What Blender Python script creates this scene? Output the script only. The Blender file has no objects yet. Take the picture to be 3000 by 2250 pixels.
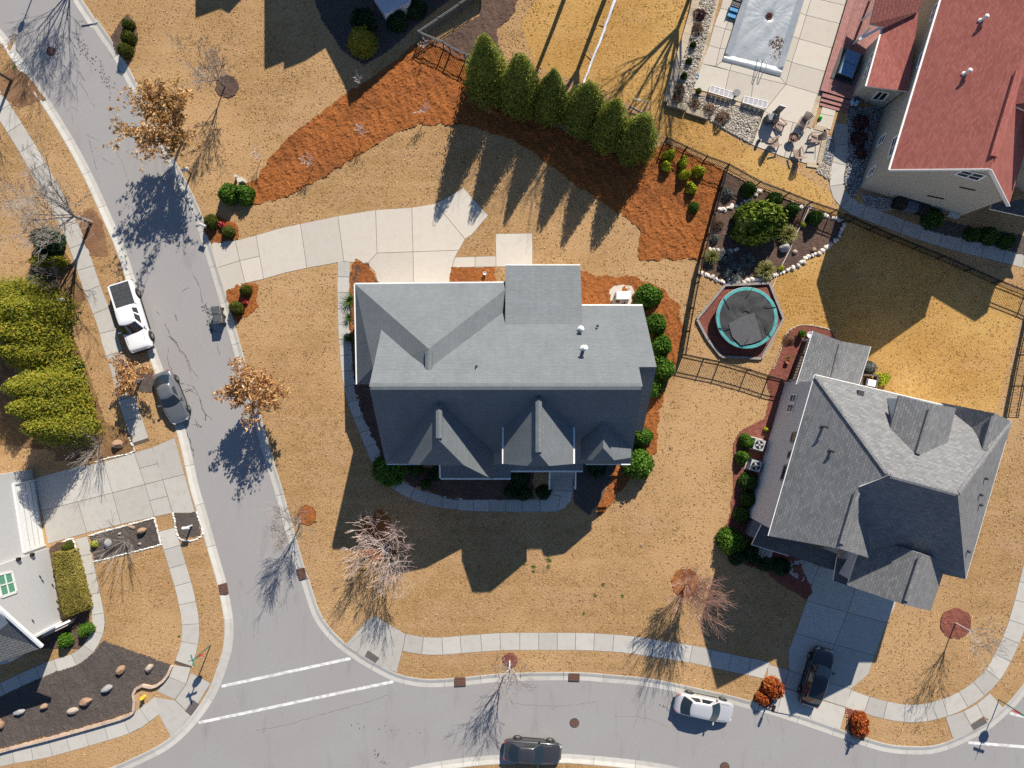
import bpy, bmesh, math, random
import numpy as np
from mathutils import Vector, Matrix
from mathutils.geometry import tessellate_polygon

# ------------------------------------------------------------------ scene, camera, world, sun, exposure
SC = bpy.context.scene
COL = SC.collection
CAMH, FOC = 60.0, 2100.0          # camera height (m); focal length in photo pixels (3000 wide)
cam_d = bpy.data.cameras.new('camera')
cam_d.sensor_width = 36.0
cam_d.lens = 36.0 * FOC / 3000.0
cam_d.clip_end = 2000.0
cam = bpy.data.objects.new('camera', cam_d)
cam.location = (0, 0, CAMH)
COL.objects.link(cam)
SC.camera = cam

SUN_ELEV, SUN_AZ = math.radians(35.0), math.radians(21.0)
TO_SUN = Vector((math.cos(SUN_ELEV) * math.sin(SUN_AZ), math.cos(SUN_ELEV) * math.cos(SUN_AZ), math.sin(SUN_ELEV)))
world = bpy.data.worlds.new('World')
SC.world = world
world.use_nodes = True
wn = world.node_tree
sky = wn.nodes.new('ShaderNodeTexSky')
sky.sky_type = 'NISHITA'
sky.sun_disc = False
sky.sun_elevation = SUN_ELEV
sky.sun_rotation = SUN_AZ
sky.ozone_density = 5.0
sky.dust_density = 0.0
wn.nodes['Background'].inputs[1].default_value = 0.074
wn.links.new(sky.outputs[0], wn.nodes['Background'].inputs[0])
sun_d = bpy.data.lights.new('sun', 'SUN')
sun_d.energy = 5.0
sun_d.angle = math.radians(0.5)
sun_d.color = (1.0, 0.925, 0.80)
sun = bpy.data.objects.new('sun', sun_d)
sun.rotation_euler = (-TO_SUN).to_track_quat('-Z', 'Y').to_euler()
sun.location = (20, 50, 60)
COL.objects.link(sun)
SC.view_settings.view_transform = 'Standard'
SC.view_settings.look = 'None'
SC.view_settings.gamma = 1.0
SC.view_settings.exposure = 0.57
SC.render.engine = 'CYCLES'
SC.cycles.use_denoising = False
SC.cycles.max_bounces = 5
SC.cycles.diffuse_bounces = 3

# ------------------------------------------------------------------ survey: photo pixel -> place on the ground (or at height h)
TILE = {'a': (1930, 0, .3135), 'b': (2000, 480, .3616), 'c': (2100, 1080, .4219), 'd': (1000, 1200, .4521),
        'e': (280, 780, .3014), 'f': (1420, 1980, .5154), 'g': (0, 1350, .3315), 'h': (0, 550, .4823),
        'i': (780, 0, .3255), 'j': (2450, 0, .4580), 's': (0, 0, 1.0)}
for _i in range(4):
    for _j in range(3):
        TILE['%d%d' % (_i, _j)] = (750 * _i, 750 * _j, .45208)
def S(z, x, y):
    t = TILE[z]
    return (t[0] + x * t[2], t[1] + y * t[2])
def W(p, h=0.0):
    return Vector(((p[0] - 1500) * (CAMH - h) / FOC, (1125 - p[1]) * (CAMH - h) / FOC, h))
def P(z, x, y, h=0.0):
    return W(S(z, x, y), h)
def PL(z, txt, h=0.0):
    out = []
    for q in txt.split():
        v = q.split(',')
        out.append(P(z, float(v[0]), float(v[1]), float(v[2]) if len(v) > 2 else h))
    return out
def on_plane(z, x, y, p0, n):
    o = Vector((0, 0, CAMH)); d = P(z, x, y, 0) - o
    return o + d * ((p0 - o).dot(n) / d.dot(n))

# ------------------------------------------------------------------ objects
def link(o, parent=None):
    COL.objects.link(o)
    if parent is not None:
        o.parent = parent
    return o
def tag(o, label=None, cat=None, group=None, kind=None):
    if label: o['label'] = label
    if cat: o['category'] = cat
    if group: o['group'] = group
    if kind: o['kind'] = kind
    return o
def thing(name, label, cat, loc=(0, 0, 0), rz=0.0, group=None):
    o = bpy.data.objects.new(name, None)
    o.empty_display_size = .3
    o.location = loc; o.rotation_euler = (0, 0, rz)
    link(o); tag(o, label, cat, group)
    return o
def set_uv(me):
    """planar uv in metres per face: u level, v up the slope"""
    uv = me.uv_layers.new(name='uv')
    n = len(me.loops)
    if n == 0: return
    co = np.empty(len(me.vertices) * 3, 'f'); me.vertices.foreach_get('co', co); co = co.reshape(-1, 3)
    vi = np.empty(n, 'i'); me.loops.foreach_get('vertex_index', vi)
    fn = np.empty(len(me.polygons) * 3, 'f'); me.polygons.foreach_get('normal', fn); fn = fn.reshape(-1, 3)
    tot = np.empty(len(me.polygons), 'i'); me.polygons.foreach_get('loop_total', tot)
    ln = np.repeat(fn, tot, axis=0)
    u = np.stack([-ln[:, 1], ln[:, 0], np.zeros(n)], 1)
    l = np.linalg.norm(u, axis=1)
    flat = l < .02
    u[flat] = (1, 0, 0); l[flat] = 1
    u /= l[:, None]
    v = np.cross(ln, u)
    c = co[vi]
    uv.data.foreach_set('uv', np.stack([(c * u).sum(1), (c * v).sum(1)], 1).astype('f').ravel())
def raw(name, verts, faces, mats, smooth=False, fmat=None, uv=False):
    me = bpy.data.meshes.new(name)
    me.from_pydata([tuple(v) for v in verts], [], faces)
    for m in (mats if isinstance(mats, (list, tuple)) else [mats]):
        me.materials.append(m)
    if fmat is not None:
        me.polygons.foreach_set('material_index', fmat)
    if smooth:
        me.polygons.foreach_set('use_smooth', [True] * len(me.polygons))
    me.update()
    if uv: set_uv(me)
    return me
def obj(name, me, parent=None, loc=(0, 0, 0)):
    o = bpy.data.objects.new(name, me)
    o.location = loc
    return link(o, parent)
def wpart(parent, name, verts, faces, mats, smooth=False, fmat=None, uv=False):
    """a part given in world coordinates (its thing is unrotated; a sub-part's part sits at the thing's origin)"""
    b = Vector((0, 0, 0)); q = parent
    while q is not None:
        b = b + Vector(q.location); q = q.parent
    return obj(name, raw(name, [Vector(v) - b for v in verts], faces, mats, smooth, fmat, uv), parent)

class MB:
    """collects shapes into one mesh"""
    def __init__(s): s.v = []; s.f = []; s.m = []
    def add(s, vs, fs, mi=0):
        b = len(s.v); s.v += [tuple(v) for v in vs]
        s.f += [tuple(i + b for i in f) for f in fs]; s.m += [mi] * len(fs); return s
    def box(s, c, d, rz=0.0, mi=0, taper=1.0, M=None):
        x, y, z = d[0] / 2, d[1] / 2, d[2] / 2
        vs = [(-x, -y, -z), (x, -y, -z), (x, y, -z), (-x, y, -z)] + [(a * taper, b * taper, z) for a, b in ((-x, -y), (x, -y), (x, y), (-x, y))]
        R = M if M is not None else Matrix.Rotation(rz, 3, 'Z')
        vs = [R @ Vector(v) + Vector(c) for v in vs]
        return s.add(vs, [(3, 2, 1, 0), (4, 5, 6, 7), (0, 1, 5, 4), (1, 2, 6, 5), (2, 3, 7, 6), (3, 0, 4, 7)], mi)
    def bar(s, a, b, w, t, mi=0):
        a = Vector(a); b = Vector(b); d = b - a; L = d.length
        if L < 1e-6: return s
        q = d.to_track_quat('X', 'Z').to_matrix()
        return s.box((a + b) / 2, (L, w, t), mi=mi, M=q)
    def tube(s, pts, rad, n=6, mi=0, cap=True):
        pts = [Vector(p) for p in pts]
        rad = rad if isinstance(rad, (list, tuple)) else [rad] * len(pts)
        base = len(s.v); up = Vector((0, 0, 1))
        for i, p in enumerate(pts):
            d = (pts[min(i + 1, len(pts) - 1)] - pts[max(i - 1, 0)])
            d = d.normalized() if d.length > 1e-9 else up
            a = d.cross(Vector((1, 0, 0)) if abs(d.x) < .7 else up).normalized(); b = d.cross(a)
            for k in range(n):
                t = 2 * math.pi * k / n
                s.v.append(tuple(p + (a * math.cos(t) + b * math.sin(t)) * rad[i]))
        for i in range(len(pts) - 1):
            for k in range(n):
                k2 = (k + 1) % n
                s.f.append((base + i * n + k, base + i * n + k2, base + (i + 1) * n + k2, base + (i + 1) * n + k)); s.m.append(mi)
        if cap:
            s.f.append(tuple(base + k for k in range(n))); s.m.append(mi)
            s.f.append(tuple(base + (len(pts) - 1) * n + k for k in reversed(range(n)))); s.m.append(mi)
        return s
    def lathe(s, c, prof, n=16, mi=0, sx=1.0, sy=1.0):
        base = len(s.v); c = Vector(c)
        for r, z in prof:
            for k in range(n):
                t = 2 * math.pi * k / n
                s.v.append((c.x + r * sx * math.cos(t), c.y + r * sy * math.sin(t), c.z + z))
        for i in range(len(prof) - 1):
            for k in range(n):
                k2 = (k + 1) % n
                s.f.append((base + i * n + k, base + i * n + k2, base + (i + 1) * n + k2, base + (i + 1) * n + k)); s.m.append(mi)
        s.f.append(tuple(base + k for k in reversed(range(n)))); s.m.append(mi)
        s.f.append(tuple(base + (len(prof) - 1) * n + k for k in range(n))); s.m.append(mi)
        return s
    def slab(s, poly, z0, z1, mi=0, mside=None):
        """prism over a polygon, z may be None to use the points' own z as top"""
        n = len(poly); b = len(s.v); ar = sum(poly[i][0] * poly[(i + 1) % n][1] - poly[(i + 1) % n][0] * poly[i][1] for i in range(n))
        pl = list(poly) if ar > 0 else list(reversed(poly))
        s.v += [(p[0], p[1], p[2] if z1 is None else z1) for p in pl]
        s.v += [(p[0], p[1], (p[2] - z0) if z1 is None else z0) for p in pl]
        if z1 is None and n > 3:
            for tri in tessellate_polygon([[Vector((p[0], p[1], 0)) for p in pl]]):
                a, c, e = (pl[i] for i in tri)
                tri = tri if (c[0] - a[0]) * (e[1] - a[1]) - (c[1] - a[1]) * (e[0] - a[0]) > 0 else tuple(reversed(tri))
                s.f.append(tuple(b + i for i in tri)); s.m.append(mi)
                s.f.append(tuple(b + n + i for i in reversed(tri))); s.m.append(mi if mside is None else mside)
        else:
            s.f.append(tuple(b + i for i in range(n))); s.m.append(mi)
            s.f.append(tuple(b + n + i for i in reversed(range(n)))); s.m.append(mi if mside is None else mside)
        for i in range(n):
            j = (i + 1) % n
            s.f.append((b + i, b + n + i, b + n + j, b + j)); s.m.append(mi if mside is None else mside)
        return s
    def mesh(s, name, mats, smooth=False, uv=False):
        return raw(name, s.v, s.f, mats, smooth, s.m, uv)
    def part(s, parent, name, mats, smooth=False, uv=False):
        return wpart(parent, name, s.v, s.f, mats, smooth, s.m, uv)
    def local(s, parent, name, mats, smooth=False, uv=False):
        return obj(name, s.mesh(name, mats, smooth, uv), parent)

def catmull(pts, step=0.5):
    pts = [Vector(p) for p in pts]
    q = [pts[0] * 2 - pts[1]] + pts + [pts[-1] * 2 - pts[-2]]
    out = []
    for i in range(1, len(q) - 2):
        n = max(1, int((q[i + 1] - q[i]).length / step))
        for k in range(n):
            t = k / n
            out.append(.5 * ((2 * q[i]) + (q[i + 1] - q[i - 1]) * t + (2 * q[i - 1] - 5 * q[i] + 4 * q[i + 1] - q[i + 2]) * t * t
                             + (3 * q[i] - q[i - 1] - 3 * q[i + 1] + q[i + 2]) * t ** 3))
    out.append(pts[-1])
    return out
def offset_line(pts, d):
    """offset to the left of travel (plan)"""
    out = []
    for i, p in enumerate(pts):
        t = pts[min(i + 1, len(pts) - 1)] - pts[max(i - 1, 0)]
        n = Vector((-t.y, t.x, 0)).normalized()
        out.append(p + n * d)
    return out
def inset(poly, d):
    """shrink a small convex-ish polygon by d metres"""
    n = len(poly); ar = sum(poly[i][0] * poly[(i + 1) % n][1] - poly[(i + 1) % n][0] * poly[i][1] for i in range(n))
    pl = [Vector(p) for p in (poly if ar > 0 else list(reversed(poly)))]
    out = []
    for i in range(n):
        a, b, c = pl[i - 1], pl[i], pl[(i + 1) % n]
        e1 = (b - a); e2 = (c - b); e1.z = e2.z = 0
        if e1.length < 1e-5 or e2.length < 1e-5:
            out.append(b); continue
        e1.normalize(); e2.normalize()
        n1 = Vector((-e1.y, e1.x, 0)); n2 = Vector((-e2.y, e2.x, 0))
        m = n1 + n2; k = m.length_squared
        out.append(b + (m * (2 * d / k) if k > .3 else n1 * d))
    return out

# ------------------------------------------------------------------ materials
def srgb(h):
    c = [int(h[i:i + 2], 16) / 255 for i in (0, 2, 4)]
    return tuple(x / 12.92 if x <= .04045 else ((x + .055) / 1.055) ** 2.4 for x in c) + (1,)
def C4(c): return tuple(c) + (1,) if len(c) == 3 else tuple(c)
class N:
    def __init__(s, name):
        s.mat = bpy.data.materials.new(name); s.mat.use_nodes = True
        s.t = s.mat.node_tree; s.b = s.t.nodes['Principled BSDF']
        s.geo = s.t.nodes.new('ShaderNodeNewGeometry')
    def n(s, kind, **k):
        x = s.t.nodes.new('ShaderNode' + kind)
        for a, v in k.items(): setattr(x, a, v)
        return x
    def l(s, a, b): s.t.links.new(a, b)
    def noise(s, scale, detail=4, rough=.6, vec=None, stretch=None):
        x = s.n('TexNoise'); x.inputs['Scale'].default_value = scale
        x.inputs['Detail'].default_value = detail; x.inputs['Roughness'].default_value = rough
        v = vec if vec is not None else s.geo.outputs['Position']
        if stretch is not None:
            m = s.n('Mapping'); m.inputs['Scale'].default_value = stretch[:3]
            if len(stretch) > 3: m.inputs['Rotation'].default_value[2] = stretch[3]
            s.l(v, m.inputs[0]); v = m.outputs[0]
        s.l(v, x.inputs['Vector']); return x.outputs['Fac']
    def ramp(s, fac, stops):
        r = s.n('ValToRGB'); e = r.color_ramp.elements
        while len(e) < len(stops): e.new(.5)
        for k, (p, c) in enumerate(stops):
            e[k].position = p; e[k].color = C4(c)
        s.l(fac, r.inputs[0]); return r.outputs[0]
    def mix(s, fac, a, b, mode='MIX'):
        m = s.n('Mix', data_type='RGBA', blend_type=mode)
        for inp, v in ((0, fac), (6, a), (7, b)):
            if isinstance(v, (int, float)): m.inputs[inp].default_value = v
            elif isinstance(v, tuple): m.inputs[inp].default_value = C4(v)
            else: s.l(v, m.inputs[inp])
        return m.outputs[2]
    def rng(s, v, a, b, lo=0., hi=1.):
        m = s.n('MapRange'); m.inputs[1].default_value = lo; m.inputs[2].default_value = hi
        m.inputs[3].default_value = a; m.inputs[4].default_value = b
        s.l(v, m.inputs[0]); return m.outputs[0]
    def jit(s, col, out, amt):
        """brightness jitter by a 0..1 value"""
        h = s.n('HueSaturation'); s.l(col, h.inputs['Color'])
        s.l(s.rng(out, 1 - amt, 1 + amt), h.inputs['Value']); return h.outputs[0]
    def bump(s, h, strength=.5, dist=.03, prev=None):
        b = s.n('Bump'); b.inputs['Strength'].default_value = strength; b.inputs['Distance'].default_value = dist
        s.l(h, b.inputs['Height'])
        if prev is not None: s.l(prev, b.inputs['Normal'])
        return b.outputs[0]
    def done(s, col=None, rough=.9, nor=None, spec=.3, metal=0., coat=0.):
        b = s.b
        if col is not None:
            if isinstance(col, tuple): b.inputs['Base Color'].default_value = C4(col)
            else: s.l(col, b.inputs['Base Color'])
        if isinstance(rough, (int, float)): b.inputs['Roughness'].default_value = rough
        else: s.l(rough, b.inputs['Roughness'])
        b.inputs['Specular IOR Level'].default_value = spec
        b.inputs['Metallic'].default_value = metal
        b.inputs['Coat Weight'].default_value = coat
        b.inputs['Coat Roughness'].default_value = .05
        if nor is not None: s.l(nor, b.inputs['Normal'])
        return s.mat

def mottled(name, c1, c2, scale=4, big=None, bigscale=.25, rough=.9, bump=.0, bscale=30, dist=.02, objr=0., isl=0., spec=.25, metal=0., coat=0., detail=5, coords=None):
    m = N(name); vec = None
    if coords == 'object':
        vec = m.n('TexCoord').outputs['Object']
    f = m.noise(scale, detail, .65, vec)
    col = m.ramp(f, [(.3, c1), (.7, c2)])
    if big is not None:
        col = m.mix(m.rng(m.noise(bigscale, 3, .5, vec), 0, 1, .42, .62), col, m.mix(f, tuple(x * .85 for x in big), tuple(min(1, x * 1.15) for x in big)))
    if objr: col = m.jit(col, m.n('ObjectInfo').outputs['Random'], objr)
    if isl: col = m.jit(col, m.geo.outputs['Random Per Island'], isl)
    nor = m.bump(m.noise(bscale, 3, .6, vec), bump, dist) if bump else None
    return m.done(col, rough, nor, spec, metal, coat)

def grass_mat(name, a, b, c, d, e):
    m = N(name)
    fine = m.noise(6.5, 6, .9)
    clump = m.noise(1.7, 6, .8)
    streak = m.noise(3.2, 5, .8, stretch=(1.0, 2.6, 1, .6))
    mid = m.noise(.42, 6, .72)
    big = m.noise(.085, 4, .6)
    pink = m.noise(.23, 5, .7, stretch=(1, 1.7, 1, .3))
    mow = m.noise(1.0, 4, .7, stretch=(.05, 1.0, 1, 1.35))
    col = m.ramp(fine, [(.36, tuple(x * .5 for x in a)), (.47, b), (.53, b), (.64, c)])
    col = m.mix(m.rng(clump, 0, .85, .5, .66), col, m.mix(fine, tuple(x * .7 for x in a), b))
    col = m.mix(m.rng(mid, 0, .8, .48, .66), col, m.mix(fine, d, b))
    col = m.mix(m.rng(pink, 0, .6, .5, .68), col, m.mix(fine, tuple(x * y for x, y in zip(b, (.82, .76, .95))), tuple(x * y for x, y in zip(c, (1.0, .95, 1.15)))))
    col = m.mix(m.rng(big, 0, .8, .45, .60), col, m.mix(fine, e, c))
    col = m.mix(m.rng(mow, 0, .4, .48, .66), col, m.mix(fine, b, c))
    col = m.mix(m.rng(streak, 0, .6, .56, .72), col, tuple(x * .55 for x in a))
    nor = m.bump(m.noise(5.5, 6, .9), 1.0, .12)
    return m.done(col, .95, nor, .1)
LAWN = grass_mat('dormant_lawn', (.225, .128, .052), (.45, .27, .122), (.65, .44, .235), (.30, .185, .072), (.43, .24, .105))
LAWN_GOLD = grass_mat('dormant_lawn_golden', (.27, .14, .035), (.50, .28, .085), (.68, .44, .17), (.38, .215, .06), (.56, .33, .11))

def straw_mat(name, a, b, c, d):
    m = N(name)
    w = m.noise(7, 5, .75, stretch=(1, 3.0, 1, .9))
    w2 = m.noise(10, 5, .75, stretch=(3.0, 1, 1, .3))
    f = m.mix(m.noise(2.2, 2), w, w2)
    col = m.ramp(f, [(.36, a), (.5, b), (.64, c)])
    col = m.mix(m.rng(m.noise(.35, 3), 0, .6, .45, .65), col, m.mix(f, a, d))
    nor = m.bump(f, .8, .07)
    return m.done(col, .95, nor, .1)
STRAW = straw_mat('pine_straw', (.075, .022, .008), (.29, .095, .026), (.50, .215, .075), (.30, .11, .04))
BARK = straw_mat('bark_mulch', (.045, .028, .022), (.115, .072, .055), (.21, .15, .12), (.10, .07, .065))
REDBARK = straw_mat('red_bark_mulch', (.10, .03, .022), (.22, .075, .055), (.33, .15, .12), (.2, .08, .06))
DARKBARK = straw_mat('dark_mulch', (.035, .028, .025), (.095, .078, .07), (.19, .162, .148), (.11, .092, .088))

def asphalt():
    m = N('asphalt')
    fine = m.noise(40, 3, .7)
    col = m.ramp(fine, [(.25, (.225, .218, .215)), (.75, (.355, .345, .34))])
    blot = m.noise(.22, 4, .6)
    col = m.mix(m.rng(blot, 0, .6, .4, .65), col, (.285, .262, .258))
    st = m.noise(.8, 5, .7, stretch=(1, .25, 1, -.35))
    col = m.mix(m.rng(st, 0, .38, .56, .78), col, (.13, .125, .128))
    col = m.mix(m.rng(m.noise(3.5, 5, .7), 0, .22, .52, .75), col, (.36, .35, .35))
    return m.done(col, .88, m.bump(fine, .35, .01), .3)
ASPHALT = asphalt()
def concrete(name, base, amt=.07, stain=(.35, .31, .26)):
    m = N(name)
    n1 = m.noise(1.6, 5, .65); n2 = m.noise(25, 4, .7)
    col = m.mix(m.rng(n2, .0, 1.), tuple(x * .9 for x in base), tuple(x * 1.08 for x in base))
    col = m.mix(m.rng(n1, 0, .55, .48, .75), col, stain)
    col = m.jit(col, m.n('ObjectInfo').outputs['Random'], amt)
    return m.done(col, .85, m.bump(n2, .15, .006), .3)
CONC = concrete('concrete_walk', (.44, .42, .385), .12)
CONC_DRIVE = concrete('concrete_drive', (.50, .455, .395), .09, (.44, .38, .31))
CONC_KERB = concrete('concrete_kerb', (.49, .47, .43), .09, (.36, .33, .28))
JOINT = mottled('joint_soil', (.07, .055, .04), (.13, .10, .07), 8)
STONE_TAN = mottled('tan_stone', (.34, .27, .19), (.48, .40, .30), 6, rough=.9, bump=.4, bscale=18, dist=.03, objr=.18)
PAINT = mottled('road_paint', (.58, .58, .56), (.84, .84, .83), 9, big=(.50, .495, .49), bigscale=2.4, rough=.6)
IRON = mottled('rusty_iron', (.085, .045, .035), (.17, .09, .065), 12, rough=.8, bump=.4, bscale=40, dist=.01)
TACT = mottled('dark_tactile_mat', (.09, .08, .085), (.14, .125, .125), 14, bump=.5, bscale=60)

def shingle(name, a, b, c, w=.32, h=.145, mortar=.012, bumps=.6):
    m = N(name)
    uv = m.n('UVMap').outputs[0]
    br = m.n('TexBrick'); br.inputs['Scale'].default_value = 1.0
    br.inputs['Brick Width'].default_value = w; br.inputs['Row Height'].default_value = h
    br.inputs['Mortar Size'].default_value = mortar; br.inputs['Mortar Smooth'].default_value = .25
    br.inputs['Bias'].default_value = 0.0
    br.inputs['Color1'].default_value = C4(a); br.inputs['Color2'].default_value = C4(b); br.inputs['Mortar'].default_value = C4(c)
    m.l(uv, br.inputs['Vector'])
    n1 = m.noise(30, 4, .75); n2 = m.noise(.5, 4, .6, stretch=(1, 1, 1))
    col = m.mix(m.rng(n1, .1, .9), br.outputs[0], tuple(x * .7 for x in a))
    col = m.jit(col, n2, .16)
    col = m.jit(col, m.noise(1.0, 5, .7, uv, (2.2, .22, 1)), .13)
    nb = m.bump(br.outputs['Fac'], -bumps, .03)
    return m.done(col, .92, m.bump(n1, .35, .015, nb), .2)
SH_MAIN = shingle('blue_grey_shingle', (.178, .197, .21), (.225, .243, .257), (.10, .11, .12), .36, .16, .014)
SH_GREY = shingle('grey_architectural_shingle', (.19, .192, .198), (.335, .335, .34), (.10, .102, .105), .38, .19, .018, .8)
SH_RED = shingle('red_shingle', (.36, .11, .09), (.52, .20, .165), (.22, .08, .07), .34, .15, .014)
SH_DARK = shingle('charcoal_shingle', (.09, .095, .10), (.14, .145, .15), (.05, .05, .055), .30, .2, .02)
WHITE = mottled('white_trim', (.72, .72, .70), (.82, .82, .80), 3, rough=.5)
def siding(name, col, lap=.15):
    m = N(name)
    sx = m.n('SeparateXYZ'); m.l(m.geo.outputs['Position'], sx.inputs[0])
    w = m.n('Math', operation='DIVIDE'); m.l(sx.outputs['Z'], w.inputs[0]); w.inputs[1].default_value = lap
    fr = m.n('Math', operation='FRACT'); m.l(w.outputs[0], fr.inputs[0])
    n1 = m.noise(3, 4)
    c = m.mix(m.rng(n1, 0, 1), tuple(x * .93 for x in col), tuple(x * 1.05 for x in col))
    return m.done(c, .75, m.bump(fr.outputs[0], -.5, .015), .3)
SID_GREY = siding('light_grey_siding', (.60, .60, .60))
SID_TAN = siding('warm_grey_siding', (.42, .395, .34))
SID_WHITE = siding('pale_siding', (.50, .50, .50))
GLASS = N('window_glass').done((.02, .03, .035), .06, None, .6)
GLASS_GREEN = N('green_shaded_glass').done((.10, .30, .20), .15, None, .6)
BLACK = mottled('black_metal', (.012, .012, .012), (.028, .027, .026), 20, rough=.5)
DKGREY = mottled('dark_grey_plastic', (.045, .048, .052), (.08, .083, .088), 6, rough=.5)
MIDGREY = mottled('mid_grey', (.18, .18, .185), (.26, .26, .265), 6, rough=.7)
STEEL = mottled('galvanised_steel', (.42, .43, .44), (.58, .59, .60), 10, rough=.4, metal=.3)
BARKGREY = mottled('grey_branch_bark', (.22, .19, .17), (.38, .34, .31), 9, rough=.9)
BARKDARK = mottled('brown_bark', (.085, .065, .05), (.16, .125, .10), 12, rough=.95, bump=.5, bscale=30)
BARKPALE = mottled('pale_bark', (.52, .48, .45), (.70, .66, .63), 8, rough=.9)
BARKRED = mottled('reddish_twig_bark', (.46, .34, .30), (.64, .53, .48), 5, rough=.9)
def leaf(name, a, b, c=None, tr=.25, rough=.55):
    m = N(name)
    r = m.geo.outputs['Random Per Island']
    col = m.ramp(r, [(.0, a), (.6, b), (1.0, c or b)])
    col = m.mix(m.rng(m.noise(1.3, 2), 0, .5, .4, .7), col, tuple(x * .75 for x in a))
    b_ = m.b
    m.done(col, rough, None, .25)
    if tr:
        t = m.n('BsdfTranslucent'); m.l(col, t.inputs[0])
        mx = m.n('MixShader'); mx.inputs[0].default_value = tr
        m.l(b_.outputs[0], mx.inputs[1]); m.l(t.outputs[0], mx.inputs[2])
        m.l(mx.outputs[0], m.t.nodes['Material Output'].inputs[0])
    return m.mat
LF_CONIFER = leaf('cypress_foliage', (0.09, 0.141, 0.022), (0.208, 0.248, 0.03), (0.396, 0.347, 0.045))
LF_ARBOR = leaf('yellow_arborvitae_foliage', (0.13, 0.16, 0.012), (0.269, 0.274, 0.02), (0.41, 0.296, 0.035))
LF_OAK = leaf('brown_oak_leaves', (0.312, 0.164, 0.047), (0.593, 0.343, 0.117), (0.858, 0.577, 0.265))
LF_OAK2 = leaf('rusty_oak_leaves', (0.345, 0.161, 0.055), (0.646, 0.338, 0.122), (0.891, 0.611, 0.3))
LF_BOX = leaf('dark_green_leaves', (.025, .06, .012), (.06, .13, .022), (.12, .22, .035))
LF_BRIGHT = leaf('bright_green_leaves', (0.043, 0.111, 0.01), (0.093, 0.212, 0.017), (0.187, 0.306, 0.043))
LF_OLIVE = leaf('olive_trimmed_leaves', (.06, .08, .012), (.12, .14, .02), (.20, .20, .03))
LF_YELLOW = leaf('yellow_green_leaves', (0.27, 0.338, 0.02), (0.54, 0.59, 0.043), (0.76, 0.709, 0.085))
LF_MAGNOLIA = leaf('glossy_olive_leaves', (0.078, 0.139, 0.016), (0.202, 0.279, 0.031), (0.435, 0.482, 0.093), rough=.35)
LF_HEDGE = leaf('golden_hedge_leaves', (.16, .15, .025), (.30, .26, .05), (.42, .32, .10))
LF_RED = leaf('orange_red_leaves', (.30, .05, .015), (.45, .11, .02), (.55, .22, .04))
LF_DRY = leaf('dry_brown_twigs', (.12, .06, .035), (.24, .14, .08), (.36, .25, .15))
LF_PURPLE = leaf('dark_purple_twigs', (.05, .015, .02), (.12, .04, .045), (.2, .09, .08))
LF_GRASS = leaf('ornamental_grass_blades', (.12, .13, .03), (.27, .26, .07), (.44, .40, .16))
LF_GREYGRASS = leaf('grey_blue_blades', (.10, .11, .10), (.20, .22, .20), (.34, .36, .33))
LF_PINK = leaf('pink_petals', (.55, .05, .08), (.75, .12, .15))
LF_TURF = leaf('turf_tufts', (0.249, 0.146, 0.06), (0.466, 0.286, 0.13), (0.678, 0.468, 0.255), 0, .95)
LF_TURF_GOLD = leaf('golden_turf_tufts', (0.269, 0.143, 0.04), (0.504, 0.292, 0.092), (0.706, 0.462, 0.175), 0, .95)
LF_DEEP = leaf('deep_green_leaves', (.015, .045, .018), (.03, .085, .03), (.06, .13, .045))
# ------------------------------------------------------------------ ground, lawns, roads, kerbs, walks
def sheet(name, pts, z, mat, parent=None, skirt=0.0):
    mb = MB()
    if skirt: mb.slab(pts, z - skirt, z)
    else: mb.add([(p[0], p[1], z) for p in pts], [tuple(range(len(pts)))])
    me = mb.mesh(name, mat)
    if not skirt:
        bm = bmesh.new(); bm.from_mesh(me); bmesh.ops.recalc_face_normals(bm, faces=bm.faces)
        if bm.faces[:][0].normal.z < 0: bmesh.ops.reverse_faces(bm, faces=bm.faces)
        bm.to_mesh(me); bm.free()
    o = obj(name, me, parent)
    if parent is None: tag(o, kind='structure')
    return o
sheet('ground', [(-450, -450), (450, -450), (450, 450), (-450, 450)], -.24, LAWN)

def sp(txt):
    return [W(tuple(float(v) for v in q.split(','))) for q in txt.split()]
K1 = catmull(sp('-600,-660 0,84 27,117.5 90,212.5 156,312 221.5,420.4 273.5,520 318.7,619.4 361.7,718.8 397.8,826.9 452,1012 479,1086.8 542.5,1260.9 581,1423.6 603.5,1500 637,1619.8 662,1708 678,1789 683.5,1834.5 680,1891 669,1938.5 633,2033.5 578.7,2114.8 511,2182.6 434,2227.9 300,2285 100,2345 -200,2425 -800,2570'), .6)
K2 = catmull(sp('-150,-600 226,22.6 262,67.8 296,117.5 330,167 384,266.7 470,440 557,612 600,744 639,871.5 693,1063 784,1378 800,1428 822,1509 840,1572 867.5,1667 881,1703 912.7,1800.6 949,1857 994,1902 1030,1927 1066.5,1952 1154.6,1997 1229,2013 1283,2014.5 1369,2008.6 1455,1999.5 1574.6,1995 1699,1995 1789,2001.8 1886.5,2010.9 1983.7,2029 2128,2060.6 2178,2074 2250,2092 2376.6,2133 2458,2162 2539,2189 2611.7,2207.5 2702,2212 2756,2205 2806,2187 2858,2162 2907.8,2133 2964,2083 3000,2042.5 3060,1960 3130,1830 3180,1680 3200,1500 3200,1100 3190,0 3190,-600'), .6)
K3 = catmull(sp('-800,2790 0,2590 500,2460 800,2375 1050,2295 1202,2250 1315,2228 1450.7,2214 1635.6,2210 1717,2214 1816.5,2223 1907,2234.6 1988,2250 2150,2290 2400,2365 2700,2440 3000,2470 3400,2480'), .6)
road_poly = K2 + sp('3600,-600 3600,2480') + list(reversed(K3)) + list(reversed(K1))
road = sheet('road', road_poly, -.085, ASPHALT)
KW = .72
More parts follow.
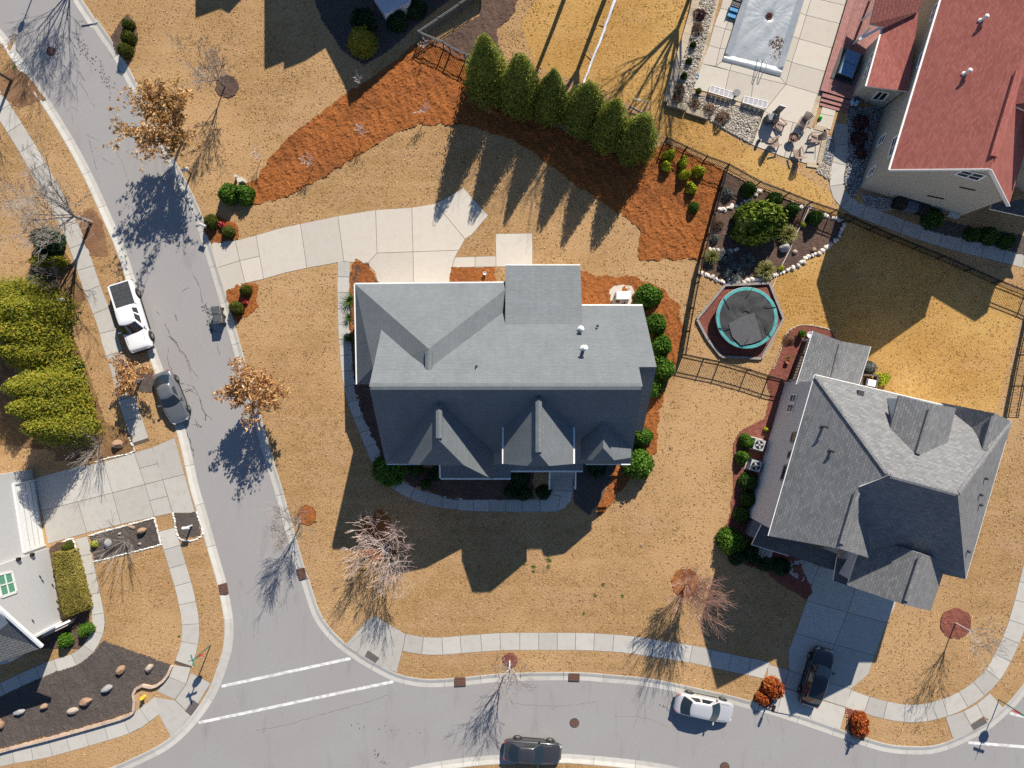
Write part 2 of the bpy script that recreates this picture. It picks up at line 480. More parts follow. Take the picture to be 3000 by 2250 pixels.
K1b, K2b, K3b = offset_line(K1, -KW), offset_line(K2, KW), offset_line(K3, -KW)
LAWN_POLYS = [K1b + sp('-800,2570 -1500,2300 -1500,-660'), K2b + sp('3165,-600 3100,-900 -150,-900'), K3b + sp('3400,3200 -800,3200')]
for pl in LAWN_POLYS: sheet('lawn', pl, 0, LAWN, skirt=.3)

KPROF = [(0.0, -.30), (0.0, -.078), (.36, -.070), (.62, .012), (.66, .022), (.73, .022), (.73, -.3)]
def kerb(line, side, step=3.0):
    base = sheet('kerb', offset_line(line, .02 * side) + list(reversed(offset_line(line, .70 * side))), -.082, JOINT)
    acc = 0.0; seg = [line[0]]
    def emit(seg):
        if len(seg) < 2: return
        m = (seg[0] + seg[-1]) / 2
        if abs(m.x) > 50 or abs(m.y) > 40: return
        mb = MB(); rows = []
        tot = sum((seg[i + 1] - seg[i]).length for i in range(len(seg) - 1)); g = .012 / max(tot, .1)
        s2 = [seg[0].lerp(seg[1], .02)] + seg[1:-1] + [seg[-1].lerp(seg[-2], .02)]
        offs = [offset_line(s2, o * side) for o, _ in KPROF]
        n = len(KPROF); vs = []; fs = []
        for i in range(len(s2)):
            for k, (o, z) in enumerate(KPROF):
                vs.append((offs[k][i].x, offs[k][i].y, z))
        for i in range(len(s2) - 1):
            for k in range(n - 1):
                a = (i * n + k, i * n + k + 1, (i + 1) * n + k + 1, (i + 1) * n + k)
                fs.append(a if side > 0 else tuple(reversed(a)))
        fs.append(tuple(range(n))); fs.append(tuple((len(s2) - 1) * n + k for k in reversed(range(n))))
        wpart(base, 'kerb_stone', vs, fs, CONC_KERB)
    for a, b in zip(line, line[1:]):
        acc += (b - a).length; seg.append(b)
        if acc >= step:
            emit(seg); seg = [b]; acc = 0.0
kerb(K1, -1); kerb(K2, 1); kerb(K3, -1)

def slab(parent, poly, z=.02, mat=CONC, gap=.018, name='slab', th=.1):
    p = inset(poly, gap)
    mb = MB(); mb.slab(p, z - th, z)
    return mb.part(parent, name, mat)
def walk(pts, width, length=1.5, z=.02, mat=CONC, base=None, name='sidewalk'):
    line = catmull(pts, .25)
    L, R = offset_line(line, width / 2), offset_line(line, -width / 2)
    if base is None:
        base = sheet(name, L + list(reversed(R)), .006, JOINT)
    acc = 0; i0 = 0
    for i in range(1, len(line)):
        acc += (line[i] - line[i - 1]).length
        if acc >= length or i == len(line) - 1:
            c = line[(i0 + i) // 2]
            if abs(c.x) < 50 and abs(c.y) < 38 and acc > .3:
                m = (i0 + i) // 2
                slab(base, [R[i0], R[m], R[i], L[i], L[m], L[i0]], z + .0, mat)
            acc = 0; i0 = i
    return base
walk(sp('-200,0 -60,215 35,362 69,416 100,468 131,524 183,619 228,719 261,818 280,870 309,944 326,1008 350,1082 367,1157 385,1211 414,1300'), 1.47, 1.75)
walk(sp('490,1551 504,1604 520,1658 538,1719 549,1767 557,1810 559,1857 551.5,1902 535,1952'), 1.47, 1.55)
walk(sp('470,2058 430,2090 370,2126 228,2169 122,2198 0,2221 -300,2300'), 1.4, 1.5)
walk(sp('1184,1882 1238,1891.5 1288,1893 1342,1888.8 1446,1881 1500,1879 1606,1879 1712.5,1879.7 1819,1885.6 1868,1891.5 1979,1909 2036,1918 2146,1943 2226,1959 2246,1965'), 1.47, 1.52)
walk(sp('2485,2046 2539,2065 2593.6,2080 2650,2089.5 2704,2088.6 2758.6,2076 2806,2058 2846,2034 2882,2005 2914.6,1968 2941.7,1918 2969,1857 2991,1789 3009.5,1717 3035,1600 3050,1400 3050,-300'), 1.5, 1.55)
walk([P('02', x, y) for x, y in ((528, 165), (568, 335), (598, 485), (630, 635), (640, 720), (623, 800), (560, 902), (462, 965), (338, 1002), (165, 1075), (0, 1152), (-200, 1230))], 1.05, 1.5, name='garden_path')
walk(sp('1007.7,766 1006,840 1007.7,931 1011,1003 1016.7,1075.5 1025,1130 1039,1184 1060,1238 1080,1288 1105,1347 1131,1390 1172,1426 1217,1449 1262,1463.6 1307,1471 1371,1479 1452,1481 1538,1482 1582,1480'), 1.03, 1.25, name='garden_path')
walk([P('30', x, y) for x, y in ((478, 800), (468, 900), (475, 1000), (447, 1120), (445, 1200), (475, 1280), (560, 1350), (650, 1385), (850, 1462), (1010, 1518), (1200, 1575), (1450, 1637), (1659, 1690), (1900, 1760))], 1.2, 1.6, name='garden_path')

def paving(name, z, polys, h=.025, mat=CONC, grow=.0):
    """a paved area: bedding sheet under all slabs, one object per slab"""
    base = None
    mb = MB()
    P_ = [PL(z, t) for t in polys]
    for q in P_:
        mb.add([(p.x, p.y, .010) for p in q], [tuple(range(len(q)))])
    me = mb.mesh(name, JOINT)
    bm = bmesh.new(); bm.from_mesh(me)
    for f in bm.faces:
        if f.normal.z < 0: f.normal_flip()
    bm.to_mesh(me); bm.free()
    base = tag(obj(name, me), kind='structure')
    for q in P_: slab(base, q, h, mat)
    return base
# corner ramps
paving('corner_ramp', '02', ['1125,990 1237,1008 1207,1115 1085,1065', '1085,1065 1207,1115 1135,1215 1020,1165 1060,1100', '1237,1040 1366,1108 1238,1318 1135,1217 1207,1115', '1135,1220 1238,1322 1112,1465 1032,1318 1010,1200'])
paving('corner_ramp', '12', ['705,715 765,670 970,790 948,903 912,1040 800,1000 720,952 585,852'])
paving('corner_ramp', '32', ['1150,1328 1265,1293 1335,1418 1222,1463 1195,1465', '1265,1293 1352,1243 1395,1325 1312,1376', '1352,1243 1440,1172 1530,1275 1440,1352 1395,1325'])
def mat_panel(z, t, label):
    mb = MB(); q = PL(z, t); mb.slab(q, .01, .034)
    # raised domes
    c = sum(q, Vector()) / len(q)
    for i in range(5):
        for k in range(3):
            a = q[0].lerp(q[1], (i + .5) / 5); b = q[3].lerp(q[2], (i + .5) / 5); p = a.lerp(b, (k + .5) / 3)
            mb.lathe((p.x, p.y, .034), [(.045, 0), (.03, .012)], 6)
    tag(obj('tactile_mat', mb.mesh('tactile_mat', TACT)), label, 'tactile mat', 'dark tactile mats at the corner ramps')
mat_panel('02', '1200,1290 1250,1215 1292,1245 1240,1318', 'dark tactile mat on the kerb ramp below the street sign')
mat_panel('12', '705,935 725,895 800,945 775,978', 'dark tactile mat on the ramp beside the upper white line')
mat_panel('32', '1312,1380 1395,1328 1420,1364 1332,1414', 'brownish tactile mat on the ramp near the tipped street sign')

# driveways
paving('driveway', '10', [
    '-287,1592 -280,1568 -134,1560 -105,1690 -258,1738', '-258,1738 -105,1690 -69,1835 -195,1908',
    '-134,1560 0,1525 24,1660 -105,1690', '-105,1690 24,1660 50,1809 -69,1835',
    '0,1525 145,1482 288,1450 330,1738 190,1768 50,1809', '288,1450 530,1400 570,1694 330,1738', '530,1400 775,1360 785,1640 720,1709 570,1694',
    '775,1360 1010,1345 1018,1632 785,1640', '1010,1345 1160,1320 1215,1380 1355,1550 1315,1622 1018,1632',
    '1160,1320 1230,1285 1345,1218 1505,1397 1400,1520 1355,1550 1215,1380',
    '785,1640 1018,1632 1022,1840 790,1840 770,1760 720,1709', '1018,1632 1315,1622 1290,1665 1266,1749 1258,1840 1022,1840'], mat=CONC_DRIVE)
paving('patio', '11', ['1290,8 1420,4 1420,72 1270,76', '1420,4 1555,0 1555,70 1420,72', '1552,-144 1792,-147 1792,70 1555,70'], mat=CONC_DRIVE)
paving('driveway', '01', [
    '225,1440 470,1372 670,1335 730,1535 505,1592 270,1650', '670,1335 870,1275 940,1480 730,1535', '870,1275 985,1240 1025,1345 905,1376', '905,1376 1025,1345 1055,1450 940,1480',
    '985,1240 1133,1177 1198,1415 1055,1450', '270,1650 505,1592 565,1794 310,1866', '505,1592 730,1535 785,1739 565,1794', '730,1535 940,1480 1000,1690 785,1739',
    '940,1480 1055,1450 1085,1555 970,1586', '970,1586 1085,1555 1120,1665 1000,1690', '1055,1450 1198,1415 1266,1665 1120,1665'])
paving('driveway', '32', [
    '330,350 445,380 560,410 560,515 515,650 250,575 285,470', '560,410 840,520 822,610 770,718 515,650 560,515',
    '250,575 515,650 430,858 176,785', '515,650 770,718 690,930 430,858', '176,785 430,858 392,945 350,1095 135,1025 132,900', '430,858 690,930 650,1050 540,1145 350,1095 392,945',
    '0,985 135,1025 100,1135 -10,1097', '135,1025 350,1095 315,1205 100,1135', '350,1095 540,1145 505,1265 315,1205',
    '-15,1100 98,1137 60,1298 -30,1268', '98,1137 310,1207 272,1338 60,1298', '310,1207 505,1267 468,1408 272,1338',
    '140,318 240,308 197,440 135,400', '240,308 330,350 285,470 197,440'])
paving('porch_walk', 'd', ['1288,578 1340,548 1420,560 1400,660 1288,664', '1352,400 1505,400 1500,530 1350,520', '1350,520 1500,530 1490,590 1450,637 1400,660 1420,560 1340,548'])

# pool deck
pool_deck = paving('pool_deck', 'a', [
    '1185,790 1490,880 1555,670 1240,585', '1240,585 1555,670 1615,450 1310,365', '1310,365 1615,450 1700,225 1375,145', '1375,145 1700,225 1745,55 1425,-20', '1425,-20 1745,55 1800,-140 1480,-220',
    '1132,722 1185,790 1240,585 1181,560', '1181,560 1240,585 1310,365 1246,340', '1246,340 1310,365 1375,145 1313,122', '1313,122 1375,145 1425,-20 1357,-32',
    '588,577 680,600 660,660 530,622', '680,600 905,660 890,720 660,660', '905,660 1132,722 1185,790 890,720',
    '588,577 530,622 570,455 625,460', '625,460 570,455 620,272 680,290', '680,290 620,272 690,105 735,110', '735,110 690,105 725,-20 770,-10',
    '400,597 530,622 570,455 465,425', '465,425 570,455 620,272 515,240', '515,240 620,272 690,105 575,80', '575,80 690,105 725,-20 600,-20',
    '400,597 660,660 605,905 322,828', '660,660 890,720 850,985 605,905', '890,720 1185,790 1050,960 985,1040 850,985',
    '1185,790 1490,880 1405,1185 1100,1105 985,1040 1050,960', '985,1040 1100,1105 1252,1145 1170,1470 870,1355', '1252,1145 1405,1185 1450,1205 1530,1240 1470,1535 1380,1530 1170,1470',
    '1535,965 1662,1002 1640,1090 1508,1062', '1508,1062 1640,1090 1605,1215 1470,1175'], h=.05, mat=CONC_DRIVE)
# pool cover: sagging grey vinyl, its water tube and drain
def pool():
    t = thing('pool_cover', 'grey vinyl winter cover over the swimming pool with a leafy drain', 'pool cover', P('a', 900, 300))
    A, B, Cc, D = P('a', 590, 577), P('a', 1131, 721), P('a', 1420, -230), P('a', 850, -240)
    n, m = 60, 90; vs = []; fs = []
    rng = np.random.default_rng(4)
    hole = P('a', 1030, 150)
    for j in range(m + 1):
        for i in range(n + 1):
            u, v = i / n, j / m
            p = A.lerp(B, u).lerp(D.lerp(Cc, u), v)
            e = min(u, 1 - u, v * 2, 1)
            z = .16 - .22 * min(1, e / .12)
            if v < .075: z = -.05 + .09 * math.sin(math.pi * min(1, v / .075))
            d = (Vector((p.x, p.y, 0)) - hole).length
            a = math.atan2(p.y - hole.y, p.x - hole.x)
            z += .010 * math.sin(a * 23 + 2 * math.sin(a * 3)) * math.exp(-d / 1.3) * min(1, d / .25) - .10 * math.exp(-d * d / .12)
            z += .018 * math.sin(p.x * 1.3 + 1.4 * math.sin(p.y * .9)) + rng.normal(0, .002)
            if 0 < e: z += .006 * math.sin((p.x - p.y) * 4.2 + math.sin(p.x * 2)) * min(1, e / .1)
            vs.append((p.x, p.y, z + .13))
    for j in range(m):
        for i in range(n):
            a = j * (n + 1) + i; fs.append((a, a + 1, a + n + 2, a + n + 1))
    vinyl = mottled('pool_vinyl', (.20, .235, .27), (.31, .345, .38), 1.2, big=(.26, .28, .30), bigscale=.6, rough=.38, bump=.25, bscale=6, dist=.03, spec=.5)
    wpart(t, 'cover_sheet', vs, fs, vinyl, smooth=True)
    dr = MB()
    dr.lathe(hole + Vector((0, 0, .0)), [(.28, 0), (.30, .06), (.22, .08), (.15, .02)], 18)
    dr.part(t, 'drain', IRON)
pool()

# markings, covers, grates, cracks
def stripe(a, b, w, label):
    d = (b - a).normalized(); n = Vector((-d.y, d.x, 0)) * w / 2
    o = obj('road_marking', MB().slab([a + n, b + n, b - n, a - n], -.09, -.079).mesh('road_marking', PAINT))
    tag(o, label, 'road marking', 'white crossing lines')
stripe(W((648, 2012)), W((1027, 1930)), .24, 'upper white crossing line across the side street mouth')
stripe(W((580, 2119)), W((1152, 1998)), .24, 'lower white crossing line across the side street mouth')
stripe(P('32', 1300, 1497), P('32', 1760, 1533), .24, 'white line at the road edge by the bottom right corner')
stripe(P('32', 1572, 1308), P('32', 1760, 1356), .24, 'white line on the road under the tipped red sign')
def manhole(z, x, y, label, r=.36):
    mb = MB(); p = P(z, x, y)
    mb.lathe((p.x, p.y, -.09), [(r + .05, 0), (r + .05, .016), (r, .018)], 28)
    t = thing('manhole_cover', label, 'manhole cover', (p.x, p.y, -.085), group='manhole covers in the road')
    mb.part(t, 'ring', DKGREY)
    m2 = MB(); m2.lathe((p.x, p.y, -.08), [(r - .02, 0), (r - .02, .016), (r - .12, .017)], 28)
    for k in range(12):
        a = k * math.pi / 6; m2.box((p.x + math.cos(a) * r * .55, p.y + math.sin(a) * r * .55, -.062), (r * .5, .03, .01), a)
    m2.part(t, 'lid', IRON)
manhole('00', 327, 330, 'round manhole cover in the road among tree shadows', .36)
manhole('22', 405, 1370, 'rusty manhole cover between the two parked cars', .36)
manhole('22', 1380, 1655, 'manhole cover cut by the bottom edge of the picture', .36)
def inlet(z, t, label):
    q = PL(z, t); c = sum(q, Vector()) / 4
    th = thing('storm_drain_grate', label, 'drain grate', (c.x, c.y, 0), group='rusty kerb drain grates')
    mb = MB(); mb.slab(q, -.16, .028); mb.part(th, 'frame', IRON)
    b = MB()
    for k in range(4):
        f = (k + .6) / 4.4
        b.bar(q[0].lerp(q[3], f) + Vector((0, 0, .035)), q[1].lerp(q[2], f) + Vector((0, 0, .035)), .06, .03)
    b.part(th, 'grate_bar', IRON)
inlet('02', '1412,472 1468,460 1480,528 1425,540', 'rusty drain grate in the kerb of the left lawn verge')
inlet('12', '262,372 315,360 330,425 282,440', 'brown drain grate in the kerb left of the bare pink tree')
inlet('12', '1285,1072 1356,1070 1360,1126 1288,1130', 'reddish drain grate in the kerb left of the thin street tree')
inlet('22', '368,1044 438,1046 438,1096 368,1094', 'reddish drain grate in the kerb above the manhole cover')
def crack(z, txts, w=.035):
    mb = MB()
    rnd = random.Random(len(txts) * 7)
    for t in txts:
        pts = catmull(PL(z, t), .18)
        pts = [p + Vector((rnd.uniform(-.05, .05), rnd.uniform(-.05, .05), 0)) for p in pts]
        for a, b in zip(pts, pts[1:]):
            d = b - a
            if d.length < .02: continue
            n = Vector((-d.y, d.x, 0)).normalized() * w * rnd.uniform(.2, 1.2) / 2
            mb.add([(q.x, q.y, -.0812) for q in (a + n, a - n, b - n, b + n)], [(0, 1, 2, 3)])
    return mb.part(road, 'crack', TAR)
TAR = mottled('crack_tar', (.06, .058, .058), (.16, .155, .15), 6, rough=.8)
crack('01', ['1070,450 1110,530 1160,600 1200,650 1240,730 1290,800', '1160,820 1250,850 1290,920 1310,1000 1370,1060', '1090,600 1085,680 1110,740', '1100,540 1150,560', '1170,870 1230,870 1280,900', '1060,430 1080,470'], .05)
crack('00', ['430,720 460,690 500,720', '460,730 470,800', '570,900 600,1000 620,1090', '520,540 560,610 610,690', '550,870 640,910', '650,1020 730,1060', '340,640 410,620'], .035)
crack('01', ['1240,110 1290,200 1310,300', '1320,330 1350,400 1370,500', '1400,560 1420,640', '1180,230 1220,200', '1010,360 1030,380'], .05)
crack('12', ['0,1420 200,1380 400,1320 700,1240 850,1190', '40,1440 60,1410'], .03)
crack('01', ['1090,520 1130,545 1150,590 1180,640', '1195,640 1215,700 1240,760', '1200,880 1260,860', '1290,930 1320,1010 1330,1070', '1130,380 1150,420', '1190,1110 1230,1200 1255,1300', '1210,1150 1245,1260'], .07)
crack('00', ['700,340 730,380', '480,560 500,640 495,700', '740,960 800,1080 830,1180', '300,540 330,590', '860,1010 950,1070'], .03)
crack('f', ['160,160 420,175 640,150', '740,235 900,240 1040,290', '1610,230 1620,285'], .02)

# ------------------------------------------------------------------ beds
def inside(px, py, poly):
    c = np.zeros(px.shape, bool); n = len(poly)
    for i in range(n):
        x1, y1 = poly[i][0], poly[i][1]; x2, y2 = poly[i - 1][0], poly[i - 1][1]
        with np.errstate(divide='ignore', invalid='ignore'):
            c ^= ((y1 > py) != (y2 > py)) & (px < (x2 - x1) * (py - y1) / (y2 - y1 + 1e-12) + x1)
    return c
def vnoise(x, y, seed):
    """smooth value noise (numpy)"""
    xi = np.floor(x).astype(int); yi = np.floor(y).astype(int); xf = x - xi; yf = y - yi
    def h(a, b):
        n = (a * 374761393 + b * 668265263 + seed * 1442695) & 0x7fffffff
        n = ((n ^ (n >> 13)) * 1274126177) & 0x7fffffff
        return (n % 10007) / 10007.0
    u = xf * xf * (3 - 2 * xf); v = yf * yf * (3 - 2 * yf)
    return (h(xi, yi) * (1 - u) + h(xi + 1, yi) * u) * (1 - v) + (h(xi, yi + 1) * (1 - u) + h(xi + 1, yi + 1) * u) * v
def bed(name, poly, mat, label, cat='mulch', cell=.12, amp=.06, z=.03, seed=1, warp=None):
    warp = warp if warp is not None else (.30 if 'straw' in name else .10)
    cell = min(cell, .11)
    xs = [p[0] for p in poly]; ys = [p[1] for p in poly]
    nx = int((max(xs) - min(xs)) / cell) + 2; ny = int((max(ys) - min(ys)) / cell) + 2
    gx = min(xs) + np.arange(nx + 1) * cell; gy = min(ys) + np.arange(ny + 1) * cell
    X, Y = np.meshgrid(gx, gy)
    rng = np.random.default_rng(seed)
    wx = (vnoise(X * 2.3, Y * 2.3, seed) - .5) * warp; wy = (vnoise(X * 2.3, Y * 2.3, seed + 9) - .5) * warp
    ccx = (X + wx)[:-1, :-1] + cell / 2; ccy = (Y + wy)[:-1, :-1] + cell / 2
    keep = inside(ccx, ccy, poly)
    a = vnoise(X * 3.1 + Y * .8, Y * 1.6 - X * .6, seed + 3) + .6 * vnoise(X * 6.7, Y * 5.1, seed + 4)
    Z = z + amp * (a - .75) + rng.normal(0, amp * .12, X.shape)
    Z = np.maximum(Z, .008)
    X2 = X + rng.normal(0, cell * .16, X.shape); Y2 = Y + rng.normal(0, cell * .16, X.shape)
    idx = np.arange((nx + 1) * (ny + 1)).reshape(ny + 1, nx + 1)
    f = np.stack([idx[:-1, :-1], idx[:-1, 1:], idx[1:, 1:], idx[1:, :-1]], -1)[keep]
    used = np.unique(f); remap = np.full(idx.size, -1); remap[used] = np.arange(len(used))
    V = np.stack([X2.ravel(), Y2.ravel(), Z.ravel()], 1)[used]
    me = raw(name, V.tolist(), remap[f].tolist(), mat)
    return tag(obj(name, me), label, cat, kind='stuff')
def poly(z, t): return PL(z, t)
bed('pine_straw_bed', poly('10', '-70,1190 0,1175 90,1020 200,900 420,730 590,600 700,540 860,430 1060,262 1190,275 1350,372 1400,480 1560,520 1700,640 1850,780 2000,850 2200,930 2450,1010 2640,930 2740,960 2900,1035 3035,1110 2960,1400 2880,1680 2490,1690 2468,1640 2500,1490 2400,1410 2220,1300 2080,1210 1960,1110 1810,1000 1659,910 1450,832 1260,800 1080,806 900,860 680,1000 450,1140 200,1272 0,1330 -80,1300'),
    STRAW, 'long orange pine straw bed under the row of cypress trees', 'pine straw', .11, .13, .05, 3)
bed('pine_straw_bed', poly('21', '420,85 560,128 800,138 980,210 1080,330 1112,480 1062,700 1002,830 955,1000 935,1270 890,1320 790,1390 700,1520 610,1650 545,1690 560,1600 640,1440 690,1300 440,1290 300,1200 300,85'), STRAW, 'orange pine straw bed along the right side of the main house', 'pine straw', .11, .1, .04, 5)
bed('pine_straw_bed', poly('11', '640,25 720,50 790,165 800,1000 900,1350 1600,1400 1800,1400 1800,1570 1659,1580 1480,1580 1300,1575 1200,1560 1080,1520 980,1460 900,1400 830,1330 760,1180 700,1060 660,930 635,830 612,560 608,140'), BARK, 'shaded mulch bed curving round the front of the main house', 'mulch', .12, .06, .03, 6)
bed('bark_mulch_bed', poly('21', '400,1290 690,1300 640,1440 560,1600 500,1680 400,1600'), DARKBARK, 'bed coloured dark for the house shade right of the porch steps', 'mulch', .11, .06, .03, 66)  # dark bark colour stands in for shade beside the sunlit straw
bed('pine_straw_bed', poly('11', '645,20 720,50 792,168 650,175 645,560 608,560 606,130'), STRAW, 'orange pine straw strip between garage wall and side path', 'pine straw', .1, .09, .05, 7)
bed('pine_straw_bed', poly('11', '1270,76 1550,70 1550,180 1256,180'), STRAW, 'orange pine straw strip between rear path and garage roof', 'pine straw', .1, .08, .05, 8)
bed('pine_straw_bed', poly('00', '1315,1480 1400,1400 1530,1440 1560,1545 1370,1572'), STRAW, 'orange straw island beside the driveway mouth with a pink flower', 'pine straw', .1, .07, .04, 9)
bed('pine_straw_bed', poly('01', '1468,240 1540,196 1610,172 1672,190 1665,330 1600,390 1530,432 1492,350'), STRAW, 'orange straw island behind the two waste bins', 'pine straw', .1, .07, .04, 10)
bed('bark_mulch_bed', poly('10', '1195,270 1450,95 1450,-80 1700,-80 1680,80 1560,190 1570,290 1610,360 1500,470 1400,480 1350,370'), BARK, 'purplish bark mulch behind the corner of the metal fence', 'mulch', .12, .07, .04, 11)
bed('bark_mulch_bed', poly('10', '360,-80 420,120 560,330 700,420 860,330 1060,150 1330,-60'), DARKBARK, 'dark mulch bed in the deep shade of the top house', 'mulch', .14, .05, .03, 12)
bed('bark_mulch_bed', poly('b', '330,55 600,190 830,280 1010,345 1190,405 1325,475 1290,580 1190,660 1080,740 880,850 740,920 520,955 340,970 150,875 230,500'), BARK, 'brown bark mulch of the rock edged garden', 'mulch', .11, .06, .03, 13)
bed('bark_mulch_bed', poly('b', '118,1258 342,990 693,975 805,1255 628,1568 312,1556 205,1420'), REDBARK, 'red bark mulch under the trampoline', 'mulch', .12, .04, .03, 14)
bed('bark_mulch_bed', poly('b', '735,1659 800,1500 842,1375 940,1312 1060,1310 1200,1340 1240,1420 1000,1659 980,1800 700,1800'), REDBARK, 'red bark mulch beside the rear porch of the grey house', 'mulch', .11, .05, .03, 15)
bed('bark_mulch_bed', poly('c', '560,0 380,0 338,80 372,185 335,345 165,430 112,520 118,760 108,880 80,1060 0,1140 -5,1215 50,1290 200,1370 330,1400 440,1500 620,1600 662,1560 640,1500 560,1300 420,1100 480,600'), REDBARK, 'red bark mulch along the side wall of the grey house', 'mulch', .12, .05, .03, 16)
bed('bark_mulch_bed', poly('02', '670,832 1118,992 1058,1092 990,1130 930,1122 880,1150 868,1232 862,1285 760,1330 400,1430 0,1533 -200,1590 -200,1260 0,1197 180,1112 330,1047 500,992 610,912'), DARKBARK, 'dark mulch bed with boulders on the street corner', 'mulch', .11, .05, .03, 17)
bed('bark_mulch_bed', poly('02', '580,152 1000,40 1042,208 820,275 612,318'), DARKBARK, 'dark mulch patch between left driveway and golden verge', 'mulch', .11, .05, .03, 18)
bed('bark_mulch_bed', poly('02', '1122,8 1272,2 1306,148 1170,178'), DARKBARK, 'small dark mulch square around the left mailbox', 'mulch', .1, .04, .03, 19)
bed('bark_mulch_bed', poly('g', '500,720 650,700 700,900 760,1130 800,1400 810,1520 700,1659 350,1659 370,1500 540,1420 430,780'), BARK, 'bark mulch between the pale house and its garden path', 'mulch', .1, .05, .03, 20)
bed('bark_mulch_bed', poly('h', '390,380 440,470 520,665 480,740 400,780 470,960 560,1180 640,1420 800,1510 815,1610 620,1655 330,1659 350,1600 0,1560 0,1000 100,640 200,620 190,390'), straw_mat('leaf_litter', (.10, .05, .025), (.22, .13, .06), (.33, .22, .11), (.15, .075, .055)), 'brown leaf litter under the yellow arborvitae row', 'leaf litter', .13, .06, .03, 21)
bed('bark_mulch_bed', poly('00', '-80,560 45,640 120,700 300,640 170,480 90,440 30,470'), straw_mat('leaf_litter_red', (.13, .065, .035), (.25, .14, .075), (.34, .21, .12), (.2, .1, .06)), 'reddish litter round the trunk at the left edge', 'leaf litter', .12, .03, .02, 22)
bed('bark_mulch_bed', poly('00', '505,1475 540,1370 600,1340 660,1430 690,1570 700,1659 580,1659'), straw_mat('leaf_litter_red2', (.13, .065, .035), (.25, .14, .075), (.34, .21, .12), (.2, .1, .06)), 'reddish litter round the leaning bare tree on the left verge', 'leaf litter', .12, .03, .02, 23)
bed('bark_mulch_bed', poly('00', '718,240 800,110 830,90 880,150 895,240 880,310 850,370 750,340'), BARK, 'mulch island with three clipped shrubs at the top driveway', 'mulch', .1, .05, .03, 24)
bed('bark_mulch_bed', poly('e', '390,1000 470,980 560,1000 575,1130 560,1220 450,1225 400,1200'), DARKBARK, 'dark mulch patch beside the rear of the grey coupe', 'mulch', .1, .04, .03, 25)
bed('bark_mulch_bed', poly('30', '1000,1400 1330,1470 1659,1525 1800,1560 1760,1680 1590,1636 1440,1590 1275,1553 1080,1508 1010,1488 992,1450'), DARKBARK, 'dark mulch bed below the gable wall of the red roofed house', 'mulch', .12, .05, .03, 26)
bed('bark_mulch_bed', poly('f', '1535,110 1580,60 1640,35 1690,70 1680,110 1640,150 1600,185 1560,170'), REDBARK, 'mulch around the red bush and mailbox by the black car', 'mulch', .1, .04, .03, 27)
bed('bark_mulch_bed', poly('32', '505,1270 640,1305 640,1440 600,1470 530,1440'), REDBARK, 'brick edged mulch plot with a red bush beside the driveway', 'mulch', .1, .04, .03, 28)
bed('bark_mulch_bed', poly('d', '100,760 130,690 260,650 330,720 400,880 360,960 250,990 130,930'), STRAW, 'straw under the pink twigged bare tree on the front lawn', 'pine straw', .13, .03, .012, 29)
def ring(z, x, y, r, mat, label, seed, rim=False):
    c = P(z, x, y); n = 26; rnd = random.Random(seed)
    pts = [(c.x + math.cos(k * 2 * math.pi / n) * r * rnd.uniform(.95, 1.05), c.y + math.sin(k * 2 * math.pi / n) * r * rnd.uniform(.95, 1.05)) for k in range(n)]
    bed('mulch_ring', pts, mat, label, 'mulch', .09, .06, .05, seed)
ring('12', 330, 20, .82, STRAW, 'orange straw ring round the small tree by the left kerb', 31)
ring('22', 1125, 460, 1.2, STRAW, 'large orange straw ring under the reddish tree on the right lawn', 32)
ring('12', 1645, 960, .62, REDBARK, 'small red mulch ring on the front verge', 33)
ring('32', 1215, 720, 1.28, REDBARK, 'round red mulch ring on the far right lawn', 34)
ring('00', 1470, 560, .95, BARK, 'grey brown mulch ring on the upper left lawn', 35)
# golden lawn patches behind the houses (different turf)
GOLD_POLYS = [PL('31', '40,170 0,100 180,-60 300,-330 560,-260 1100,10 1640,240 1600,520 1480,1010 1100,1050 700,1000 300,900 60,560'), PL('20', '60,150 200,-60 700,-100 1170,-60 1080,300 985,690 1130,740 1260,790 1540,960 1659,1010 1900,1150 2070,1260 2080,1330 1990,1340 1700,1200 1400,1080 1000,900 850,720 500,560 150,430')]
for pl in GOLD_POLYS: sheet('lawn_patch', pl, .006, LAWN_GOLD)
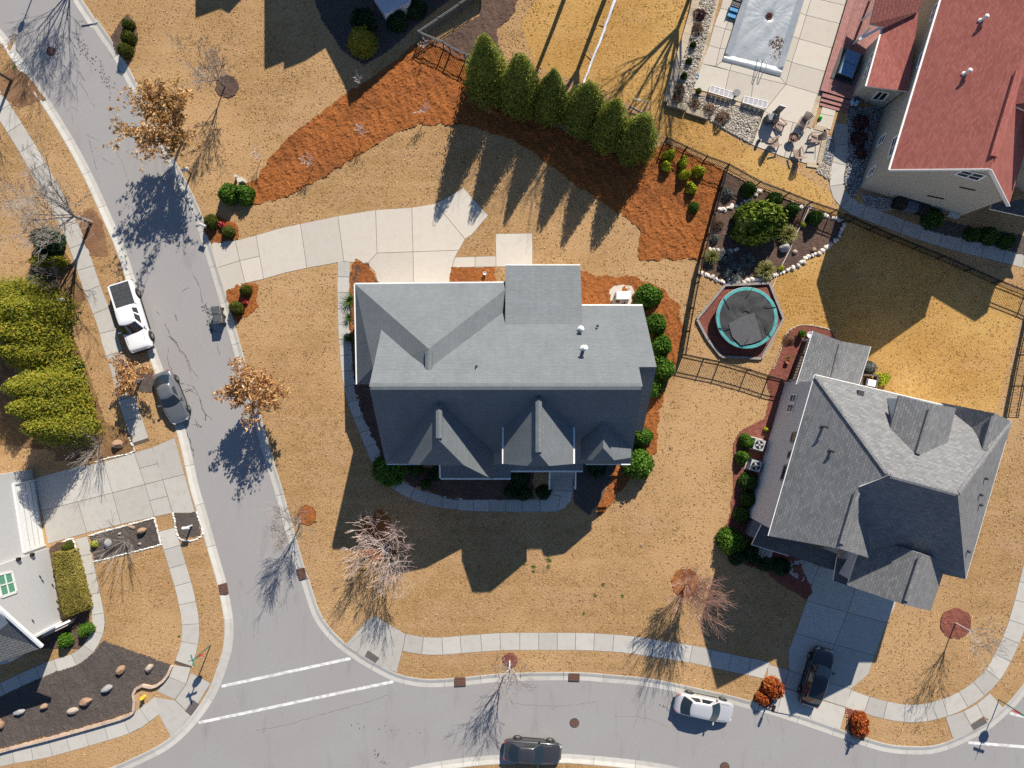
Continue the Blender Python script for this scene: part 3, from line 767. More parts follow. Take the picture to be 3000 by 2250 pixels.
# bright weeds and tufts in the front lawn
# ------------------------------------------------------------------ gravel (uncountable stones)
def gravel(name, poly_, label, mat, n, r0=.05, r1=.11, seed=2, z=.03):
    rng = np.random.default_rng(seed)
    xs = [p[0] for p in poly_]; ys = [p[1] for p in poly_]
    px = rng.uniform(min(xs), max(xs), n * 3); py = rng.uniform(min(ys), max(ys), n * 3)
    k = inside(px, py, poly_); px, py = px[k][:n], py[k][:n]; n = len(px)
    base = np.array([(1, 0, 0), (0, 1, 0), (-1, 0, 0), (0, -1, 0), (0, 0, .7), (0, 0, -.5)])
    f0 = np.array([(0, 1, 4), (1, 2, 4), (2, 3, 4), (3, 0, 4), (1, 0, 5), (2, 1, 5), (3, 2, 5), (0, 3, 5)])
    s = rng.uniform(r0, r1, (n, 1, 1)); a = rng.uniform(0, 6.28, n); st = rng.uniform(.6, 1.1, n)
    B = np.repeat(base[None], n, 0) * (1 + rng.normal(0, .18, (n, 6, 3)))
    B[:, :, 1] *= st[:, None]
    x = B[:, :, 0] * np.cos(a)[:, None] - B[:, :, 1] * np.sin(a)[:, None]; y = B[:, :, 0] * np.sin(a)[:, None] + B[:, :, 1] * np.cos(a)[:, None]
    V = np.stack([x, y, B[:, :, 2]], -1) * s
    V[:, :, 0] += px[:, None]; V[:, :, 1] += py[:, None]; V[:, :, 2] += rng.uniform(z - .02, z + .04, n)[:, None]
    F = (f0[None] + (np.arange(n) * 6)[:, None, None]).reshape(-1, 3)
    me = raw(name, V.reshape(-1, 3).tolist(), F.tolist(), mat)
    return tag(obj(name, me), label, 'gravel', kind='stuff')
PEBBLE = mottled('river_pebbles', (.40, .34, .27), (.60, .55, .48), 4, rough=.8, isl=.35)
PEBBLE_GREY = mottled('grey_pebbles', (.26, .26, .27), (.42, .42, .43), 4, rough=.8, isl=.4)
PEBBLE_WHITE = mottled('white_pebbles', (.62, .60, .56), (.78, .76, .72), 4, rough=.8, isl=.2)
gravel_a = PL('a', '375,-30 545,-30 512,110 432,430 335,750 302,880 965,1058 865,1355 770,1300 470,1130 458,1085 110,958 200,560')
bed('gravel_bed', gravel_a, mottled('gravel_soil', (.22, .17, .13), (.32, .27, .21), 9), 'pebble bedding round the pool deck', 'gravel', .2, .03, .02, 41)
gravel('river_gravel', gravel_a, 'pale river pebbles between pool deck and stone wall', PEBBLE, 5200, .05, .12, 2, .05)
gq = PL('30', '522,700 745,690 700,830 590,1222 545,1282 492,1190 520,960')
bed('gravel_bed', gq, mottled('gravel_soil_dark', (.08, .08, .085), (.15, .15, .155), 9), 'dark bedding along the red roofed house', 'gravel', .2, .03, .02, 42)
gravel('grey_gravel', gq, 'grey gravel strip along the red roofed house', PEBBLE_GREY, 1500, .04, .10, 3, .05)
gq = PL('30', '330,1040 410,1088 402,1172 310,1112')
gravel('river_gravel', gq, 'small pale pebble patch beside the patio corner', PEBBLE, 450, .05, .10, 4, .03)
gq = PL('30', '375,875 432,905 428,985 405,1082 345,1030')
gravel('grey_gravel', gq, 'shaded gravel patch between patio and curved path', PEBBLE_GREY, 420, .05, .10, 5, .03)
gq = PL('30', '600,1250 820,1292 792,1362 735,1366 640,1332')
gravel('grey_gravel', gq, 'gravel patch at the corner of the red roofed house', PEBBLE_GREY, 500, .05, .10, 6, .03)
def edging(z, txts, label, mat=PEBBLE_WHITE, r=(.06, .11), seed=1, per=9):
    V = []; F = []; rnd = random.Random(seed); mb = MB()
    for t in txts:
        for p in catmull(PL(z, t), 1.0 / per):
            s = rnd.uniform(*r); a = rnd.uniform(0, 6.28)
            mb.lathe((p.x + rnd.uniform(-.03, .03), p.y + rnd.uniform(-.03, .03), .0), [(s, .0), (s * .9, s * .6), (s * .4, s)], 5, sx=rnd.uniform(.8, 1.2), sy=rnd.uniform(.7, 1.1))
    return tag(obj('pebble_edging', mb.mesh('pebble_edging', mat)), label, 'edging', kind='stuff')
edging('02', ['580,152 800,92 1000,38', '1000,38 1045,210', '612,322 760,285 1045,212', '1120,8 1170,178 1308,150 1275,0'], 'white pebble edging round the small mulch beds on the left', seed=3)
edging('g', ['560,712 650,702 690,880 760,1130 775,1260'], 'white pebble edging between golden hedge and garden path', seed=4)
edging('01', ['835,1180 850,1210 862,1270 700,1310 620,1335'], 'white pebble edging at the corner of the left driveway', seed=5)
edging('b', ['735,1659 800,1490 845,1370 940,1312 1060,1312 1240,1360'], 'pale edging round the rear bed of the grey house', STONE_TAN, (.06, .1), 6)
edging('32', ['505,1270 530,1440 600,1475', '505,1270 570,1285 640,1310'], 'brick edging round the red bush plot', mottled('edge_brick', (.32, .15, .10), (.42, .24, .17), 6, isl=.3), (.07, .1), 7, 6)
# individual white garden stones
ROCK = [None] * 5
def rock_mesh(seed, mat, flat=.65, n1=7):
    rnd = random.Random(seed)
    bm = bmesh.new(); bmesh.ops.create_icosphere(bm, subdivisions=2, radius=1)
    ax = [Vector((rnd.uniform(-1, 1), rnd.uniform(-1, 1), rnd.uniform(-1, 1))).normalized() for _ in range(9)]
    cut = [rnd.uniform(.62, .95) for _ in ax]
    for v in bm.verts:
        for a, c in zip(ax, cut):
            d = v.co.dot(a)
            if d > c: v.co -= a * (d - c)
        v.co *= 1 + rnd.uniform(-.04, .04)
        v.co.z *= flat
    me = bpy.data.meshes.new('rock'); bm.to_mesh(me); bm.free(); me.materials.append(mat)
    return me
WSTONE = mottled('white_quartz', (.55, .53, .50), (.78, .76, .73), 5, rough=.8, bump=.4, bscale=14, dist=.04, objr=.22, big=(.60, .48, .38), bigscale=2.2, coords='object')
RM = [rock_mesh(k, WSTONE) for k in range(5)]
def rock_row(z, txt, label, step=.27, s=(.14, .24), seed=1):
    rnd = random.Random(seed); line = catmull(PL(z, txt), .06)
    t = thing('rock_border', label, 'rock border', (line[0].x, line[0].y, 0), group='white rock garden borders')
    acc = 9
    for a, b in zip(line, line[1:]):
        acc += (b - a).length
        if acc > step:
            acc = 0
            for q in range(1 if rnd.random() < .6 else 2):
                r = rnd.uniform(*s) * (1 if q == 0 else .7)
                o = obj('stone', RM[rnd.randrange(5)], t, (b.x - line[0].x + rnd.uniform(-.1, .1), b.y - line[0].y + rnd.uniform(-.1, .1), r * .35))
                o.scale = (r * rnd.uniform(.8, 1.25), r * rnd.uniform(.8, 1.2), r * rnd.uniform(.8, 1.1)); o.rotation_euler = (rnd.uniform(-.2, .2), rnd.uniform(-.2, .2), rnd.uniform(0, 6))
rock_row('b', '145,882 200,905 260,930 340,965 430,962 500,958 520,945 620,935 700,930 760,895 880,850 980,780 1080,730 1190,660 1270,570 1312,480 1230,440 1150,415', 'long curved white rock border on the lawn side of the garden', seed=2)
rock_row('b', '205,692 255,700 310,712 390,704 460,695', 'short white rock row in the shade of the big green shrub', .36, (.14, .22), 3)
rock_row('b', '260,392 340,370 420,350 510,312 570,258 640,215', 'white rock row in the upper corner of the garden', .34, (.14, .26), 4)
rock_row('b', '960,350 1000,350 1060,365', 'few white rocks by the fence at the garden top', .34, (.14, .22), 5)
# ------------------------------------------------------------------ houses
def roof_part(t, name, faces, mat, th=.16, trim=WHITE):
    """roof planes given as world polygons; each becomes a slab with white edge"""
    mb = MB()
    for f in faces: mb.slab(f, th, None, 0, 1)
    return mb.part(t, name, [mat, trim], uv=True)
def V3(*a): return [Vector(p) for p in a]
def wall_prism(t, pts, z0, z1, mat, name='wall'):
    mb = MB(); mb.slab(pts, z0, z1); return mb.part(t, name, mat)
def loft_body(t, A, B, mat, name='wall'):
    n = len(A); mb = MB()
    mb.add(list(A) + list(B), [tuple(range(n)), tuple(reversed(range(n, 2 * n)))] + [(i, n + i, n + (i + 1) % n, (i + 1) % n) for i in range(n)])
    return mb.part(t, name, mat)
def ridge_cap(t, a, b, w=.3, mat=SH_MAIN, hgt=.09, name='ridge_vent'):
    mb = MB(); a = Vector(a); b = Vector(b); d = (b - a).normalized(); n = Vector((-d.y, d.x, 0)).normalized()
    up = Vector((0, 0, 1)); s = []
    for p in (a, b):
        s += [p - n * w - up * (w * .55), p - n * w * .9 + up * hgt * .1, p + up * hgt, p + n * w * .9 + up * hgt * .1, p + n * w - up * (w * .55)]
    mb.add(s, [(0, 1, 6, 5), (1, 2, 7, 6), (2, 3, 8, 7), (3, 4, 9, 8), (0, 4, 3, 2, 1), (5, 6, 7, 8, 9)])
    return mb.part(t, name, mat, uv=True)
def gutter(t, a, b, r=.07, name='gutter'):
    mb = MB(); mb.bar(Vector(a), Vector(b), r * 2, r * 1.6); return mb.part(t, name, WHITE)
def roof_vent(t, p, h=.35, r=.09, mat=None, cowl=True):
    mb = MB(); p = Vector(p)
    mb.lathe(p - Vector((0, 0, .2)), [(r * 2.2, .1), (r, .25), (r, h + .2), (r, h + .2)], 10)
    if cowl: mb.lathe(p + Vector((0, 0, h)), [(r * 1.6, 0), (r * 1.7, .08), (r * .8, .16)], 10)
    return mb.part(t, 'roof_vent', mat or WHITE, smooth=False)
def window(t, q, nrm, cols=2, rows=2, pane=GLASS, frame=WHITE, fr=.07, shut=False):
    """q: four world corners (ul, ur, lr, ll) on the wall"""
    q = [Vector(p) + nrm * .02 for p in q]
    mb = MB()
    def lerp2(u, v): return q[0].lerp(q[1], u).lerp(q[3].lerp(q[2], u), v)
    wid = (q[1] - q[0]).length; hei = (q[3] - q[0]).length
    def barq(a, b, w):
        d = (b - a).normalized(); s = d.cross(nrm).normalized() * w / 2
        o = nrm * .05
        mb.add([a + s, b + s, b - s, a - s, a + s + o, b + s + o, b - s + o, a - s + o], [(0, 1, 2, 3), (7, 6, 5, 4), (0, 4, 5, 1), (1, 5, 6, 2), (2, 6, 7, 3), (3, 7, 4, 0)])
    for i in range(4): barq(q[i], q[(i + 1) % 4], fr * 2)
    for i in range(1, cols): barq(lerp2(i / cols, 0), lerp2(i / cols, 1), fr)
    for i in range(1, rows): barq(lerp2(0, i / rows), lerp2(1, i / rows), fr)
    w = mb.part(t, 'window', frame)
    for i in range(cols):
        for j in range(rows):
            e = .0
            c = [lerp2((i + e) / cols, (j + e) / rows), lerp2((i + 1 - e) / cols, (j + e) / rows), lerp2((i + 1 - e) / cols, (j + 1 - e) / rows), lerp2((i + e) / cols, (j + 1 - e) / rows)]
            cc = sum(c, Vector()) / 4
            c = [cc + (p - cc) * .9 + nrm * .01 for p in c]
            wpart(w, 'pane', c + [p - nrm * .02 for p in c], [(0, 1, 2, 3), (7, 6, 5, 4), (0, 4, 5, 1), (1, 5, 6, 2), (2, 6, 7, 3), (3, 7, 4, 0)], pane)
    return w

# ---- main house -----------------------------------------------------------
def main_house():
    t = thing('house', 'large house with blue grey shingle roof in the middle of the picture', 'house', (-.5, 0, 0))
    RY, RH = -.17, 10.1                     # main ridge
    xl, xr = -9.95, 9.1
    def fz(y): return RH - 1.085 * abs(y - RY) # 12:12 slopes
    N_E, S_E = 6.23, -6.3
    roof_part(t, 'main_roof', [V3((xl, RY, RH), (xr, RY, RH), (xr, N_E, fz(N_E)), (xl, N_E, fz(N_E))), V3((xl, RY, RH), (xl, S_E, fz(S_E)), (xr + .25, S_E, fz(S_E)), (xr, RY, RH))], SH_MAIN)
    A = [(xl + .35, S_E + .45, 0), (xl + .35, N_E - .45, 0), (xl + .35, N_E - .45, fz(N_E - .45) - .25), (xl + .35, RY, RH - .25), (xl + .35, S_E + .45, fz(S_E + .45) - .25)]
    B = [(xr - .35, p[1], p[2]) for p in A]
    loft_body(t, [Vector(p) for p in A], [Vector(p) for p in B], SID_GREY)
    # garage wing with hips
    g = {'nw': W((1039, 831), 3.0), 'ne': Vector((0.2, 8.1, 3.0)), 'sw': W((1045, 1126), 3.0), 'pk': W((1256, 1022), 8.75)}
    pk2 = Vector((g['pk'].x, -.3, 8.75))
    se = Vector((.2, 0.6, 3.0))
    roof_part(t, 'garage_roof', [[g['nw'], g['pk'], g['ne']], [g['nw'], g['sw'], W((1093, 1076), 5.2), Vector((g['pk'].x, .4, 8.75)), g['pk']], [g['pk'], Vector((g['pk'].x, .4, 8.75)), se, g['ne']],
                                 [g['sw'], Vector((xl + .3, g['sw'].y, 3.0)), W((1093, 1076), 5.2)]], SH_MAIN)
    wall_prism(t, V3((g['nw'].x + .4, g['nw'].y - .4, 0), (-.4, 7.7, 0), (-.4, 0, 0), (g['nw'].x + .4, .4, 0)), 0, 2.85, SID_GREY, 'garage_wall')
    for k in range(2):
        mb = MB(); mb.box((-8.9 + k * 4.6, g['nw'].y - .38, 1.15), (4.0, .06, 2.2)); d = mb.part(t, 'garage_door', WHITE)
        for j in range(3):
            m2 = MB(); m2.box((-8.9 + k * 4.6, g['nw'].y - .34, .55 + j * .55), (3.9, .02, .03)); m2.part(d, 'panel_joint', MIDGREY)
    # low rear wing
    s0, s1 = -.52, 5.43
    roof_part(t, 'rear_roof', [V3((s0, 4.62, 4.92), (s1, 4.62, 4.92), (s1, 9.45, 2.95), (s0, 9.45, 2.95))], SH_MAIN)
    wall_prism(t, V3((s0 + .3, 5, 0), (s1 - .3, 5, 0), (s1 - .3, 9.05, 0), (s0 + .3, 9.05, 0)), 0, 2.85, SID_GREY, 'rear_wall')
    mb = MB(); mb.box((s0 + .2, 7.6, 1.0), (.9, 1.6, .12)); mb.part(t, 'meter_shelf', MIDGREY)
    # right bump-out gable
    bx = 10.38
    roof_part(t, 'side_roof', [V3((xr - 1.5, 1.22, 8.55), (bx, 1.22, 8.55), (bx, N_E - .02, 3.12), (xr - 1.5, N_E - .02, 3.12)), V3((xr - 1.5, 1.22, 8.55), (xr - 1.5, -3.75, 3.15), (bx, -3.75, 3.15), (bx, 1.22, 8.55))], SH_MAIN)
    loft_body(t, V3((xr - 1, -3.35, 0), (xr - 1, 5.8, 0), (xr - 1, 5.8, 3.1), (xr - 1, 1.22, 8.2), (xr - 1, -3.35, 3.1)), V3((bx - .3, -3.35, 0), (bx - .3, 5.8, 0), (bx - .3, 5.8, 3.1), (bx - .3, 1.22, 8.2), (bx - .3, -3.35, 3.1)), SID_GREY, 'side_wall')
    # clipped gable, left front
    rx, rh = -5.2, 8.96; ye = -5.98
    def gz(x): return rh - 1.15 * abs(x - rx)
    cl, cr = Vector((-6.83, ye, gz(-6.83))), Vector((-3.57, ye, gz(-3.57))); re_ = Vector((rx, -4.0, rh)); rn = Vector((rx, -.8, rh))
    roof_part(t, 'front_gable_roof', [[rn, Vector((-9.8, -5.2, gz(-9.8))), Vector((-9.8, ye, gz(-9.8))), cl, re_], [rn, re_, cr, Vector((-1.6, -7.3, gz(-1.6))), Vector((-1.4, -7.3, gz(-1.4))), Vector((-1.4, -4.4, gz(-1.4)))], [re_, cl, cr]], SH_MAIN)
    loft_body(t, V3((-8.7, ye + .3, 0), (-1.9, ye + .3, 0), (-1.9, ye + .3, 4.6), (-3.6, ye + .3, 6.8), (-6.8, ye + .3, 6.8), (-8.7, ye + .3, 4.6)), V3((-8.7, -4.5, 0), (-1.9, -4.5, 0), (-1.9, -4.5, 4.6), (-3.6, -4.5, 6.8), (-6.8, -4.5, 6.8), (-8.7, -4.5, 4.6)), SID_GREY, 'front_wall')
    # porch roof
    px0 = W((1291, 1401), 3.0); px1 = W((1496, 1401), 3.0); px2 = W((1708, 1379), 3.0)
    roof_part(t, 'porch_roof', [V3((px0.x, -6.0, 3.32), (px1.x, -6.0, 3.32), (px1.x, px1.y, 3.0), (px0.x, px0.y, 3.0)), V3((px1.x + .01, -5.9, 3.33), (px2.x, -5.9, 3.33), (px2.x, px2.y, 2.99), (px1.x + .01, px2.y, 2.99))], SH_MAIN)
    # clipped dormer, middle
    dx, dh = 1.88, 9.45; dl, dr = -.62, 4.55; eh = 6.85; ys = -5.92
    rn = Vector((dx, -.4, dh)); re_ = Vector((dx, -4.91, dh)); cl, cr = Vector((1.1, ys + .05, 8.68)), Vector((2.66, ys + .05, 8.68))
    def dz(x): return dh - (dh - eh) * abs(x - dx) / (dr - dx)
    roof_part(t, 'dormer_roof', [[rn, Vector((dl, -2.9, eh)), Vector((dl, ys, eh)), cl, re_], [rn, re_, cr, Vector((dr, ys, eh)), Vector((dr, -2.9, eh))], [re_, cl, cr]], SH_MAIN)
    loft_body(t, V3((dl + .35, ys + .35, 3.2), (dr - .35, ys + .35, 3.2), (dr - .35, ys + .35, eh + .05), (cr.x, ys + .35, 8.4), (cl.x, ys + .35, 8.4), (dl + .35, ys + .35, eh + .05)), V3((dl + .35, -2.2, 3.2), (dr - .35, -2.2, 3.2), (dr - .35, -2.2, eh + .05), (cr.x, -2.2, 8.4), (cl.x, -2.2, 8.4), (dl + .35, -2.2, eh + .05)), SID_GREY, 'dormer_wall')
    for k in range(2):
        x = dx - .8 + k * 1.6
        window(t, V3((x - .5, ys + .34, 6.3), (x + .5, ys + .34, 6.3), (x + .5, ys + .34, 5.0), (x - .5, ys + .34, 5.0)), Vector((0, -1, 0)), 1, 2)
    # small right gable
    rn = Vector((6.7, -2.2, 7.35)); re_ = Vector((6.7, -4.7, 7.35))
    cl, cr = Vector((5.95, -5.7, 6.5)), Vector((7.65, -5.7, 6.4)); lo_l, lo_r = Vector((5.2, -5.7, 5.7)), Vector((9.15, -5.65, 5.0))
    roof_part(t, 'front_gable_roof', [[rn, Vector((5.2, -3.6, 5.7)), lo_l, cl, re_], [rn, re_, cr, lo_r, Vector((9.15, -4.2, 5.0))], [re_, cl, cr]], SH_MAIN, trim=MIDGREY)
    wall_prism(t, V3((5.6, -5.5, 0), (9.0, -5.5, 0), (9.0, -4.2, 0), (5.6, -4.2, 0)), 3, 5.0, SID_GREY, 'front_wall')
    # ridges, vents, gutters
    ridge_cap(t, (xl + .1, RY, RH), (xr - .1, RY, RH), .26, hgt=.07)
    ridge_cap(t, (g['pk'].x, g['pk'].y - .15, 8.78), (g['pk'].x, .75, 8.78), .26)
    ridge_cap(t, (rx, -1.5, rh + .02), (rx, -3.85, rh + .02), .24)
    ridge_cap(t, (dx, -1.0, dh + .02), (dx, -4.8, dh + .02), .24)
    for a, b in ((g['nw'], g['ne']), (g['nw'], g['sw']), (V3((s0, 9.47, 2.87))[0], Vector((s1, 9.47, 2.87))), (Vector((5.45, 6.28, 2.95)), Vector((bx, 6.28, 2.95))),
                 (Vector((xl, S_E - .06, 3.1)), Vector((-5.7, S_E - .06, 3.1))), (Vector((px0.x, px0.y - .06, 2.9)), Vector((px1.x, px1.y - .06, 2.9))), (Vector((px1.x, px2.y - .06, 2.9)), Vector((px2.x, px2.y - .06, 2.9))), (Vector((px0.x - .05, px0.y, 2.95)), Vector((px0.x - .05, -6.4, 3.2))),
                 (Vector((dl - .06, -2.9, eh - .1)), Vector((dl - .06, ys, eh - .1))), (Vector((dr + .06, -2.7, eh - .1)), Vector((dr + .06, ys, eh - .1))), (Vector((5.85, S_E - .06, 3.1)), Vector((xr + .3, S_E - .06, 3.1)))):
        gutter(t, a, b, .06)
    roof_vent(t, on_plane('21', 465, 600, Vector((0, RY, RH)), Vector((0, 1, 1)).normalized()), .95, .13)
    roof_vent(t, on_plane('21', 447, 472, Vector((0, RY, RH)), Vector((0, 1, 1)).normalized()), .3, .12)
    roof_vent(t, on_plane('21', 555, 452, Vector((0, RY, RH)), Vector((0, 1, 1)).normalized()), .15, .05, DKGREY, False)
    roof_vent(t, on_plane('11', 1428, 715, Vector((0, RY, RH)), Vector((0, 1, 1)).normalized()), .25, .05, DKGREY, False)
    # porch steps with white handrails
    for k in range(4):
        mb = MB(); c = P('d', 1428, 395 + k * 14)
        mb.box((c.x, c.y, .55 - k * .14), (2.0, .32, .14)); mb.part(t, 'step', CONC)
    mb = MB(); mb.box((2.3, -6.3, .5), (6.6, 1.4, .2)); mb.part(t, 'porch_floor', CONC)
    for xx in (1348, 1516):
        mb = MB(); a, b = P('d', xx, 402, .9), P('d', xx, 515, .9)
        mb.bar((a.x, a.y + .4, 1.3), (b.x, b.y, .95), .12, .12); mb.box((b.x, b.y + .05, .5), (.12, .12, 1.0)); mb.box((a.x, a.y + .3, .7), (.12, .12, 1.3))
        mb.part(t, 'handrail', WHITE)
    for x in (-1.2, 2.9, 5.3):
        mb = MB(); mb.box((x, -6.6, 1.5), (.25, .25, 2.8)); mb.part(t, 'porch_post', WHITE)
main_house()

# ---- grey house, lower right ------------------------------------------------
def grey_house():
    EH = 6.6
    NW, NE, SE, SW = W((2388, 1098), EH), W((2964, 1234), EH), W((2829, 1697), EH), W((2252, 1570), EH)
    t = thing('house', 'grey shingle roofed house at the lower right with a black car on its drive', 'house', ((NW + SE) / 2).to_tuple()[:2] + (0,))
    P1, P2 = W((2604, 1393), 12.0), W((2806, 1448.5), 12.0); nW0 = (P1 - NW).cross(SW - NW).normalized()
    G0, G1 = on_plane('s', 2518, 1424, NW, nW0), on_plane('s', 2462, 1608, NW, nW0)
    swe = W((2556, 1633), EH); gstep = W((2388, 1614), 7.3)
    roof_part(t, 'main_roof', [[NW, SW, G1, G0, P1], [NW, P1, P2, NE], [P1, *[on_plane('s', x, y, P1, (P2 - P1).cross(SE - P1).normalized()) for x, y in ((2519, 1426), (2545, 1600), (2556, 1636))], SE, P2], [P2, SE, NE]], SH_GREY)
    roof_part(t, 'front_gable_roof', [[G0, G1, W((2553, 1637), 7.5), W((2535, 1500), 9.1)]], SH_GREY)
    # rear gables
    nN = (P1 - NW).cross(P2 - NW).normalized(); nN = nN if nN.z > 0 else -nN
    ra = on_plane('s', 2880.6, 1330, NW, nN); rb = W((2914.6, 1211), ra.z - .05)
    roof_part(t, 'rear_gable_roof', [[rb, W((2761, 1180), EH), W((2792, 1290), EH + .1), ra], [rb, ra, W((2950, 1290), EH + .1), NE]], SH_GREY, trim=MIDGREY)
    mb_ = on_plane('s', 2686, 1342, NW, nN); ma = W((2733.7, 1184), mb_.z - .05); de = mb_.z - 1.35
    roof_part(t, 'dormer_roof', [[ma, W((2634, 1159), de), W((2602, 1279), de), mb_], [ma, mb_, W((2768, 1330), de), W((2801.5, 1195), de)]], SH_GREY, trim=MIDGREY)
    dq = [W((2642, 1168), de), W((2796, 1200), de), W((2764, 1325), de), W((2610, 1280), de)]
    wall_prism(t, dq, 5.0, de - .2, SID_GREY, 'dormer_wall')
    # rear porch
    a, b, c, d = W((2383, 970), 3.0), W((2551.5, 1015), 3.0), W((2513, 1140), 3.0), W((2334, 1126), 3.0)
    r0, r1 = W((2466, 1000), 3.95), W((2436, 1122), 3.95)
    roof_part(t, 'porch_roof', [[a, d, r1, r0], [r0, r1, c, b]], SH_GREY)
    wi = [a.lerp(c, .12), b.lerp(d, .12), c.lerp(a, .1), d.lerp(b, .1)]
    wall_prism(t, wi, 0, .5, BARKDARK, 'porch_base')
    for q in wi:
        m = MB(); m.box((q.x, q.y, 1.5), (.18, .18, 2.9)); m.part(t, 'porch_post', WHITE)
    for q0, q1 in ((wi[3], wi[0]), (wi[0], wi[1])):
        m = MB(); m.bar((q0.x, q0.y, 1.4), (q1.x, q1.y, 1.4), .1, .08)
        for k in range(14):
            p = q0.lerp(q1, (k + .5) / 14); m.box((p.x, p.y, .95), (.05, .05, .9))
        m.part(t, 'railing', BARKDARK)
    ridge_cap(t, r0.lerp(r1, .08) + Vector((0, 0, .03)), r0.lerp(r1, .95) + Vector((0, 0, .03)), .2, SH_GREY)
    # front lower roofs
    fp = [W((2231, 1537), 3.75), W((2389, 1600), 3.95), W((2452, 1622), 3.95), W((2446, 1671), 3.25), W((2311, 1628), 3.2), W((2203, 1595), 3.2)]
    roof_part(t, 'porch_roof', [fp], SH_DARK)
    GA, GB = W((2702, 1622), 9.1), W((2652, 1773), 9.1); GW, GE = W((2483, 1715), 6.1), W((2727, 1790), 6.1)
    GWn, GEn = GA + (GW - GB), GA + (GE - GB)
    roof_part(t, 'garage_roof', [[GA, GWn, GW, GB], [GA, GB, GE, GEn]], SH_GREY)
    roof_part(t, 'porch_roof', [[W((2452, 1634), 4.2), W((2442, 1701), 3.4), W((2500, 1722), 3.4), W((2560, 1650), 4.2)]], SH_DARK)
    # walls
    u = (SW - NW).normalized(); v = Vector((-u.y, u.x, 0))
    if v.dot(SE - NW) < 0: v = -v
    wl = [NW + v * .4 - (NW - SW).normalized() * .4, SW + v * .4 + (NW - SW).normalized() * .45, swe + Vector((-.2, .5, 0)), SE + (NW - SE).normalized() * .55, NE + (SW - NE).normalized() * .55]
    wall_prism(t, wl, 0, EH - .1, SID_GREY)
    gf = [GW.lerp(GB, .12), GE.lerp(GB, .12)]; ins = (GA - GB).normalized() * .35
    A = [Vector((p.x, p.y, z)) + ins for p, z in ((gf[0], 0), (gf[1], 0), (gf[1], 6.2), (GB, 8.8), (gf[0], 6.2))]
    loft_body(t, A, [p + (GA - GB) * .9 for p in A], SID_GREY, 'garage_wall')
    for k in range(2):
        e0, e1 = A[0].lerp(A[1], .08 + .46 * k), A[0].lerp(A[1], .46 + .46 * k); o = -ins.normalized() * .03
        m = MB(); m.add([e0 + o, e1 + o, e1 + o + Vector((0, 0, 2.2)), e0 + o + Vector((0, 0, 2.2))], [(0, 1, 2, 3)]); m.part(t, 'garage_door', WHITE)
    # west wall openings
    nrm = -v; p0 = wl[0]
    def wq(z, *pts): return [on_plane(z, x, y, p0, nrm) for x, y in pts]
    for q in ([(519, 180), (561, 180), (546, 236), (505, 236)], [(500, 246), (541, 246), (527, 303), (486, 303)]):
        window(t, wq('c', *q), nrm, 2, 1)
    for q in ([(528, 447), (556, 447), (540, 508), (512, 508)], [(503, 578), (525, 578), (512, 620), (492, 620)], [(472, 672), (496, 672), (468, 772), (444, 772)]):
        window(t, wq('c', *q), nrm, 1, 1, frame=MIDGREY)
    # bay at the front left corner
    bq = [P('c', 235, 1010), P('c', 300, 1050), P('c', 270, 1170), P('c', 190, 1140)]
    wall_prism(t, bq, 0, 1.1, MIDGREY, 'bay_window')
    for a_, b_ in ((NW, SW), (NW, NE), (NE, SE)): gutter(t, a_ - Vector((0, 0, .08)), b_ - Vector((0, 0, .08)), .05)
    gutter(t, d - Vector((0, 0, .08)), a - Vector((0, 0, .08)), .05); gutter(t, b - Vector((0, 0, .08)), c - Vector((0, 0, .08)), .05)
    gutter(t, fp[5] - Vector((0, 0, .08)), fp[4] - Vector((0, 0, .08)), .05)
    for p, q in ((P1, NW), (P1, P2), (P2, NE)):
        ridge_cap(t, p.lerp(q, .02), p.lerp(q, .98), .16, SH_GREY, .05, 'hip_cap')
    for p, q in ((G0, G1), (ma, mb_), (ra, rb), (GA, GB)):
        ridge_cap(t, p.lerp(q, .1) + Vector((0, 0, .02)), p.lerp(q, .92) + Vector((0, 0, .02)), .2, SH_GREY)
    nW = (P1 - NW).cross(SW - NW).normalized()
    for x, y, h in ((355, 1105, .75), (405, 1262, .4)):
        roof_vent(t, on_plane('31', x, y, NW, nW), h, .07, DKGREY)
    nE = (SE - P2).cross(NE - P2).normalized()
    for x, y in ((1405, 1440), (1372, 1545), (1372, 1610)): roof_vent(t, on_plane('31', x, y, NE, nE), .2, .07, DKGREY)
    roof_vent(t, on_plane('32', 1292, 252, NE, nE), .2, .07, DKGREY)
    m = MB(); q = on_plane('31', 592, 890, NW, nN); m.box(q + Vector((0, 0, .12)), (.45, .4, .3), -.25); m.part(t, 'roof_vent', DKGREY)
    # front steps
    m = MB(); c0 = P('c', 300, 1265)
    for k in range(4): m.box((c0.x + k * .22, c0.y - k * .08, .1 + .12 * k), (.3, 1.0, .12), -.3)
    m.part(t, 'step', CONC)
grey_house()

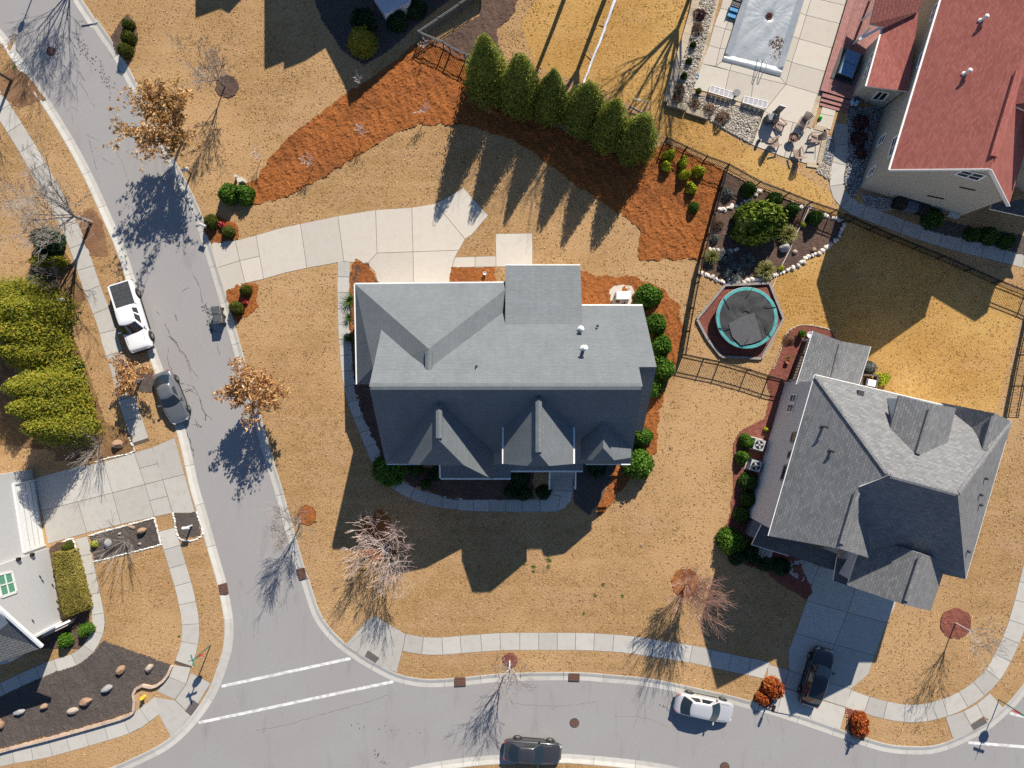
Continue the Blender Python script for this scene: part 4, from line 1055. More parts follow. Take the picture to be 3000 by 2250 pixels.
# ---- red roofed house, upper right -----------------------------------------
def red_house():
    E0 = Vector((28.57, 16.2, 5.8)); u = Vector((.2887, .9574, 0)); v = Vector((.9574, -.2887, 0))
    t = thing('house', 'red shingle roofed house with warm grey walls at the upper right', 'house', (E0 + u * 10 + v * 4.6).to_tuple()[:2] + (0,))
    L = 22; RV, RH = 4.66, 10.5
    def q(a, b, z): p = E0 + u * a + v * b; return Vector((p.x, p.y, z))
    roof_part(t, 'main_roof', [[q(0, 0, 5.8), q(0, RV, RH), q(L, RV, RH), q(L, 0, 5.8)], [q(0, RV, RH), q(0, 9.4, 5.8), q(L, 9.4, 5.8), q(L, RV, RH)]], SH_RED)
    prof = ((.45, 0), (8.95, 0), (8.95, 5.9), (RV, 10.2), (.45, 5.9))
    loft_body(t, [q(.35, b, z) for b, z in prof], [q(L - .4, b, z) for b, z in prof], SID_TAN)
    ridge_cap(t, q(.9, RV, RH + .02), q(7.0, RV, RH + .02), .28, SH_RED)
    # east dormer (seen as a dark gable past the ridge)
    roof_part(t, 'dormer_roof', [[q(5.2, 5.3, 9.6), q(6.9, 5.2, 10.2), q(6.9, 9.6, 10.2), q(5.2, 9.6, 8.8)], [q(6.9, 5.2, 10.2), q(8.6, 5.3, 9.6), q(8.6, 9.6, 8.8), q(6.9, 9.6, 10.2)]], SH_RED)
    # west wall windows
    nw = -v; p0 = q(0, .45, 0)
    def wq(*pts): return [on_plane('j', x, y, p0, nw) for x, y in pts]
    window(t, wq((288, 880), (328, 848), (305, 908), (260, 940)), nw, 2, 1)
    window(t, wq((225, 1085), (265, 1053), (242, 1108), (198, 1140)), nw, 2, 1)
    window(t, wq((368, 885), (405, 865), (368, 985), (333, 1015)), nw, 2, 2)
    window(t, wq((545, 345), (568, 332), (545, 410), (517, 440)), nw, 1, 1)
    window(t, wq((630, 40), (660, 10), (635, 110), (600, 140)), nw, 2, 2)
    # south gable
    ns = -u; p1 = q(.35, 0, 0)
    def sq(*pts): return [on_plane('j', x, y, p1, ns) for x, y in pts]
    window(t, sq((812, 1085), (960, 1118), (905, 1152), (758, 1112)), ns, 2, 2)
    for pts in (((790, 1192), (892, 1214), (888, 1220), (786, 1198)), ((585, 1247), (690, 1268), (686, 1275), (581, 1253))):
        s = sq(*pts); wpart(t, 'wall_vent', [p + ns * .03 for p in s] + [p - ns * .01 for p in s], [(0, 1, 2, 3), (7, 6, 5, 4), (0, 4, 5, 1), (1, 5, 6, 2), (2, 6, 7, 3), (3, 7, 4, 0)], BLACK)
    m = MB(); c = sq((750, 1362))[0]; m.box(c + ns * .2, (.9, .35, .5), -.3); m.part(t, 'meter_box', STEEL)
    # sunroom with shed roof and porch roof
    s = [W((2539, 252), 3.2), W((2660, 268), 3.9), W((2692, 30), 4.0), W((2587, 80), 3.2)]
    roof_part(t, 'sunroom_roof', [s], SH_RED)
    wi = [s[0].lerp(s[2], .06), s[1] + Vector((0, .25, 0)), s[2], s[3].lerp(s[1], .06)]
    wall_prism(t, wi, 0, 3.05, SID_TAN, 'sunroom_wall')
    nw2 = Vector((-(s[3] - s[0]).y, (s[3] - s[0]).x, 0)).normalized()
    def rq(*pts): return [on_plane('j', x, y, wi[0], nw2) for x, y in pts]
    for a in ((232, 345), (212, 395), (192, 455)):
        window(t, rq((a[0], a[1]), (a[0] + 18, a[1] - 22), (a[0] + 2, a[1] + 30), (a[0] - 18, a[1] + 52)), nw2, 1, 1)
    d = wi[1] - wi[0]; ns2 = Vector((d.y, -d.x, 0)).normalized()
    window(t, [on_plane('j', x, y, wi[0], ns2) for x, y in ((272, 580), (342, 592), (300, 642), (222, 632))], ns2, 2, 1)
    pr = [W((2546, 71), 3.35), W((2590, 80), 3.5), W((2690, 34), 4.2), W((2740, -80), 4.3), W((2585, -90), 3.35)]
    roof_part(t, 'porch_roof', [pr], shingle('red_porch_shingle', (.21, .072, .062), (.25, .09, .078), (.07, .03, .03), .5, .24, .03))
    m = MB(); m.bar(W((2585, 78), 3.2), W((2516, 116), 2.6), .18, .16); m.part(t, 'porch_beam', WHITE)
    for x, y in ((2520, 110), (2546, 40), (2568, -20)):
        m = MB(); b = W((x, y), 1.5); m.box((b.x, b.y, 1.5), (.14, .14, 2.9)); m.part(t, 'porch_post', WHITE)
    # porch at the south-east
    roof_part(t, 'porch_roof', [[W((2908, 598), 3.1), W((2900, 612), 3.0), W((3100, 655), 3.0), W((3100, 575), 3.4), W((2985, 585), 3.3)]], SH_DARK)
    KX, KY = TO_SUN.x / TO_SUN.z, TO_SUN.y / TO_SUN.z
    ew = [Vector(((sx - 1500) / 35 + KX * 8, (1125 - sy) / 35 + KY * 8, 8.0)) for sx, sy in ((2690, 845), (2856, 944), (2892, 917), (2910, 845), (2955, 810), (2990, 700), (2690, 600))]  # added unseen wing, outline traced back from the shadow it should cast
    roof_part(t, 'unseen_east_roof', [ew], SH_RED, .2)
    cc = sum(ew, Vector()) / len(ew); wall_prism(t, [cc + (p - cc) * .94 for p in ew], 0, 7.8, SID_TAN, 'unseen_east_wall')
    nR = (q(0, RV, RH) - q(0, 0, 5.8)).cross(u).normalized()
    for x, y in ((932, 128), (826, 470)): roof_vent(t, on_plane('j', x, y, q(0, 0, 5.8), nR), .5, .1)
    gutter(t, q(0, -.06, 5.75), q(L, -.06, 5.75), .07); gutter(t, s[0] - Vector((.05, 0, .06)), s[3] - Vector((.05, 0, .06)), .07)
    m = MB(); m.bar(q(-.03, 0, 5.75), q(-.03, RV, RH - .05), .06, .25); m.bar(q(-.03, RV, RH - .05), q(-.03, 9.4, 5.75), .06, .25); m.part(t, 'rake_board', WHITE)
red_house()

# ---- pale house, lower left -------------------------------------------------
def pale_house():
    a, b = P('g', 300, 165), P('g', 392, 745)                  # garage front base
    c, d = P('g', 432, 770), P('g', 545, 1425)                 # wing front base
    t = thing('house', 'pale house with white garage door at the left edge', 'house', (-44, -12, 0))
    u = (b - a).normalized(); n = Vector((-u.y, u.x, 0))
    if n.x < 0: n = -n
    back = -n * 9
    ext = a - u * .9
    wall_prism(t, [ext, b + u * .35, b + u * .35 + back, ext + back], 0, 7.2, SID_WHITE, 'garage_wall')
    md = c.lerp(d, .42)
    wall_prism(t, [c - u * .02, md, md + back, c + back], 0, 7.2, SID_WHITE)
    Z = lambda p, z: Vector((p.x, p.y, z))
    loft_body(t, [md, md + back, Z(md + back, 7.1), Z(md, 7.1)], [d, d + back, Z(d + back, 4.5), Z(d, 4.5)], SID_WHITE, 'wing_wall')
    roof_part(t, 'main_roof', [[Vector((p.x, p.y, 7.35 + h)) for p, h in ((ext - u * .4 + n * .2, 0), (md + n * .2, 0), (md + back * .5, 2.6), (ext - u * .4 + back * .5, 2.6))]], SH_GREY)
    # garage door
    m = MB(); m.add([p + n * .04 for p in (a + u * .15, b - u * .1)] + [Vector((p.x, p.y, 2.45)) + n * .04 for p in (b - u * .1, a + u * .15)], [(0, 1, 2, 3)])
    gd = m.part(t, 'garage_door', WHITE)
    for k in range(1, 4):
        m = MB(); m.bar(a + u * .2 + n * .05 + Vector((0, 0, .6 * k)), b - u * .15 + n * .05 + Vector((0, 0, .6 * k)), .02, .025); m.part(gd, 'panel_joint', MIDGREY)
    m = MB()
    for p, q in ((a + u * .05, Vector((0, 0, 2.6))), (b, Vector((0, 0, 2.6)))): m.bar(p + n * .06, p + n * .06 + q, .12, .16)
    m.bar(a + n * .06 + Vector((0, 0, 2.55)), b + n * .06 + Vector((0, 0, 2.55)), .12, .2); m.part(t, 'door_frame', WHITE)
    # window
    u2 = (d - c).normalized(); n2 = Vector((-u2.y, u2.x, 0)); n2 = n2 if n2.x > 0 else -n2
    window(t, [on_plane('g', x, y, c, n2) for x, y in ((-35, 1010), (100, 980), (143, 1158), (10, 1205))], n2, 2, 2, GLASS_GREEN, fr=.09)
    # lamp, vents, hose reel
    for x, y in ((272, 832), (150, 872)):
        m = MB(); p = on_plane('g', x, y, c, n2) + n2 * .12; m.box(p, (.22, .25, .3)); m.part(t, 'wall_lamp', BLACK)
    for x, y in ((340, 1015), (360, 1050), (450, 1090), (480, 1120), (495, 1170), (490, 1235), (500, 1300), (275, 1405)):
        m = MB(); p = on_plane('g', x, y, c, n2) + n2 * .08; m.bar(p, p + u2 * .25 + Vector((0, 0, -.15)), .06, .06); m.part(t, 'wall_hook', DKGREY)
    # corner board and stone porch wall
    m = MB(); m.bar(d + n2 * .05, d + n2 * .05 + Vector((0, 0, 4.4)), .18, .18); m.part(t, 'corner_board', WHITE)
    s0, s1 = P('g', 360, 1570, .8), P('g', 600, 1455, .8); w = Vector((.25, .45, 0))
    wall_prism(t, [s0, s1, s1 + w, s0 + w], 0, .85, mottled('porch_brick', (.38, .24, .18), (.58, .50, .44), 7, bump=.3), 'porch_wall')
    m = MB(); m.bar(s0 + w + Vector((0, 0, .12)), s1 + w + Vector((0, 0, .12)), .18, .12); m.part(t, 'porch_cap', WHITE)
    # porch roof with dark steep plane and lit low plane
    r0, r1 = P('02', -160, 498, 7.4), P('02', 268, 880, 4.7)
    m0, m1 = P('02', -160, 745, 5.6), P('02', 258, 888, 4.5)
    l0 = P('02', -160, 1025, 4.7)
    roof_part(t, 'porch_roof', [[r0, r1, m0], [m0, r1, m1, l0]], shingle('grey_porch_shingle', (.16, .165, .17), (.21, .215, .22), (.03, .03, .03), .6, .2, .03))
    m = MB(); m.bar(r0 + Vector((.06, .1, .0)), r1 + Vector((.06, .1, .0)), .2, .25); m.part(t, 'rake_board', WHITE)
    wall_prism(t, [P('02', -160, 700), P('02', 210, 850), P('02', 215, 890), P('02', -160, 980)], 0, 2.9, SID_WHITE, 'porch_room_wall')
pale_house()

# ---- house beyond the top edge ---------------------------------------------
def top_house():
    t = thing('house', 'house in deep shade cut off by the top edge of the picture', 'house', (-8, 38, 0))
    KX, KY = TO_SUN.x / TO_SUN.z, TO_SUN.y / TO_SUN.z
    def sh(sx, sy, h): return Vector(((sx - 1500) / 35 + KX * h, (1125 - sy) / 35 + KY * h, h))   # roof point whose shadow falls there
    # two storey west mass with stepped gable
    A = [sh(774, 206, 9.6), sh(831, 182, 9.2), sh(831, 205, 9.2), sh(893, 180, 8.6), sh(953, 142, 7.6), sh(1000, -30, 7.6), sh(774, -160, 7.6)]
    roof_part(t, 'main_roof', [A], SH_GREY, .3)
    c = sum(A, Vector()) / len(A)
    wall_prism(t, [c + (p - c) * .93 for p in A], 0, 7.2, SID_WHITE)
    B = [sh(953, 142, 7.0), sh(1014, 262, 7.0), sh(1021, 318, 7.0), sh(1229, 136, 6.2), sh(1404, 42, 6.2), sh(1404, -150, 6.2), sh(960, -100, 7.0)]
    roof_part(t, 'side_roof', [B], SH_GREY, .3)
    c = sum(B, Vector()) / len(B)
    wall_prism(t, [c + (p - c) * .93 for p in B], 0, 6.0, SID_WHITE, 'side_wall')
    q = PL('10', '700,-130 775,0 835,98 990,22 1080,-130', 1.4)
    wall_prism(t, q, 0, 1.4, WHITE, 'bay_window')
    roof_part(t, 'bay_roof', [[p + Vector((0, 0, .12)) for p in q]], mottled('bay_metal', (.42, .46, .52), (.52, .56, .62), 2, rough=.5), .1)
    C = [sh(572, 54, 7.5), sh(645, 27, 8.2), sh(670, 40, 8.2), sh(712, -5, 8.2), sh(712, -120, 8.2), sh(572, -120, 7.5)]
    t2 = thing('house', 'neighbouring house out of frame whose gable shadow touches the top lawn', 'house', (-18, 48, 0))
    roof_part(t2, 'main_roof', [C], SH_GREY, .3)
    c = sum(C, Vector()) / len(C)
    wall_prism(t2, [c + (p - c) * .93 for p in C], 0, 7.2, SID_WHITE)
top_house()
# ------------------------------------------------------------------ vehicles
def car_paint(name, col, metal=.0, rough=.28):
    m = N(name)
    n = m.noise(60, 2, .5, m.n('TexCoord').outputs['Object'])
    c = m.mix(m.rng(n, 0, 1), tuple(x * .93 for x in col), tuple(min(1, x * 1.05) for x in col))
    return m.done(c, rough, None, .5, metal, 1.0)
TYRE = mottled('tyre_rubber', (.012, .012, .012), (.03, .03, .03), 20, rough=.85, coords='object')
RIM = N('alloy_rim').done((.45, .46, .48), .3, None, .5, .8)
CARGLASS = N('car_glass').done((.018, .026, .032), .05, None, .7, 0, .6)
TAIL = N('tail_lamp').done((.45, .02, .03), .2, None, .5, 0, 1)
HEADL = N('head_lamp').done((.62, .64, .66), .12, None, .6, .2, 1)
GRILLE = N('dark_grille').done((.015, .015, .017), .4, None, .5)
def car(name, label, loc, heading, L, w, wb, st, cab, paint, zr=.34, roofmat=None, extras=None, cat='car'):
    """st: stations (x, half width, top z); cab: dict of greenhouse measures. x forward."""
    rz = math.atan2(heading[1], heading[0])
    t = thing(name, label, cat, (loc[0], loc[1], -.08), rz)
    hw = w / 2
    # body
    rows = []
    for x, k, zt in st:
        h = hw * k; zb = .24 if abs(x) < L * .42 else .32
        rows.append([(x, -h * .90, zb), (x, -h * .985, zb + .12), (x, -h, (zb + zt) * .52), (x, -h * .97, zt - .10), (x, -h * .90, zt - .025), (x, -h * .6, zt + .012), (x, 0, zt + .03),
                     (x, h * .6, zt + .012), (x, h * .90, zt - .025), (x, h * .97, zt - .10), (x, h, (zb + zt) * .52), (x, h * .985, zb + .12), (x, h * .90, zb)])
    n = len(rows[0]); vs = [p for r in rows for p in r]; fs = []
    for i in range(len(rows) - 1):
        for k in range(n - 1): fs.append((i * n + k, i * n + k + 1, (i + 1) * n + k + 1, (i + 1) * n + k))
    fs.append(tuple(range(n))); fs.append(tuple((len(rows) - 1) * n + k for k in reversed(range(n))))
    fs += [tuple([i * n, (i + 1) * n, (i + 1) * n + n - 1, i * n + n - 1]) for i in range(len(rows) - 1)]
    body = obj('body', raw('body', vs, fs, paint, True), t)
    md = body.modifiers.new('sub', 'SUBSURF'); md.levels = 2; md.render_levels = 2
    # cabin
    c = cab
    def loop(xf, xr, wf, wr, z, bf, br):
        pts = []
        for k in range(9):
            y = -wf + 2 * wf * k / 8; pts.append((xf + bf * (1 - (y / wf) ** 2), y, z))
        for k in range(1, 12):
            f = k / 12; y = wf + (wr - wf) * f + c.get('sb', .04) * math.sin(math.pi * f); pts.append((xf + (xr - xf) * f, y, z))
        for k in range(9):
            y = wr - 2 * wr * k / 8; pts.append((xr - br * (1 - (y / wr) ** 2), y, z))
        for k in range(1, 12):
            f = k / 12; y = wr + (wf - wr) * f + c.get('sb', .04) * math.sin(math.pi * f); pts.append((xr + (xf - xr) * f, -y, z))
        return pts
    B = loop(c['xf0'], c['xr0'], c['wf0'], c['wr0'], c['z0'], c.get('bf', .16), c.get('br', .1))
    R = loop(c['xf1'], c['xr1'], c['wf1'], c['wr1'], c['z1'], c.get('bf', .16) * .7, c.get('br', .1) * .6)
    m = len(B)
    mb = MB()
    cx = (c['xf1'] + c['xr1']) / 2
    R2 = [(cx + (p[0] - cx) * .93, p[1] * .90, c['z1'] + .035) for p in R]; R3 = [(cx + (p[0] - cx) * .5, p[1] * .5, c['z1'] + .06) for p in R]
    Bl = [(p[0], p[1], p[2] - .12) for p in B]
    mb.v = Bl + B + R + R2 + R3
    for a in range(4):
        for k in range(m): k2 = (k + 1) % m; mb.f.append((a * m + k, a * m + k2, (a + 1) * m + k2, (a + 1) * m + k)); mb.m.append(1 if (a >= 2 and roofmat) else 0)
    mb.f.append(tuple(4 * m + k for k in range(m))); mb.m.append(1 if roofmat else 0)
    mb.local(t, 'cabin', [paint, roofmat or paint], True)
    def glass(i0, i1, f0, f1, nm, steps=4, mat=CARGLASS):
        V = []; F = []
        ids = [(i0 + k) % m for k in range((i1 - i0) + 1)]
        for s in range(steps + 1):
            f = f0 + (f1 - f0) * s / steps
            for k in ids:
                b, r = Vector(B[k]), Vector(R[k]); p = b.lerp(r, f)
                o = Vector((p.x - cx, p.y * 2.2, 0)).normalized() * .010 + Vector((0, 0, .008))
                V.append(p + o)
        q = len(ids)
        for s in range(steps):
            for k in range(q - 1): F.append((s * q + k, s * q + k + 1, (s + 1) * q + k + 1, (s + 1) * q + k))
        return obj(nm, raw(nm, V, F, mat, True), t)
    glass(0, 8, .03, .97, 'windscreen')
    if not c.get('norear'): glass(20, 28, .06, .94, 'rear_window')
    b1 = c.get('bp', 14)
    for s0 in (8, 28):
        if s0 == 8:
            glass(9 + c.get('s0', 1), b1, .12, .9, 'side_window'); glass(b1 + 1 if not c.get('one') else 19, 19 - c.get('s1', 1), .12, .9, 'side_window') if not c.get('one') else None
        else:
            k0 = 28 + (20 - b1) ; glass(29 + c.get('s1', 1), k0 - 1 if not c.get('one') else 30, .12, .9, 'side_window') if not c.get('one') else None
            glass(k0, 39 - c.get('s0', 1), .12, .9, 'side_window')
    # wheels
    zs = zr
    for sx in (wb / 2 + c.get('wo', 0), -wb / 2 + c.get('wo', 0)):
        for sy in (-1, 1):
            wmb = MB(); prof = [(zs * .55, -.12), (zs * .93, -.12), (zs, -.07), (zs, .07), (zs * .93, .12), (zs * .55, .12)]
            nn = 22
            for r_, yy in prof:
                for k in range(nn): a = 2 * math.pi * k / nn; wmb.v.append((r_ * math.cos(a), yy, r_ * math.sin(a)))
            for i in range(len(prof) - 1):
                for k in range(nn): k2 = (k + 1) % nn; wmb.f.append((i * nn + k, i * nn + k2, (i + 1) * nn + k2, (i + 1) * nn + k)); wmb.m.append(0)
            y0 = sy * (hw - .085)
            ty = obj('wheel', wmb.mesh('wheel', TYRE, True), t, (sx, y0, zs))
            rm = MB()
            for k in range(nn):
                a = 2 * math.pi * k / nn; rm.v.append((zs * .58 * math.cos(a), sy * .095, zs * .58 * math.sin(a)))
            rm.f.append(tuple(range(nn))); rm.m.append(0)
            for k in range(5):
                a = 2 * math.pi * k / 5; rm.bar((0, sy * .12, 0), (zs * .56 * math.cos(a), sy * .11, zs * .56 * math.sin(a)), .05, .08, 1)
            obj('rim', rm.mesh('rim', [GRILLE, RIM]), ty)
            # arch lip
            am = MB(); am.tube([(sx + (zs + .05) * math.cos(a), sy * (hw + .004), zs + (zs + .05) * math.sin(a)) for a in [math.pi * k / 10 for k in range(11)]], .028, 5)
            obj('wheel_arch', am.mesh('wheel_arch', c.get('arch', GRILLE), True), t)
    # lamps, bumpers, mirrors
    zf = st[-1][2]; zb_ = st[0][2]
    for sy in (-1, 1):
        kf, kr = st[-2], st[1]
        hm = MB(); hm.box((kf[0] - .06, sy * hw * kf[1] * .80, kf[2] - .075), (.36, .20, .10), sy * -.75, taper=.7); hm.local(t, 'headlight', c.get('hl', HEADL))
        tm = MB(); tm.box((kr[0] + .06, sy * hw * kr[1] * .86, kr[2] - .12), (.26, .12, .12), sy * .6, taper=.8); tm.local(t, 'tail_light', TAIL)
        mm = MB(); mm.box((c['xf0'] - .22, sy * (hw + .10), c['z0'] + .08), (.14, .2, .13), taper=.8); mm.bar((c['xf0'] - .18, sy * (hw - .06), c['z0'] + .02), (c['xf0'] - .2, sy * (hw + .05), c['z0'] + .06), .05, .05)
        mm.local(t, 'mirror', paint)
        sm = MB(); sm.bar((-wb * .36, sy * (hw * .985), .27), (wb * .36, sy * (hw * .985), .27), .05, .1); sm.local(t, 'sill', GRILLE)
    gm = MB(); gm.box((L / 2 - .05, 0, .42), (.08, w * .6, .2)); gm.local(t, 'grille', GRILLE)
    # seams (bonnet and boot shut lines)
    xb = c['xf0'] + .1
    zz = np.interp([xb, st[-2][0] - .05], [s[0] for s in st], [s[2] for s in st])
    for sy in (-1, 1):
        sm = MB(); sm.tube([(xb, sy * hw * .74, zz[0] + .006), ((xb + st[-2][0]) / 2, sy * hw * .72, float(np.interp((xb + st[-2][0]) / 2, [s[0] for s in st], [s[2] for s in st])) + .008), (st[-2][0] - .1, sy * hw * .62, zz[1] + .0)], .008, 4); sm.local(t, 'bonnet_seam', GRILLE)
    if extras: extras(t)
    return t
def sedan_st(L, hood=.86, boot=.95, belt=.93):
    h = L / 2
    return [(-h, .70, boot - .30), (-h + .08, .86, boot - .06), (-h + .5, .96, boot), (-h * .45, 1.0, belt), (0, 1.0, belt), (h * .35, 1.0, belt - .01), (h * .55, .985, hood + .03), (h - .45, .94, hood - .06), (h - .12, .80, hood - .18), (h, .66, hood - .36)]
WHITE_P = car_paint('white_car_paint', (.80, .80, .80), 0, .25)
SILVER_P = car_paint('pale_silver_paint', (.58, .58, .60), .35, .3)
GREY_P = car_paint('grey_metallic_paint', (.20, .21, .22), .5, .28)
DARK_P = car_paint('charcoal_metallic_paint', (.06, .062, .068), .4, .25)
BLACK_P = car_paint('black_car_paint', (.012, .012, .014), 0, .12)
car('parked_car', 'pale silver sedan parked by the kerb beneath the lower right lawn', (15.95, -26.85), (.979, -.203), 4.85, 1.85, 2.83, sedan_st(4.85),
    dict(xf0=1.05, xr0=-1.95, wf0=.80, wr0=.74, z0=.93, xf1=.28, xr1=-1.22, wf1=.60, wr1=.56, z1=1.42, bf=.2, br=.16, bp=14, wo=.02), SILVER_P, .335)
car('parked_car', 'dark charcoal coupe with long bonnet at the bottom edge', (1.70, -30.5), (.997, -.08), 4.8, 1.92, 2.72, sedan_st(4.8, .90, .96, .95),
    dict(xf0=.72, xr0=-1.85, wf0=.80, wr0=.74, z0=.95, xf1=.02, xr1=-1.05, wf1=.60, wr1=.55, z1=1.35, bf=.22, br=.2, bp=15, one=True, wo=.05), DARK_P, .35)
car('parked_car', 'grey two door coupe parked half over the left kerb', (-28.3, -1.1), (.368, -.93), 4.5, 1.84, 2.68, sedan_st(4.5, .82, .93, .92),
    dict(xf0=.62, xr0=-1.75, wf0=.76, wr0=.68, z0=.90, xf1=-.08, xr1=-.95, wf1=.57, wr1=.54, z1=1.30, bf=.22, br=.25, bp=15, one=True, wo=.03), GREY_P, .33)
car('parked_car', 'black car facing the garage on the shaded driveway', (25.25, -24.3), (.29, .957), 4.95, 1.88, 2.86, sedan_st(4.95, .98, 1.0, 1.0),
    dict(xf0=1.0, xr0=-2.0, wf0=.82, wr0=.76, z0=.99, xf1=.3, xr1=-1.45, wf1=.62, wr1=.58, z1=1.5, bf=.2, br=.12, bp=14), BLACK_P, .35)
# pickup: bed with tri-fold cover
def pickup_extras(t):
    for k in range(3):
        x0 = -.98 - k * .60
        m = MB(); m.box((x0 - .28, 0, 1.155), (.575, 1.58, .05)); m.local(t, 'bed_cover_panel', DKGREY)
    m = MB(); m.box((-2.86, 0, .95), (.1, 1.62, .5)); m.local(t, 'tailgate', WHITE_P)
    m = MB(); m.box((2.88, 0, .55), (.22, 1.9, .26)); m.local(t, 'front_bumper', GRILLE)
    m = MB(); m.box((-2.95, 0, .5), (.2, 1.8, .2)); m.local(t, 'rear_bumper', STEEL)
    for sy in (-1, 1):
        m = MB(); m.bar((-.9, sy * .88, 1.17), (-2.85, sy * .88, 1.17), .14, .06); m.local(t, 'bed_rail', WHITE_P)
        m = MB(); m.bar((-1.2, sy * 1.0, .42), (1.2, sy * 1.0, .42), .16, .06); m.local(t, 'side_step', GRILLE)
h_ = 2.9
pst = [(-h_, .93, 1.08), (-h_ + .05, .96, 1.13), (-h_ + .5, .97, 1.13), (-1.2, 1.0, 1.13), (-.85, 1.0, 1.13), (.4, 1.0, 1.14), (1.1, 1.0, 1.16), (1.5, .99, 1.15), (2.35, .98, 1.11), (2.68, .95, 1.06), (2.82, .92, .98), (h_, .88, .72)]
car('pickup_truck', 'white crew cab pickup with dark folding bed cover on the left kerb', (-31.5, 5.55), (.296, -.955), 5.8, 1.98, 3.72, pst,
    dict(xf0=1.30, xr0=-.85, wf0=.86, wr0=.86, z0=1.13, xf1=.62, xr1=-.74, wf1=.66, wr1=.66, z1=1.82, bf=.2, br=.02, bp=14, s0=1, s1=1, wo=.05), WHITE_P, .41, None, pickup_extras, 'pickup truck')
# ------------------------------------------------------------------ plants
def quads(name, pos, nrm, size, aspect, mats, rng, core=None, tilt=.6, up=None):
    """leaf cards: pos (n,3), nrm (n,3) facing; core = (verts, faces) solid heart of the bush"""
    n = len(pos)
    nr = nrm + rng.normal(0, tilt, (n, 3)); nr /= np.linalg.norm(nr, axis=1)[:, None] + 1e-9
    t = rng.normal(0, 1, (n, 3)) if up is None else up + rng.normal(0, .35, (n, 3))
    t -= nr * (t * nr).sum(1)[:, None]; t /= np.linalg.norm(t, axis=1)[:, None] + 1e-9
    b = np.cross(nr, t)
    s = size * rng.uniform(.6, 1.35, n); l = (s * .5)[:, None]; w = (s * .5 * aspect)[:, None]
    p0 = pos - t * l; p1 = pos + b * w * 1.0 + nr * l * .2; p2 = pos + t * l; p3 = pos - b * w * 1.0 + nr * l * .2
    V = np.stack([p0, p1, p2, p3], 1).reshape(-1, 3); F = np.arange(4 * n).reshape(n, 4)
    V = V.tolist(); F = F.tolist()
    if core is not None:
        k = len(V); V += core[0]; F += [[i + k for i in f] for f in core[1]]
    return raw(name, V, F, mats)
def ico(sub, fn):
    bm = bmesh.new(); bmesh.ops.create_icosphere(bm, subdivisions=sub, radius=1)
    vs = [tuple(fn(np.array(v.co))) for v in bm.verts]; fs = [[v.index for v in f.verts] for f in bm.faces]; bm.free()
    return vs, fs
def lump(d, seed, k=2.2):
    """smooth lumpiness on directions d (n,3)"""
    r = np.random.default_rng(seed); out = np.zeros(len(d))
    for _ in range(7):
        a = r.normal(0, 1, 3); out += np.sin(d @ a * k + r.uniform(0, 6.28))
    return out / 7
BUSH = {}
def bush_mesh(kind, mat, n=1500, size=.12, seed=1, rough=.10, inner=.84, aspect=.6, up=None):
    rng = np.random.default_rng(seed)
    d = rng.normal(0, 1, (n, 3)); d[:, 2] = np.abs(d[:, 2]) * .9 - .12; d /= np.linalg.norm(d, axis=1)[:, None]
    r = (1 + rough * 1.6 * lump(d, seed)) * np.where(rng.uniform(0, 1, n) < .12, rng.uniform(1.0, 1.14, n), rng.uniform(.84, 1.04, n))
    pos = d * r[:, None] * .5; pos[:, 2] = pos[:, 2] * 2 * .5 + .0
    core = ico(2, lambda v: v * .5 * inner * (1 + rough * 1.6 * lump(v[None], seed)[0]) * np.array([1, 1, 1 if v[2] > 0 else .3]))
    return quads('bush_' + kind, pos, d, size, aspect, mat, rng, core, .55)
def bush(kind, z, x, y, dpx, h, label, cat='shrub', dy=None, rz=None, group=None, name='shrub', zz=0.0):
    """dpx: diameter in photo pixels (3000 wide) at mid height"""
    p = S(z, x, y); hc = h * .55
    w = W(p, hc); dia = dpx * (CAMH - hc) / FOC; dia2 = (dy or dpx) * (CAMH - hc) / FOC
    o = obj(name, BUSH[kind], None, (w.x, w.y, h * .02 + zz))
    q_ = random.Random(x * 7 + y); o.scale = (dia * q_.uniform(.93, 1.08), dia2 * q_.uniform(.9, 1.06), h * 1.9 * q_.uniform(.88, 1.1)); o.rotation_euler = (0, 0, random.Random(x + y).uniform(0, 6.28) if rz is None else rz)
    return tag(o, label, cat, group)
BUSH['box'] = bush_mesh('box', LF_BOX, 2600, .10, 1, .2)
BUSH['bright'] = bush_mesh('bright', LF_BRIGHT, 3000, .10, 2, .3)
BUSH['bright2'] = bush_mesh('bright2', LF_BRIGHT, 3200, .10, 12, .34)
BUSH['olive'] = bush_mesh('olive', LF_OLIVE, 2800, .08, 3, .12)
BUSH['deep'] = bush_mesh('deep', LF_DEEP, 2200, .10, 4, .2)
BUSH['yellow'] = bush_mesh('yellow', LF_YELLOW, 900, .17, 5, .35, .3)
BUSH['mag'] = bush_mesh('mag', LF_MAGNOLIA, 4200, .10, 6, .32, .76)
BUSH['red'] = bush_mesh('red', LF_RED, 900, .15, 7, .3, .6)
BUSH['dry'] = bush_mesh('dry', LF_DRY, 900, .16, 8, .35, .3, .18)
BUSH['purple'] = bush_mesh('purple', LF_PURPLE, 900, .16, 9, .35, .35, .2)
BUSH['green'] = bush_mesh('green', LF_BRIGHT, 1100, .14, 10, .3, .6)
BUSH['arb'] = bush_mesh('arb', LF_ARBOR, 2200, .10, 11, .2)
BUSH['pink'] = bush_mesh('pink', LF_PINK, 160, .35, 13, .3, .4)
BUSH['grey'] = bush_mesh('grey', LF_GREYGRASS, 900, .16, 14, .25, .5, .3)
